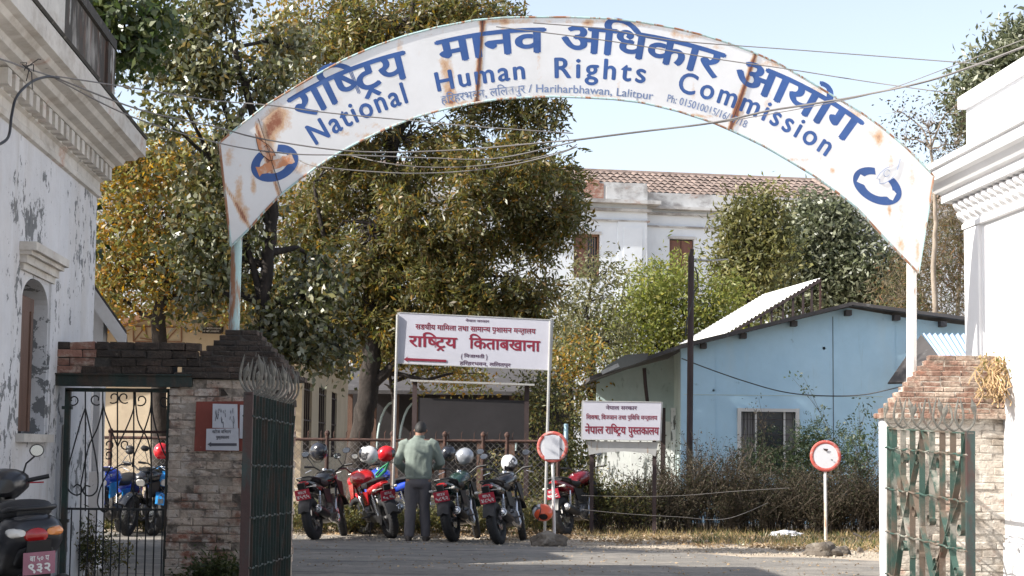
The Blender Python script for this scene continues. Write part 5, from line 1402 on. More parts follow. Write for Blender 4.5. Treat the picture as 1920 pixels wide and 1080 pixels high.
# central feathery tree
def lf(t, C, rng): add_fronds('foliage', t, l_olive, clustered(C, 9, (.16, .16, .14), rng), .34, .115, .042, 5, rng, .5)
YA = 31.0
tree('feathery_tree', 'tall tree with feathery olive brown foliage and forked trunk behind the motorbikes', 'tree', (668, YA),
     [(672, 940, .20), (668, 860, .19), (684, 770, .18), (692, 710, .17), (700, 640, .15), (694, 560, .13), (700, 470, .12), (720, 380, .10), (735, 290, .09), (760, 180, .07), (770, 60, .05), (780, -60, .03)],
     [(640, 150, 31, 120, 90, 1.0, 60), (760, 40, 31, 150, 90, 1.3, 110), (900, 10, 31, 110, 60, 1.0, 60), (600, 40, 31.6, 90, 80, .9, 55), (860, 120, 31, 120, 80, 1.0, 70),
      (960, 200, 31, 90, 45, .8, 32), (760, 260, 31, 150, 90, 1.3, 110), (930, 330, 30.6, 130, 80, 1.1, 100), (1010, 300, 31, 65, 60, .6, 34), (1000, 410, 30.6, 85, 70, .9, 60), (850, 430, 30.6, 150, 90, 1.2, 130),
      (700, 420, 31, 130, 110, 1.2, 110), (800, 540, 30.5, 130, 60, 1.0, 80), (950, 520, 30.5, 110, 60, .9, 70), (600, 500, 31.3, 80, 90, .9, 55), (600, 330, 31.3, 90, 90, 1.0, 60), (980, 30, 31, 55, 40, .6, 22), (900, 590, 30.7, 110, 45, .8, 45), (1020, 210, 31, 40, 30, .4, 8), (1045, 370, 30.8, 40, 60, .5, 18), (720, 610, 31.2, 50, 60, .6, 34), (650, 600, 31.5, 60, 60, .7, 36), (790, 650, 31.6, 70, 50, .7, 34), (600, 420, 31.4, 60, 60, .7, 26)],
     lf, 3, dens=.72, gap=.60, gscale=1.25, rlimb=.11, twigs=.5, xl=[([(684, 735), (735, 690), (780, 640), (830, 560), (880, 470)], .10, .04), ([(695, 640), (660, 560), (610, 460), (590, 350)], .08, .03), ([(712, 480), (760, 420), (830, 380), (920, 360)], .07, .02), ([(700, 560), (760, 500), (860, 470)], .06, .02), ([(720, 400), (690, 280), (640, 180), (620, 60)], .06, .02), ([(745, 250), (820, 170), (890, 80), (930, 0)], .06, .02), ([(690, 700), (740, 700), (800, 712), (850, 700)], .05, .02)])
# second stem of it
def lf0(t, C, rng): pass
# broad leaved tree left
def lfb(t, C, rng): add_leaves('foliage', t, l_big, clustered(C, 30, (.16, .16, .16), rng), .105, .062, rng, .7)
YBt = 24.0
tree('broad_leaved_tree', 'broad leaved tree with pale grey green leaves behind the left end of the arch', 'tree', (486, YBt),
     [(486, 900, .10), (484, 780, .10), (490, 640, .095), (500, 500, .085), (512, 400, .075), (500, 300, .06), (470, 200, .05), (440, 90, .04)],
     [(360, 60, 24, 75, 55, .5, 44), (440, 40, 24, 70, 60, .5, 40), (470, 150, 24, 75, 60, .5, 44), (380, 170, 24, 60, 50, .5, 30), (300, 120, 24, 60, 55, .5, 26), (320, 230, 24, 40, 45, .4, 14), (420, 260, 24, 70, 60, .5, 36),
      (385, 360, 24, 65, 55, .5, 34), (350, 440, 24, 60, 50, .45, 28), (420, 480, 24, 70, 60, .5, 36), (370, 545, 24, 60, 40, .4, 22), (480, 420, 24.3, 50, 50, .4, 18), (560, 560, 24.3, 80, 60, .5, 38), (520, 620, 24, 60, 45, .4, 26), (610, 610, 24.5, 55, 45, .4, 22), (590, 480, 24.6, 55, 60, .4, 16), (540, 90, 24.4, 55, 60, .4, 16), (460, 330, 24, 50, 45, .4, 16), (560, 650, 24.2, 70, 35, .4, 26), (630, 660, 24.6, 40, 45, .4, 16), (480, 650, 24.2, 50, 30, .3, 14), (600, 560, 24.4, 60, 40, .4, 16)],
     lfb, 8, dens=.85, gap=.54, gscale=1.8, rlimb=.06, twigs=.6, xl=[([(490, 560), (455, 430), (400, 300), (345, 200)], .05, .02), ([(505, 420), (440, 260), (395, 120), (380, 20)], .05, .02), ([(395, 300), (330, 240), (270, 190)], .03, .012)])
# dark green tree top left, nearer
def lfd(t, C, rng): add_leaves('foliage', t, l_green, clustered(C, 22, (.16, .16, .18), rng), .14, .08, rng, .9)
tree('green_leaved_tree', 'green leaved branch overhanging beyond the mossy parapet at the top left', 'tree', (120, 21.5), [(100, 500, .12), (120, 200, .1), (160, 60, .07), (180, -20, .05)],
     [(200, 30, 21.5, 70, 50, .5, 34), (255, 80, 21.5, 45, 45, .4, 20), (150, 0, 21.5, 60, 30, .4, 18), (285, 20, 21.6, 50, 35, .4, 16), (180, 95, 21.5, 40, 40, .4, 14), (60, 250, 21.8, 60, 70, .7, 40), (20, 380, 21.8, 60, 70, .7, 40), (100, 140, 21.6, 50, 60, .6, 30), (100, 420, 22.2, 50, 60, .7, 34), (-60, 480, 22, 60, 70, .8, 40), (-40, 180, 22, 60, 70, .8, 40)], lfd, 14, gap=.25, gscale=2.0, twigs=.5)  # unseen clumps behind the building added to shade the road
# yellow autumn tree
def lfy(t, C, rng): add_leaves('foliage', t, l_yellow, clustered(C, 36, (.26, .26, .22), rng), .12, .055, rng, .4)
tree('autumn_tree', 'yellow and orange autumn tree behind the broad leaved tree on the left', 'tree', (300, 34),
     [(300, 800, .15), (298, 600, .14), (320, 450, .12), (380, 330, .09), (460, 200, .06), (540, 90, .04)],
     [(240, 320, 34, 80, 75, 1.0, 55), (330, 290, 34, 90, 70, 1.0, 60), (220, 420, 34, 70, 90, 1.0, 60), (310, 420, 34, 95, 90, 1.2, 80), (250, 520, 34, 100, 70, 1.1, 75), (380, 480, 34, 80, 80, 1.0, 50), (440, 380, 34.5, 70, 90, 1.0, 50), (200, 560, 34, 60, 50, .8, 34), (470, 560, 34.5, 80, 60, 1.0, 50), (340, 560, 34.5, 80, 45, .9, 40), (560, 400, 35, 70, 100, 1.0, 45), (180, 250, 34.5, 45, 45, .6, 16), (580, 50, 36, 90, 60, 1.0, 46), (500, 120, 36, 60, 60, .9, 26), (700, 60, 36, 60, 60, .9, 24)],
     lfy, 21, gap=.30, gscale=.9)
# lower russet shrub behind trunk
def lfr(t, C, rng): add_leaves('foliage', t, l_yellow, clustered(C, 24, (.2, .2, .16), rng), .10, .05, rng, .5)
tree('autumn_shrub', 'yellow brown dead leaved shrub between the tree trunk and the wide sign', 'shrub', (735, 33), [(735, 880, .05), (740, 760, .04), (730, 700, .03)],
     [(700, 670, 33, 60, 32, .6, 24), (770, 640, 33, 55, 45, .6, 22), (720, 720, 33, 60, 25, .6, 14), (820, 700, 33, 70, 28, .7, 18), (900, 700, 33.5, 70, 30, .7, 16)], lfr, 31, gap=.3, twigs=.6)
# silvery trees
def lfs(t, C, rng): add_leaves('foliage', t, l_silver, clustered(C, 56, (.32, .32, .30), rng), .20, .085, rng, .2)
tree('silvery_tree', 'large silvery green tree behind the right half of the blue roof', 'tree', (1590, 56), [(1590, 700, .2), (1585, 560, .18), (1560, 470, .13)],
     [(1530, 452, 56, 75, 55, 1.5, 70), (1480, 510, 56, 60, 60, 1.3, 55), (1600, 490, 56, 90, 70, 1.6, 100), (1650, 540, 56, 70, 60, 1.3, 60), (1515, 400, 56, 45, 22, .8, 22), (1570, 410, 56, 40, 30, .8, 24), (1560, 560, 56, 90, 50, 1.3, 60), (1450, 560, 56, 50, 50, 1, 35)], lfs, 41, gap=.2, gscale=.6, rlimb=.1, twigs=.0)
def lfs2(t, C, rng): add_leaves('foliage', t, leafO, clustered(C, 50, (.30, .30, .32), rng), .18, .075, rng, -.3)
leafO = leafmat('olive conifer leaves', [(.10, .11, .035), (.16, .15, .05), (.075, .085, .03), (.2, .17, .06)], .5, .3)
tree('olive_green_tree', 'upright olive green tree against the palace wall, left of the silvery tree', 'tree', (1400, 52), [(1400, 700, .2), (1400, 560, .15), (1405, 470, .1)],
     [(1415, 450, 52, 50, 60, 1.0, 60), (1378, 425, 52, 22, 35, .6, 18), (1404, 388, 52, 18, 18, .4, 10), (1440, 390, 52, 20, 20, .4, 12), (1370, 470, 52, 32, 45, .6, 24), (1430, 500, 52, 55, 50, 1.0, 45), (1390, 540, 52, 45, 45, .8, 30), (1355, 420, 52, 16, 14, .3, 5)], lfs2, 43, gap=.22, gscale=.8, twigs=.0)
# lime bush
def lfl(t, C, rng): add_leaves('foliage', t, l_lime, clustered(C, 34, (.26, .26, .22), rng), .13, .05, rng, .1)
tree('lime_green_tree', 'bright lime green leafy tree left of the steel pole, before the palace', 'tree', (1260, 44), [(1260, 800, .12), (1260, 640, .1)],
     [(1240, 530, 44, 80, 50, 1.1, 75), (1190, 590, 44, 60, 60, .9, 55), (1290, 590, 44, 90, 70, 1.1, 85), (1350, 570, 44, 60, 50, .8, 40), (1230, 650, 44, 90, 50, 1.0, 60), (1160, 650, 44, 50, 50, .8, 32), (1370, 620, 44, 50, 40, .8, 26)], lfl, 51, gap=.2, gscale=.9, twigs=.15)
def lfg(t, C, rng): add_leaves('foliage', t, leafG, clustered(C, 30, (.25, .25, .24), rng), .12, .045, rng, .1)
leafG = leafmat('dusty grey green leaves', [(.11, .115, .05), (.17, .165, .085), (.08, .085, .035), (.2, .17, .07)], .55, .35)
tree('dusty_green_tree', 'dusty grey green tree between the feathery tree and the lime tree', 'tree', (1110, 42), [(1110, 850, .12), (1108, 650, .09)],
     [(1110, 530, 42, 55, 50, .9, 42), (1090, 610, 42, 60, 70, .9, 50), (1140, 640, 42, 45, 60, .8, 34), (1060, 680, 42, 50, 60, .8, 30)], lfg, 53, gap=.3, gscale=1.1, twigs=.3)
def lfo(t, C, rng): add_leaves('foliage', t, l_yellow, clustered(C, 26, (.17, .17, .15), rng), .09, .045, rng, .2)
tree('golden_shrub', 'golden yellow leaved shrub right of the wide sign', 'shrub', (1070, 36), [(1070, 880, .05), (1070, 720, .03)],
     [(1060, 690, 36, 45, 40, .6, 28), (1095, 660, 36, 30, 40, .5, 14), (1090, 735, 36, 40, 40, .6, 18)], lfo, 55, gap=.3, twigs=.4)
def lfm(t, C, rng): add_leaves('foliage', t, leafM, clustered(C, 30, (.15, .15, .15), rng), .075, .035, rng, .2)
leafM = leafmat('mixed undergrowth leaves', [(.05, .07, .025), (.10, .11, .03), (.20, .15, .05), (.04, .05, .02), (.16, .16, .06)], .55, .35)
tree('leafy_shrub', 'mixed green and yellow leafy shrub behind the fence, left of the library sign', 'shrub', (1050, 30.5), [(1060, 930, .04), (1055, 800, .03)],
     [(1030, 770, 30.6, 50, 60, .6, 40), (1075, 800, 30.4, 40, 70, .5, 36), (1040, 880, 30.2, 60, 60, .5, 44), (960, 900, 30.4, 60, 60, .5, 34), (1090, 900, 30, 40, 60, .5, 30), (1000, 730, 31, 40, 40, .5, 18), (1120, 930, 29.5, 40, 45, .4, 22)], lfm, 57, gap=.3, gscale=1.8, twigs=.5)
# trees far right
tree('eucalyptus_tree', 'grey green tree at the upper right above the white parapet', 'tree', (1890, 46), [(1890, 500, .2), (1880, 250, .15), (1870, 150, .1)],
     [(1880, 110, 46, 50, 45, .9, 44), (1845, 160, 46, 40, 40, .8, 30), (1815, 195, 46, 30, 30, .6, 16), (1900, 180, 46, 60, 60, 1.0, 50), (1915, 80, 46, 40, 40, .8, 24), (1850, 230, 46, 45, 50, .8, 24), (1960, 140, 46, 60, 90, 1, 40)], lfs, 61, gap=.3, gscale=.9, twigs=.3)
def lfbare(t, C, rng): add_leaves('foliage', t, l_dry, clustered(C, 5, (.2, .2, .2), rng), .09, .05, rng, .3)
tree('bare_tree', 'nearly bare pale branched tree right of the arch sign', 'tree', (1760, 40), [(1758, 700, .07), (1754, 600, .065), (1750, 500, .06), (1754, 420, .05), (1752, 340, .04), (1745, 280, .03)],
     [(1740, 240, 40, 60, 50, .8, 46), (1790, 270, 40, 45, 50, .7, 34), (1700, 260, 40, 45, 30, .6, 20), (1770, 330, 40, 40, 40, .6, 24), (1790, 200, 40, 40, 30, .5, 20), (1690, 210, 40, 35, 25, .5, 12)], lfbare, 63, bark=m_bark_pale, twigs=1.0, rlimb=.03)
def lfth(t, C, rng): add_leaves('foliage', t, leafT, clustered(C, 26, (.25, .25, .35), rng), .20, .02, rng, .6)
leafT = leafmat('tangled brown and green thicket', [(.14, .105, .06), (.20, .16, .10), (.08, .065, .035), (.09, .11, .035), (.24, .11, .05)], .7, .35)
tree('thicket', 'tall tangled brown and green thicket rising between the arch end and the white building', 'thicket', (1790, 43), [(1790, 700, .06), (1800, 500, .04)],
     [(1780, 420, 43, 50, 90, .9, 90), (1740, 500, 43, 60, 70, .9, 80), (1790, 530, 43, 50, 70, .8, 70), (1700, 560, 43, 60, 45, .8, 50), (1800, 330, 43, 40, 60, .7, 44), (1840, 430, 43, 50, 110, .9, 60), (1740, 590, 43, 80, 30, .8, 50)], lfth, 65, gap=.2, twigs=.6, bark=m_bark_pale)
# background hedge mass low behind everything on the left & centre so no bare horizon shows
def lfh(t, C, rng): add_leaves('foliage', t, leafM, clustered(C, 30, (.5, .5, .5), rng), .26, .12, rng, .2)
tree('distant_tree', 'dark distant tree mass behind the cream building and feathery tree', 'tree', (640, 62), [(640, 800, .3), (640, 600, .2)],
     [(300, 640, 62, 200, 60, 2, 90), (560, 600, 62, 160, 120, 2, 130), (820, 640, 62, 180, 110, 2, 130), (1000, 660, 62, 100, 90, 2, 70), (700, 480, 62, 120, 90, 2, 60)], lfh, 67, gap=.15, gscale=.3, twigs=.0)

# dry weeds and bushes in front of the blue building
def dry_bush(name, label, cat, cx, Y, w, h, n, seed, leafm, mat=None, group=None, lean=.25, nl=6, lsz=(.05, .018), thick=.006, rad=.5):
    rr = random.Random(seed); rng = np.random.default_rng(seed)
    b = P(cx, 900, Y); b.z = 0; s_ = Y / 3400
    t = thing(name, label, cat, tuple(b), group=group)
    mb = MB(); tips = []
    for k in range(n):
        x = b.x + rr.uniform(-.5, .5) * w * s_; y = Y + rr.uniform(-rad, rad)
        H = h * s_ * rr.uniform(.5, 1.05) * (1 - .45 * abs((x - b.x) / (w * s_ * .5)) ** 2)
        dx, dy = rr.gauss(0, lean) * H, rr.gauss(0, lean) * H
        pts = [Vector((x, y, -.02))]
        m = 5
        for j in range(1, m + 1):
            t_ = j / m
            pts.append(Vector((x + dx * t_ ** 1.6 + rr.uniform(-.03, .03), y + dy * t_ ** 1.6 + rr.uniform(-.03, .03), H * (t_ - .12 * t_ * t_))))
        mb.tube(pts, [thick * (1.15 - t_ / m) for t_ in range(m + 1)], 3, cap=False)
        for j in range(2, m + 1):
            for _ in range(2):
                q = pts[j] + Vector((rr.gauss(0, .12), rr.gauss(0, .12), rr.uniform(.0, .16)))
                mb.tube([pts[j - 1], pts[j - 1].lerp(q, .5) + Vector((0, 0, .02)), q], [thick * .6, thick * .5, thick * .3], 3, cap=False)
                tips += [q, pts[j - 1].lerp(q, .6)]
    mb.build('stems', mat or m_bark_pale, t, kind='stuff', fix=False)
    if nl and leafm:
        C = np.array([tuple(p) for p in tips]); C = clustered(C, nl, (.05, .05, .05), rng)
        C[:, 2] = np.maximum(C[:, 2], .01)
        add_leaves('foliage', t, leafm, C, lsz[0], lsz[1], rng, .2)
    return t
m_weed = M('dry weed stems', (.06, .048, .036), .95, layers=[((.15, .12, .09), (9, 9, 9), .5, .6, .6), ((.05, .045, .035), (7, 7, 7), .55, .62, .7)], var=.25)  # stems darkened to hold shade that nothing casts on them
spec = [(1150, 29.6, 130, 105, 60, 'green tinged weeds at the foot of the library sign'), (1230, 29.9, 140, 120, 80, 'brown weeds below and right of the library sign'), (1330, 30.2, 150, 175, 90, 'tall dry weeds right of the steel pole foot'), (1420, 29.8, 140, 140, 100, 'dense brown weeds under the blue building window'),
        (1500, 29.6, 150, 130, 110, 'low brown brush left of the bright round sign'), (1600, 29.4, 160, 140, 130, 'dense brown brush right of the bright round sign'), (1690, 29.2, 120, 130, 70, 'brown brush behind the right gate leaf'), (1080, 29.8, 90, 120, 60, 'small weeds behind the rightmost motorbike')]
for i, (cx, Y, w, h, n, lab) in enumerate(spec):
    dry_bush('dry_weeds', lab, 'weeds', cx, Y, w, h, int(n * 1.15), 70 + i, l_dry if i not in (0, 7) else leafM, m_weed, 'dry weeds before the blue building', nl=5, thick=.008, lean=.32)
for i, (cx, w, h, lab) in enumerate(((1320, 60, 230, 'pale wispy stalks right of the steel pole foot'), (1390, 70, 200, 'pale wispy stalks left of the blue window'), (1240, 60, 190, 'pale wispy stalks beneath the library sign right leg'), (1640, 60, 200, 'pale wispy stalks by the right gate pillar'))):
    dry_bush('dry_stalks', lab, 'weeds', cx, 30.3, w, h, 16, 140 + i, l_dry, m_bark_pale, 'dry weeds before the blue building', nl=3, thick=.006, lean=.12)
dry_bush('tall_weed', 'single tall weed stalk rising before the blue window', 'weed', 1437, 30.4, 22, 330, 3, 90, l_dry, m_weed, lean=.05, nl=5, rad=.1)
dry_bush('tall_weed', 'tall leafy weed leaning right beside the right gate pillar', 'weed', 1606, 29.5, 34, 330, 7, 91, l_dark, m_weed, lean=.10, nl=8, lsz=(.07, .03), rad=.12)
def lfk(t, C, rng): add_fronds('foliage', t, l_dark, clustered(C, 16, (.14, .14, .10), rng), .16, .045, .018, 4, rng, .1)
tree('dark_green_bush', 'dark green spreading bush before the blue building window', 'bush', (1500, 31), [(1500, 960, .04), (1500, 900, .03)],
     [(1480, 850, 31, 80, 50, .5, 40), (1550, 835, 31, 60, 40, .5, 32), (1600, 850, 31, 35, 30, .4, 14), (1520, 900, 31, 80, 50, .5, 30), (1430, 870, 31, 40, 45, .4, 14)], lfk, 93, gap=.25, gscale=1.8, twigs=.4)
# low shaded growth under the bikes along the fence
for i, (cx, Y, w, h, lab) in enumerate(((600, 28.4, 130, 60, 'low green weeds by the leftmost motorbike'), (700, 28.5, 120, 50, 'low green weeds under the red motorbike'), (840, 28.5, 150, 55, 'low weeds behind the standing man'), (960, 28.5, 130, 70, 'low weeds behind the second black motorbike'), (280, 28.2, 200, 40, 'low weeds beyond the side gate'))):
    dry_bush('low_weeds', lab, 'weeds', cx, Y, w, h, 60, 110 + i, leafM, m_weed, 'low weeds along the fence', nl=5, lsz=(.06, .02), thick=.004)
# verge grass and litter: nobody could count these
def scatter_quads(name, mat, n, region, l, w, zlo, zhi, seed, up, label, cat='grass'):
    rng = np.random.default_rng(seed); rr = random.Random(seed)
    C = []
    while len(C) < n:
        px = rr.uniform(region[0], region[1]); t = rr.random()
        g = G(px, region[2] + (region[3] - region[2]) * t + 8 * noise.noise(Vector((px * .02, 0, seed))) + (px - 1100) * region[4])
        g.x += rr.gauss(0, .05); g.y += rr.gauss(0, .1)
        if noise.noise(Vector((g.x * 1.7, g.y * 1.7, seed))) < -.12 and rr.random() < .8: continue
        C.append((g.x, g.y, rr.uniform(zlo, zhi)))
    C = np.array(C)
    D = rng.normal(size=C.shape)
    if up: D[:, 2] = np.abs(D[:, 2]) * .5 + 1.3
    else: D[:, 2] *= .18
    D = unit(D)
    V = leafquads(C, D, l, w, rng)
    if not up:
        pass
    V[:, 2] = np.maximum(V[:, 2], .006)
    o = bpy.data.objects.new(name, np_mesh(name, V, np.arange(len(V)).reshape(-1, 4), mat, (0, 0, 0))); COL.objects.link(o)
    tag(o, label, None, None, 'stuff')
scatter_quads('dry_grass', l_straw, 4200, (1080, 1700, 980, 1012, .045), .12, .008, .0, .01, 1, True, 'dry straw grass along the verge')
scatter_quads('green_grass', l_green, 2600, (540, 1150, 978, 992, 0), .12, .010, .0, .01, 2, True, 'green grass tufts behind the motorbikes')
scatter_quads('green_grass', l_green, 1500, (1300, 1700, 984, 1012, .04), .10, .012, .0, .01, 6, True, 'green grass tufts among the straw')
scatter_quads('leaf_litter', l_litter, 20000, (200, 1700, 978, 1018, .035), .05, .03, .008, .03, 3, False, 'fallen leaves scattered on the verge')
scatter_quads('leaf_litter', l_litter, 900, (520, 1650, 1006, 1075, .02), .035, .022, .006, .012, 4, False, 'sparse dry leaves on the road')
def gravel():
    rr = random.Random(9); mb = MB()
    for k in range(4200):
        px = rr.uniform(520, 1700); g = G(px, rr.uniform(985, 1030) + (px - 1100) * .035); s_ = rr.uniform(.006, .022)
        n = len(mb.v); a = rr.uniform(0, 6)
        top_ = [(s_ * math.cos(a + j * 1.57) * rr.uniform(.6, 1.1), s_ * math.sin(a + j * 1.57) * rr.uniform(.6, 1.1)) for j in range(4)]
        mb.v += [(g.x + x * 1.3, g.y + y * 1.3, 0) for x, y in top_] + [(g.x + x * .8, g.y + y * .8, s_ * .8) for x, y in top_]
        mb.f += [(n + 4, n + 5, n + 6, n + 7)] + [(n + j, n + (j + 1) % 4, n + 4 + (j + 1) % 4, n + 4 + j) for j in range(4)]
    o = mb.build('gravel', m_gravel, None, local=True, kind='stuff', label='loose gravel on the verge')
gravel()
# crumpled white bag in the grass
bm = bmesh.new(); bmesh.ops.create_icosphere(bm, subdivisions=3, radius=1)
for v in bm.verts:
    d = 1 + .5 * noise.noise(v.co * 2.2) + .25 * noise.noise(v.co * 5); v.co = Vector((v.co.x * .22 * d, v.co.y * .1 * d, max(-.01, v.co.z * .06 * d + .04)))
me = bpy.data.meshes.new('plastic_bag'); bm.to_mesh(me); bm.free(); me.materials.append(m_paper)
o = bpy.data.objects.new('plastic_bag', me); COL.objects.link(o); g = G(1475, 1008); o.location = (g.x, g.y, .01); tag(o, 'crumpled white plastic bag lying in the verge grass', 'plastic bag')
# bare twigs
for (lab, pts) in (('bare forked dead branch lying in the verge grass', [(1600, 1000, 27.6), (1625, 1012, 27.5), (1660, 1014, 27.4)]),):
    mb = MB(); Q = [P(*p) for p in pts]; mb.tube(Q, [.02, .018, .01], 6); mb.tube([Q[1], Q[1] + Vector((.1, -.02, .12)), Q[1] + Vector((.22, 0, .15))], [.014, .01, .005], 5); mb.build('dead_branch', m_bark_pale, None, label=lab, cat='branch')
# dried vine on the right cap
vt = thing('dried_vine', 'tan dried vine tangled over the right pillar cap', 'vine', tuple(P(1860, 760, 18.1)))
mb = MB(); rr = random.Random(12)
for k in range(46):
    px, py = rr.uniform(1838, 1890), rr.uniform(664, 700); Y = 18.25
    pts = []
    for j in range(7):
        pts.append(P(px, py, Y - .06 * j - .1 + rr.uniform(-.03, .03))); px += rr.uniform(-10, 11) - (2 if k % 3 else 0); py += rr.uniform(4, 16)
    mb.tube(pts, .006, 4, cap=False)
mb.build('stems', M('dry vine', (.50, .34, .18), .9, layers=[((.3, .2, .12), (9, 9, 9), .5, .6, .7)], var=.2), vt, kind='stuff', fix=False)
C = np.array([tuple(P(rr.uniform(1835, 1892), rr.uniform(662, 745), rr.uniform(17.9, 18.2))) for k in range(260)])
add_leaves('foliage', vt, l_straw, C, .05, .025, np.random.default_rng(3), .4)
# weeds at the foot of the left pillar
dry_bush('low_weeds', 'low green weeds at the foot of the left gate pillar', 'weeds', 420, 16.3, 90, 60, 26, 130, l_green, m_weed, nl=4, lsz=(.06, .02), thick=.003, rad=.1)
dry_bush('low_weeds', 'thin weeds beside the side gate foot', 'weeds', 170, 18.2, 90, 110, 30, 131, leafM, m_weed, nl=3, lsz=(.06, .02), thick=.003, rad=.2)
# ================================================================ HELMETS
def helmet(label, mat, c, yaw, pitch=0.0, roll=0.0, r=.135, visor=None):
    r *= .93
    h = thing('helmet', label, 'helmet', tuple(c), (roll, pitch, yaw), group='helmets on the parked motorbikes')
    shell = MB(); vis = MB(); inner = MB()
    nu, nv = 28, 18
    def pt(i, j, s=1.0):
        a = 2 * math.pi * i / nu; t = math.pi * j / nv * .86
        x = math.sin(t) * math.cos(a); y = math.sin(t) * math.sin(a); z = math.cos(t)
        return Vector((x * r * 1.12 * s * (1.06 if x > 0 else 1.0), y * r * .94 * s, z * r * 1.02 * s))
    for i in range(nu):
        a = (2 * math.pi * (i + .5) / nu + math.pi) % (2 * math.pi) - math.pi
        for j in range(nv):
            t = (j + .5) / nv
            win_ = abs(a) < 1.05 and .44 < t < .78
            q = [pt(i, j), pt(i + 1, j), pt(i + 1, j + 1), pt(i, j + 1)]
            if win_:
                q = [pt(i, j, 1.02), pt(i + 1, j, 1.02), pt(i + 1, j + 1, 1.02), pt(i, j + 1, 1.02)]; vis.poly(*q)
            else: shell.poly(*q)
    inner.rings([[pt(i, 0.01 + j * nv / 8, .95) for i in range(nu)] for j in range(9)])
    for nm, m_, mm in (('shell', shell, mat), ('visor', vis, visor or m_visor), ('lining', inner, m_blackp)):
        me = m_.mesh(nm, mm); bm = bmesh.new(); bm.from_mesh(me); bmesh.ops.remove_doubles(bm, verts=bm.verts, dist=.0005)
        if nm != 'lining': bmesh.ops.recalc_face_normals(bm, faces=bm.faces); bmesh.ops.solidify(bm, geom=bm.faces[:], thickness=.004)
        bm.to_mesh(me); bm.free(); me.polygons.foreach_set('use_smooth', [True] * len(me.polygons)); me.set_sharp_from_angle(angle=R(50))
        o = bpy.data.objects.new(nm, me); COL.objects.link(o); o.parent = h
    mb = MB(); mb.tube([(r * .5, .11 * r / .135, -.09), (r * .55, .05, -.15), (r * .55, -.05, -.15), (r * .5, -.11 * r / .135, -.09)], .006, 5); mb.build('chin_strap', m_blackp, h, local=True)
    mb = MB(); mb.tube([(r * .9, .07, .055), (r * 1.25, .0, .06), (r * .9, -.07, .055)], .010, 6, flat=(1.2, .4)); mb.build('peak', m_blackp, h, local=True)
    return h

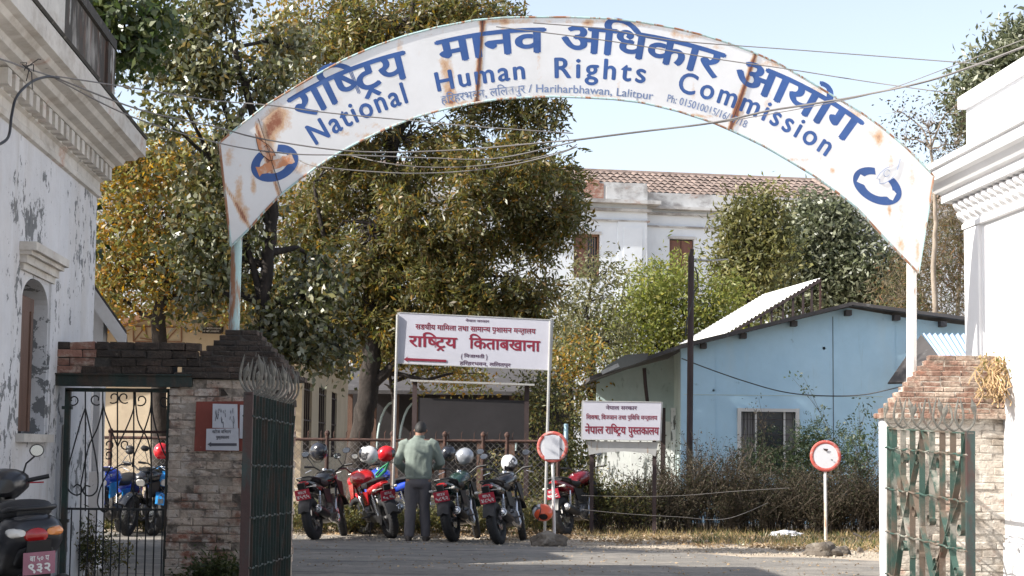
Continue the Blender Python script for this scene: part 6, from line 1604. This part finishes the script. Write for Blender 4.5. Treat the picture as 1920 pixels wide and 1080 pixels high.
# ================================================================ MOTORBIKES
YX = Matrix.Rotation(R(90), 4, 'X')
def motorbike(label, x, y, yaw, lean, paint, accent=None, plate=('१८', '७२९५'), plate_mat=None, tank=1.0, tail='round', mirrors=(1, 1), steer=.25, exh='black'):
    accent = accent or m_blackp
    t = thing('motorbike', label, 'motorbike', (x, y, 0), (lean, 0, yaw), group='parked motorbikes')
    K = dict(local=True, smooth=40)
    def wheel(cx, R0, tw, steerang=0):
        # tyre torus in xz plane
        Mx = Matrix.Translation((cx, 0, R0)) @ Matrix.Rotation(steerang, 4, 'Z') @ YX
        w = MB(); ri = R0 - tw * .95
        w.torus(Mx, ri, .014, .022, 30, 8)
        w.lathe([(.001, -.05), (.035, -.05), (.045, -.03), (.045, .03), (.035, .05), (.001, .05)], 14, Mx)
        for k in range(5):
            a = 2 * math.pi * k / 5
            for d in (-.12, .12):
                w.bar(Mx @ Vector((.04 * math.cos(a + d), .04 * math.sin(a + d), 0)), Mx @ Vector((ri * math.cos(a + d * .4), ri * math.sin(a + d * .4), 0)), .016, .026)
        wo_ = w.build('wheel', m_steel_d, t, **K)
        ty = MB(); ty.torus(Mx, R0 - tw * .52, tw * .52, tw * .56, 40, 12)
        for k in range(40):     # tread blocks
            a = 2 * math.pi * k / 40
            for s_ in (-1, 1):
                p = Mx @ Vector(((R0 - .002) * math.cos(a), (R0 - .002) * math.sin(a), s_ * tw * .2)); q = Mx @ Vector(((R0 - .010) * math.cos(a + .07), (R0 - .010) * math.sin(a + .07), s_ * tw * .42))
                ty.bar(p, q, .014, .008)
        ty.build('tyre', m_tyre, wo_, **K)
        dsc = MB(); dsc.lathe([(.05, .062), (.115, .062), (.115, .066), (.05, .066)], 24, Mx); dsc.build('brake_disc', m_chrome, wo_, **K)
        return wo_
    wheel(0, .305, .125); FX = 1.30; wheel(FX, .30, .10, steer)
    # frame, swingarm, shocks
    f = MB()
    for s_ in (-1, 1):
        f.bar((0, s_ * .095, .30), (.46, s_ * .09, .36), .03, .05)
        f.tube([(.10, s_ * .105, .72), (.45, s_ * .11, .68), (.62, s_ * .09, .60), (.98, s_ * .035, .86)], .016, 8)
        f.tube([(.46, s_ * .09, .36), (.42, s_ * .1, .55), (.45, s_ * .11, .68)], .016, 8)
    f.tube([(1.02, 0, .84), (.86, 0, .45), (.60, 0, .26), (.44, 0, .32)], .02, 8); f.build('frame', m_blackp, t, **K)
    for s_ in (-1, 1):
        f = MB(); n = 10
        f.tube([(.06, s_ * .12, .36), (.16, s_ * .125, .68)], .012, 8)
        for k in range(n):
            u = k / n; f.torus(Matrix.Translation((.075 + .075 * u, s_ * .1205, .41 + .22 * u)) @ Matrix.Rotation(R(20), 4, 'Y'), .024, .005, .005, 12, 5)
        f.build('shock_absorber', m_chrome, t, **K)
    # engine
    e = MB(); e.loftx([(.46, 0, .36, .08, .09), (.52, 0, .36, .13, .12), (.70, 0, .35, .135, .13), (.80, 0, .36, .10, .10), (.84, 0, .37, .04, .05)], 14, 3.2)
    e.lathe([(.001, -.155), (.085, -.155), (.10, -.135), (.10, .135), (.085, .155), (.001, .155)], 20, Matrix.Translation((.60, 0, .35)) @ YX); en = e.build('engine', m_steel_d, t, **K)
    e = MB()
    for k in range(8):
        q = Vector((.76, 0, .44)) + Vector((.22, 0, .9)).normalized() * (k * .026); e.box(q, (.17, .18, .010), Matrix.Rotation(R(-14), 3, 'Y'))
    e.box((.80, 0, .54), (.11, .12, .22), Matrix.Rotation(R(-14), 3, 'Y')); e.build('cylinder_fins', m_steel_d, en, **K)
    e = MB(); e.tube([(.86, -.05, .50), (.97, -.07, .42), (.93, -.10, .26), (.74, -.13, .20), (.40, -.15, .25), (.28, -.16, .30)], .022, 10); ex = e.build('exhaust_pipe', m_chrome, t, **K)
    e = MB(); Ms = Matrix.Translation((.26, -.165, .31)) @ Matrix.Rotation(R(-74), 4, 'Y')
    e.lathe([(.02, 0), (.045, .03), (.058, .10), (.062, .36), (.055, .43), (.042, .45), (.030, .45), (.030, .40), (.001, .40)], 18, Ms); e.build('silencer', m_blackp if exh == 'black' else m_chrome, ex, **K)
    e = MB(); e.lathe([(.030, .452), (.056, .44), (.058, .42), (.05, .42)], 18, Ms); e.build('silencer_ring', m_chrome, ex, **K)
    e = MB(); e.box((.20, .12, .31), (.46, .018, .10)); e.lathe([(.001, -.01), (.075, -.01), (.075, .01), (.001, .01)], 20, Matrix.Translation((0, .115, .305)) @ YX); e.build('chain_case', m_blackp, t, **K)
    # seat, tail, side panels, tank
    s_ = MB(); s_.loftx([(.02, 0, .875, .085, .02), (.08, 0, .87, .115, .045), (.28, 0, .83, .125, .05), (.36, 0, .80, .14, .055), (.60, 0, .785, .13, .05), (.70, 0, .81, .09, .04)], 16, 3.0); s_.build('seat', m_seat, t, **K)
    s_ = MB(); s_.loftx([(-.16, 0, .84, .055, .025), (-.10, 0, .82, .09, .045), (.05, 0, .77, .125, .075), (.30, 0, .72, .13, .08), (.44, 0, .70, .11, .07)], 16, 2.8); tl_ = s_.build('tail_cowl', paint, t, **K)
    for sd in (-1, 1):
        s_ = MB(); s_.prism([Vector((.30, sd * .118, .72)), Vector((.60, sd * .118, .70)), Vector((.56, sd * .118, .50)), Vector((.38, sd * .118, .52))], (0, 0, 0), (0, sd * .02, 0)); s_.build('side_panel', accent, t, **K)
        s_ = MB(); s_.tube([(-.14, 0, .90), (-.12, sd * .09, .90), (.0, sd * .13, .885), (.22, sd * .14, .86), (.26, sd * .13, .80)], .011, 8); s_.build('grab_rail', m_blackp, t, **K)
    s_ = MB(); T = tank
    s_.loftx([(.62, 0, .84, .075, .06), (.68, 0, .865, .12 * T, .085), (.80, 0, .885, .155 * T, .11), (.93, 0, .90, .165 * T, .115), (1.04, 0, .885, .13 * T, .095), (1.10, 0, .87, .06, .05)], 18, 2.5); tk = s_.build('fuel_tank', paint, t, **K)
    s_ = MB(); s_.lathe([(.001, .012), (.03, .012), (.036, .0), (.036, -.01)], 16, Matrix.Translation((.90, 0, 1.012))); s_.build('filler_cap', m_chrome, tk, **K)
    for sd in (-1, 1):
        s_ = MB(); s_.prism([Vector((.86, sd * .14, .84)), Vector((1.16, sd * .13, .80)), Vector((1.12, sd * .14, .58)), Vector((.94, sd * .15, .62))], (0, 0, 0), (0, sd * .025, 0)); s_.build('tank_scoop', accent, t, **K)
    # rear mudguard, plate, lights
    s_ = MB(); rg = []
    for k in range(9):
        a = R(62 + k * 13); rr_ = .345; rg.append([Vector((rr_ * math.cos(a) * 1.0 + .02, yy, .31 + rr_ * math.sin(a) + (.03 if abs(yy) < .05 else 0))) for yy in (-.085, -.06, 0, .06, .085)] + [Vector(((rr_ - .012) * math.cos(a) + .02, yy, .31 + (rr_ - .012) * math.sin(a) + (.02 if abs(yy) < .05 else 0))) for yy in (.08, .055, 0, -.055, -.08)])
    s_.rings(rg); s_.build('rear_mudguard', m_blackp, t, **K)
    Mp = Matrix.Translation((-.235, 0, .655)) @ Matrix.Rotation(R(-14), 4, 'Y')
    s_ = MB(); s_.frame(Mp, lambda m: m.box((.03, 0, .05), (.05, .10, .22))); s_.build('plate_bracket', m_blackp, t, **K)
    s_ = MB(); s_.frame(Mp, lambda m: m.box((0, 0, 0), (.005, .22, .15))); pl = s_.build('number_plate', plate_mat or m_plate, t, **K)
    s_ = MB()
    def pm_(y0, z0, w, h):
        def g(u, v, l): return Mp @ Vector((-.0035 - l * .0003, y0 - u * w, z0 + v / DH * h))
        return g
    put_text(s_, plate[0], pm_(.06, .016, .12, .036), .03, fit=True); put_text(s_, plate[1], pm_(.095, -.052, .19, .046), .035, fit=True); s_.build('plate_lettering', m_white, pl, local=True, fix=False)
    s_ = MB(); s_.loftx([(-.185, 0, .815, .05, .022), (-.17, 0, .815, .07, .034), (-.12, 0, .815, .08, .036)], 14, 2.6); s_.build('tail_light', m_taillight, t, **K)
    for sd in (-1, 1):
        s_ = MB(); s_.tube([(-.13, sd * .04, .76), (-.14, sd * .14, .755)], .008, 6); s_.loftx([(-.165, sd * .165, .755, .012, .010), (-.15, sd * .165, .755, .03, .02), (-.12, sd * .165, .755, .026, .018)], 10); s_.build('indicator', m_clear, t, **K)
    # fork, front mudguard, headlamp, bars
    Ms = Matrix.Translation((1.06, 0, .86)) @ Matrix.Rotation(R(26), 4, 'Y') @ Matrix.Rotation(steer, 4, 'Z')
    for sd in (-1, 1):
        s_ = MB(); a = Ms @ Vector((.0, sd * .095, .06)); b = Vector((FX + (.02 * sd), sd * .085, .30)) if False else Ms @ Vector((.0, sd * .085, -.62))
        s_.tube([a, a.lerp(b, .5), a.lerp(b, .52), b], [.019, .019, .027, .026], 10); s_.build('fork_leg', m_chrome, t, **K)
    s_ = MB(); rg = []
    for k in range(8):
        a = R(30 + k * 17); rg.append([Vector((FX + .335 * math.cos(a), yy, .30 + .335 * math.sin(a) + (.015 if abs(yy) < .04 else 0))) for yy in (-.065, -.035, .035, .065)] + [Vector((FX + .325 * math.cos(a), yy, .30 + .325 * math.sin(a))) for yy in (.06, .03, -.03, -.06)])
    s_.rings(rg); s_.build('front_mudguard', paint, t, **K)
    s_ = MB(); s_.frame(Ms, lambda m: m.loftx([(.02, 0, .03, .06, .07), (.10, 0, .035, .10, .10), (.17, 0, .03, .105, .095), (.20, 0, .025, .08, .07)], 16, 2.6)); hd = s_.build('headlamp_cowl', paint, t, **K)
    s_ = MB(); s_.frame(Ms, lambda m: m.loftx([(.19, 0, .02, .075, .062), (.215, 0, .02, .06, .05)], 16, 2.6)); s_.build('headlamp_glass', m_clear, hd, **K)
    s_ = MB(); s_.frame(Ms, lambda m: m.box((-.01, 0, .13), (.07, .15, .05), Matrix.Rotation(R(-35), 3, 'Y'))); s_.build('instrument_pod', m_blackp, t, **K)
    s_ = MB(); hb = [Ms @ Vector(p) for p in ((-.14, .36, .16), (-.10, .22, .17), (-.01, .10, .12), (-.01, -.10, .12), (-.10, -.22, .17), (-.14, -.36, .16))]; s_.tube(hb, .012, 8); s_.build('handlebar', m_blackp, t, **K)
    for i, sd in ((0, 1), (5, -1)):
        s_ = MB(); q = hb[1] if i == 0 else hb[4]; s_.tube([hb[i], hb[i].lerp(q, .75)], .018, 10); s_.build('grip', m_blackp, t, **K)
        s_ = MB(); q0 = Ms @ Vector((-.03, sd * .27, .155)); q1 = Ms @ Vector((.07, sd * .37, .17)); s_.tube([q0, q1], .006, 6); s_.build('lever', m_chrome, t, **K)
        if mirrors[0 if sd > 0 else 1]:
            a = Ms @ Vector((-.08, sd * .22, .17)); b = a + Vector((-.02, sd * .09, .20)); s_ = MB(); s_.tube([a, a.lerp(b, .5) + Vector((.02, 0, 0)), b], .006, 6)
            s_.loftx([(b.x + .03, b.y, b.z + .02, .03, .02), (b.x + .01, b.y, b.z + .02, .06, .042), (b.x - .012, b.y, b.z + .02, .062, .044)], 14, 2.2); mi = s_.build('mirror', m_blackp, t, **K)
            s_ = MB(); s_.loftx([(b.x - .0125, b.y, b.z + .02, .055, .038), (b.x - .016, b.y, b.z + .02, .053, .036)], 14, 2.2); s_.build('mirror_glass', m_mirror, mi, **K)
    s_ = MB(); s_.tube([(.50, .10, .28), (.44, .20, .04 - lean * 0)], .012, 8); s_.box((.43, .205, .035), (.06, .05, .012)); s_.build('side_stand', m_blackp, t, **K)
    for sd in (-1, 1):
        s_ = MB(); s_.tube([(.50, sd * .10, .34), (.50, sd * .24, .34)], .014, 8); s_.tube([(.30, sd * .10, .40), (.27, sd * .22, .42)], .013, 8); s_.bar((.30, sd * .11, .40), (.40, sd * .11, .55), .012); s_.build('footrest', m_steel_d, t, **K)
    return t
def on_ground(px, py): g = G(px, py); return g.x, g.y
BK = {}
def bikepoint(t, p):
    from mathutils import Euler
    return Vector(t.location) + Euler(t.rotation_euler).to_matrix() @ Vector(p)
# heading: +90deg = straight away from the camera. positive lean about local x tips to the right, negative to the left
def bike(label, px, py, head, lean, *a, **k):
    x, y = on_ground(px, py); y += .25 
    return motorbike(label, x, y, R(90 - head), R(lean), *a, **k)
b1 = bike('leftmost black motorbike with a dark helmet on its mirror', 588, 1014, 13, -11, m_blackpaint, plate=('बा४८प', '४५९५'), plate_mat=m_plate)
b2 = bike('bright red motorbike leaning left with a white helmet on its bars', 733, 1011, -22, -13, m_redpaint, m_redpaint, plate=('बा२८', '५६'), tank=1.12)
b2b = bike('blue motorbike partly hidden between the red one and the standing man', 783, 1000, -38, -10, m_bluepaint, m_bluepaint, plate=('बा१९', '८२'), steer=-.1)
b3 = bike('black motorbike with green tinted tank just right of the standing man', 850, 1018, 14, -11, M('black green gloss paint', (.012, .035, .032), .22, obj=True, coat=.8), plate=('बा३४', '५८९२'))
b4 = bike('black motorbike with a white and silver helmet left of the papered sign', 937, 1023, 15, -11, m_blackpaint, plate=('बा५२', '४८५२'), exh='black')
b5 = bike('maroon motorbike behind the papered round sign pole', 1062, 1006, 26, -11, m_maroonp, m_blackp, plate=('बा२२', '७८'), tank=1.1)
b6 = bike('blue motorbike facing the road beyond the side gate', 268, 998, 165, -9, m_skyblue, m_bluepaint, plate=('बा१२', '३४'))
b7 = bike('second blue motorbike at the left beyond the side gate', 222, 1000, 190, -9, m_bluepaint, m_skyblue, plate=('बा६२', '१४'))
b8 = bike('black motorbike with red helmet beyond the side gate', 318, 1000, 200, -9, m_blackpaint, m_blackp, plate=('बा७२', '५४'))
helmet('black and white helmet resting on the leftmost motorbike', m_helm_black, P(598, 846, 27.2), R(120), R(10), 0, .15, m_helm_white)
helmet('white and black full face helmet on the red motorbike', m_helm_white, P(691, 853, 27.1), R(160), R(-15), R(8), .145)
helmet('glossy red helmet on the blue motorbike', m_helm_red, P(724, 851, 27.4), R(20), R(-10), 0, .13)
helmet('silver helmet on the green tinted motorbike', m_helm_silver, P(871, 856, 27.1), R(150), R(20), 0, .14)
helmet('white and silver helmet hanging on the black motorbike beside the papered sign', m_helm_white, P(955, 869, 27.0), R(-60), R(35), R(20), .14)
helmet('orange and white helmet hanging low on the maroon motorbike', m_helm_orange, P(1018, 961, 26.3), R(190), R(-10), R(60), .14, m_helm_white)
helmet('red helmet hanging beyond the side gate', m_helm_red, P(303, 846, 26.6), R(80), 0, 0, .13)
helmet('dark helmet between the standing man and the silver helmet', m_helm_black, P(841, 850, 27.6), R(60), 0, 0, .13)

# ================================================================ SCOOTER
def scooter(x, y, z, yaw, lean):
    t = thing('scooter', 'dark graphite scooter with a red tail light and pink number plate at the lower left', 'scooter', (x, y, z), (lean, 0, yaw))
    K = dict(local=True, smooth=45)
    def wheel(cx):
        Mx = Matrix.Translation((cx, 0, .22)) @ YX
        w = MB(); w.torus(Mx, .15, .018, .035, 26, 8); w.lathe([(.001, -.05), (.06, -.05), (.07, .0), (.06, .05), (.001, .05)], 14, Mx)
        for k in range(5): a = 2 * math.pi * k / 5; w.bar(Mx @ Vector((.05 * math.cos(a), .05 * math.sin(a), 0)), Mx @ Vector((.15 * math.cos(a), .15 * math.sin(a), 0)), .02, .03)
        wo_ = w.build('wheel', m_steel_d, t, **K)
        ty = MB(); ty.torus(Mx, .175, .045, .052, 36, 12); ty.build('tyre', m_tyre, wo_, **K)
    wheel(0); wheel(1.23)
    s_ = MB(); s_.loftx([(-.30, 0, .70, .05, .03), (-.28, 0, .69, .14, .085), (-.20, 0, .68, .20, .14), (.0, 0, .64, .215, .18), (.25, 0, .58, .19, .19), (.48, 0, .50, .15, .16), (.55, 0, .42, .11, .10)], 22, 2.5); s_.build('rear_body', m_greydk, t, **K)
    s_ = MB(); s_.loftx([(-.18, 0, .82, .10, .03), (-.08, 0, .845, .16, .065), (.18, 0, .83, .17, .075), (.30, 0, .78, .15, .055), (.52, 0, .745, .12, .04), (.58, 0, .72, .07, .02)], 20, 2.8); s_.build('seat', m_seat, t, **K)
    s_ = MB(); s_.tube([(-.05, .16, .84), (-.20, .15, .86), (-.27, .08, .86), (-.27, -.08, .86), (-.20, -.15, .86), (-.05, -.16, .84)], .016, 10); s_.build('grab_rail', m_blackp, t, **K)
    s_ = MB(); s_.loftx([(-.325, 0, .685, .03, .02), (-.31, 0, .68, .075, .05), (-.25, 0, .68, .10, .06)], 18, 2.0); tl_ = s_.build('tail_light', m_taillight, t, **K)
    for sd, mm in ((1, m_clear), (-1, m_amber)):
        s_ = MB(); s_.loftx([(-.305, sd * .10, .70, .03, .022), (-.27, sd * .125, .70, .060, .034), (-.16, sd * .155, .71, .035, .03)], 14, 2.2); s_.build('indicator', mm, t, label='amber edged indicator' if sd < 0 else 'clear indicator', **K)
    s_ = MB(); s_.loftx([(-.33, 0, .60, .08, .012), (-.25, 0, .57, .12, .035), (-.05, 0, .5, .11, .05)], 14, 3); s_.build('rear_mudguard', m_blackp, t, **K)
    Mp = Matrix.Translation((-.345, 0, .50)) @ Matrix.Rotation(R(-16), 4, 'Y')
    s_ = MB(); s_.frame(Mp, lambda m: m.box((.014, 0, -.03), (.02, .16, .36))); s_.build('plate_bracket', m_blackp, t, **K)
    s_ = MB(); s_.frame(Mp, lambda m: m.box((0, 0, 0), (.004, .21, .155))); pl = s_.build('number_plate', m_plate_pink, t, **K)
    def g_(y0, z0, w, h):
        def g(u, v, l): return Mp @ Vector((-.003 - l * .0003, y0 - u * w, z0 + v / DH * h))
        return g
    s_ = MB(); put_text(s_, 'बा ५० प', g_(.062, .018, .125, .034), .03, fit=True); put_text(s_, '९३२', g_(.075, -.058, .155, .056), .04, fit=True); s_.build('plate_lettering', m_white, pl, local=True, fix=False)
    s_ = MB(); s_.loftx([(.50, 0, .27, .15, .03), (.85, 0, .26, .16, .03), (1.0, 0, .30, .14, .05)], 12, 4); s_.build('footboard', m_blackp, t, **K)
    s_ = MB(); rg = []
    for zz, xx, w_ in ((.28, .98, .15), (.50, .96, .21), (.75, .93, .20), (.88, .92, .12)):
        rg.append([Vector((xx + .04 * math.cos(th_) * 1.0 + .03 * math.cos(th_ * 1), w_ * math.sin(th_), zz)) for th_ in [2 * math.pi * k / 16 for k in range(16)]])
    s_.rings(rg); s_.build('front_shield', m_greydk, t, **K)
    s_ = MB(); s_.loftx([(.74, 0, .98, .09, .05), (.80, 0, .99, .17, .09), (.90, 0, 1.0, .23, .105), (1.0, 0, .97, .20, .12), (1.08, 0, .92, .10, .09)], 18, 2.4); s_.build('handlebar_cowl', m_greydk, t, **K)
    s_ = MB(); s_.tube([(.92, 0, .60), (.92, 0, .98)], .05, 12); s_.build('steering_column', m_blackp, t, **K)
    for sd in (-1, 1):
        s_ = MB(); s_.tube([(.88, sd * .16, 1.0), (.82, sd * .35, 1.03)], .017, 10); s_.build('grip', m_blackp, t, **K)
        s_ = MB(); s_.tube([(.93, sd * .18, .99), (.91, sd * .33, .985)], .006, 6); s_.build('lever', m_redpaint if sd < 0 else m_blackp, t, **K)
        b = Vector((.84, sd * .27, 1.19)); s_ = MB(); s_.tube([(.88, sd * .17, 1.04), (.87, sd * .20, 1.13), b], .007, 8); s_.loftx([(b.x + .03, b.y, b.z + .03, .03, .03), (b.x + .01, b.y, b.z + .03, .050, .045), (b.x - .01, b.y, b.z + .03, .053, .047)], 20, 2.0); mi = s_.build('mirror', m_blackp, t, **K)
        s_ = MB(); s_.loftx([(b.x - .0105, b.y, b.z + .03, .047, .041), (b.x - .014, b.y, b.z + .03, .045, .039)], 20, 2.0); s_.build('mirror_glass', m_mirror, mi, **K)
    s_ = MB(); s_.lathe([(.02, 0), (.05, .03), (.06, .1), (.06, .34), (.05, .38), (.02, .38)], 16, Matrix.Translation((.15, -.19, .30)) @ Matrix.Rotation(R(-82), 4, 'Y')); s_.build('silencer', m_blackp, t, **K)
    s_ = MB(); s_.box((.05, 0, .27), (.36, .22, .18)); s_.build('engine', m_steel_d, t, **K)
    s_ = MB(); s_.tube([(.25, .1, .2), (.2, .16, .02)], .013, 8); s_.tube([(.25, -.1, .2), (.2, -.16, .02)], .013, 8); s_.build('centre_stand', m_blackp, t, **K)
    return t
gsc = P(54, 1000, 12.1)
scooter(gsc.x - .045, 12.4, .03, R(90 + 27), R(-4))

# ================================================================ PERSON
def evalmesh(o):
    dg = bpy.context.evaluated_depsgraph_get(); me = bpy.data.meshes.new_from_object(o.evaluated_get(dg)); return me
def fuse(mb, name, mat, parent, voxel, smooth=6, wr=0.0, wscale=9.0, seed=0.0):
    """fuse overlapping volumes into one continuous surface"""
    me = mb.mesh(name, mat); o = bpy.data.objects.new(name, me); COL.objects.link(o)
    r = o.modifiers.new('r', 'REMESH'); r.mode = 'VOXEL'; r.voxel_size = voxel
    s_ = o.modifiers.new('s', 'SMOOTH'); s_.iterations = smooth; s_.factor = .5
    m2 = evalmesh(o); bpy.data.objects.remove(o)
    if wr:
        for v in m2.vertices:
            c = v.co; k = noise.noise(Vector((c.x * wscale, c.y * wscale, c.z * wscale * .55 + seed))) + .5 * noise.noise(Vector((c.x * wscale * 2.3, c.y * wscale * 2.3, c.z * wscale * 1.2 + seed)))
            v.co = c + v.normal * k * wr
    m2.name = name; m2.materials.clear(); m2.materials.append(mat); m2.polygons.foreach_set('use_smooth', [True] * len(m2.polygons))
    o = bpy.data.objects.new(name, m2); COL.objects.link(o); o.parent = parent; WL[o.name] = Vector((0, 0, 0)); return o
gx, gy = on_ground(782, 1015)
man = thing('person', 'man in sage green jacket and grey trousers standing back turned among the motorbikes', 'person', (gx, gy + .05, 0), (0, 0, R(-4)))
man.scale = (1.07, 1.04, 1.02)
# facing +y ; hips, slight forward bend of head, forearms forward and down
H = dict(hipL=(-.09, .0, .86), hipR=(.09, .0, .86))
body = MB()
body.loftz([(.84, 0, .0, .155, .10), (.95, 0, .0, .14, .095), (1.10, 0, .01, .145, .095), (1.28, 0, .02, .175, .105), (1.38, 0, .03, .17, .09), (1.43, 0, .04, .08, .07)], 18)
body.tube([(0, .035, 1.38), (0, .055, 1.47), (0, .07, 1.52)], [.062, .055, .055], 12)
hc = Vector((.01, .125, 1.555))
body.rings([[hc + Matrix.Rotation(R(-28), 3, 'X') @ Vector((.074 * math.sin(t) * math.cos(a) * (1 - .12 * (math.cos(t) < -.2)), .094 * math.sin(t) * math.sin(a), .112 * math.cos(t))) for a in [2 * math.pi * k / 18 for k in range(18)]] for t in [.05 + 3.04 * j / 12 for j in range(13)]])
fr_ = hc + Matrix.Rotation(R(-28), 3, 'X') @ Vector((0, .095, -.01)); body.tube([fr_ + Vector((0, -.02, .02)), fr_ + Vector((0, .02, -.015))], [.012, .017], 8)   # nose
for s_ in (-1, 1):
    e = hc + Vector((s_ * .074, -.005, -.012)); body.tube([e + Vector((-s_ * .01, 0, .028)), e + Vector((s_ * .008, -.008, .0)), e + Vector((-s_ * .008, .004, -.03))], [.012, .016, .010], 8)   # ears
sh = {s_: Vector((s_ * .185, .02, 1.365)) for s_ in (-1, 1)}
el_ = {-1: Vector((-.285, .03, 1.09)), 1: Vector((.29, .05, 1.09))}
wr_ = {-1: Vector((-.20, .22, .97)), 1: Vector((.19, .25, 1.02))}
for s_ in (-1, 1):
    body.tube([sh[s_], sh[s_].lerp(el_[s_], .5), el_[s_], el_[s_].lerp(wr_[s_], .5), wr_[s_]], [.052, .046, .040, .038, .027], 12)
    d = (wr_[s_] - el_[s_]).normalized(); side = Vector((0, 0, 1)).cross(d).normalized(); up_ = d.cross(side)
    palm = wr_[s_] + d * .05
    body.tube([wr_[s_], palm, wr_[s_] + d * .095], [.026, .036, .034], 12, flat=(1.15, .62))
    for k, (o_, L_f) in enumerate(((-.033, .066), (-.011, .078), (.011, .074), (.031, .060))):
        b0_ = wr_[s_] + d * .088 + side * o_; b1_ = b0_ + d * L_f * .5 - up_ * .012; b2_ = b1_ + d * L_f * .25 - up_ * .035
        body.tube([b0_, b1_, b2_], [.0105, .0098, .008], 8)
    b0_ = wr_[s_] + d * .03 - side * s_ * -.03; b1_ = b0_ + d * .035 + side * s_ * .03 - up_ * .012; body.tube([b0_, b1_, b1_ + d * .03 - up_ * .02], [.013, .012, .009], 8)
kn = {-1: Vector((-.10, .03, .47)), 1: Vector((.085, .04, .47))}; an = {-1: Vector((-.12, -.02, .09)), 1: Vector((.10, .06, .09))}
for s_ in (-1, 1):
    hp = Vector((s_ * .085, 0, .86)); body.tube([hp, hp.lerp(kn[s_], .5), kn[s_], kn[s_].lerp(an[s_], .35), an[s_]], [.085, .07, .052, .052, .036], 12)
    body.tube([an[s_], an[s_] + Vector((s_ * .01, .05, -.05)), an[s_] + Vector((s_ * .02, .15, -.06))], [.035, .035, .025], 8)
fuse(body, 'body', m_skin, man, .0075, 3)
j = MB()
j.loftz([(.875, 0, .0, .165, .115), (.90, 0, .0, .175, .122), (.96, 0, .0, .185, .13), (1.10, 0, .0, .185, .13), (1.24, 0, .01, .20, .135), (1.33, 0, .015, .205, .125), (1.39, 0, .025, .165, .10), (1.43, 0, .035, .085, .075), (1.455, 0, .045, .070, .066)], 22)
for s_ in (-1, 1):
    j.tube([sh[s_] + Vector((-s_ * .05, 0, 0)), sh[s_] + Vector((s_ * .012, 0, -.02)), sh[s_].lerp(el_[s_], .5), el_[s_], el_[s_].lerp(wr_[s_], .5), el_[s_].lerp(wr_[s_], .92)], [.075, .078, .070, .064, .056, .045], 14)
fuse(j, 'jacket', m_jacket, man, .011, 5, .017, 8.0, 3.0)
mb = MB(); mb.loftz([(.868, 0, 0, .166, .116), (.875, 0, 0, .172, .120), (.905, 0, 0, .174, .122), (.912, 0, 0, .168, .118)], 26); mb.build('jacket_hem', m_jacket, man, local=True, smooth=40)
mb = MB(); mb.lathe([(.072, 1.43), (.075, 1.45), (.070, 1.475), (.062, 1.475), (.062, 1.44)], 20, Matrix.Translation((0, .045, 0))); mb.build('collar', m_jacket, man, local=True, smooth=40)
tr = MB()
tr.loftz([(.74, 0, -.005, .13, .10), (.80, 0, -.005, .16, .118), (.88, 0, 0, .158, .112), (.93, 0, 0, .15, .105)], 20)
for s_ in (-1, 1):
    hp = Vector((s_ * .082, -.002, .82)); a_ = an[s_] + Vector((0, 0, -.03)); tr.tube([hp, hp.lerp(kn[s_], .5), kn[s_], kn[s_].lerp(a_, .5), a_], [.098, .090, .076, .070, .068], 14)
fuse(tr, 'trousers', m_trouser, man, .011, 4, .017, 7.0, 8.0)
for s_ in (-1, 1):
    q = MB(); a_ = an[s_]; rg = []
    for yy, w_, h_ in ((-.075, .02, .03), (-.06, .036, .05), (0, .042, .058), (.08, .048, .042), (.15, .046, .034), (.19, .02, .02)):
        rg.append([Vector((a_.x + s_ * .04 * (yy + .07) * 2 * .5 + w_ * math.cos(t), a_.y + yy, max(.0, h_ * .8 + h_ * math.sin(t) * .9))) for t in [2 * math.pi * k / 14 for k in range(14)]])
    q.rings(rg); q.build('shoe', m_shoe, man, local=True, smooth=50)
hr = MB(); Rh = Matrix.Rotation(R(-28), 3, 'X'); rgs = []
for jj in range(9):
    t = .05 + 2.0 * jj / 8
    rgs.append([hc + Rh @ (Vector((.081 * math.sin(t * (1 + .26 * max(0, -math.sin(a)))) * math.cos(a), .100 * math.sin(t * (1 + .26 * max(0, -math.sin(a)))) * math.sin(a), .116 * math.cos(t * (1 + .26 * max(0, -math.sin(a)))))) * (1 + .025 * noise.noise(Vector((a * 2.3, t * 5, 0)))) + Vector((0, -.012 - .015 * max(0, t - 1), .004 + (.05 * max(0, math.sin(a)) * max(0, t - .9))))) for a in [2 * math.pi * k / 22 for k in range(22)]])
hr.rings(rgs); hr.build('hair', m_hair, man, local=True, smooth=60)
# green cloth hanging on the blue bike and yellow bag by the man
mb = MB(); mb.tube([P(704, 890, 27.0), P(715, 878, 27.0), P(728, 868, 27.0), P(722, 882, 26.98), P(706, 896, 27.0)], .03, 8, flat=(1, .5)); mb.build('green_cloth', M('green cloth', (.03, .22, .11), .8), None, smooth=50, label='green cloth draped over the red motorbike bars', cat='cloth')
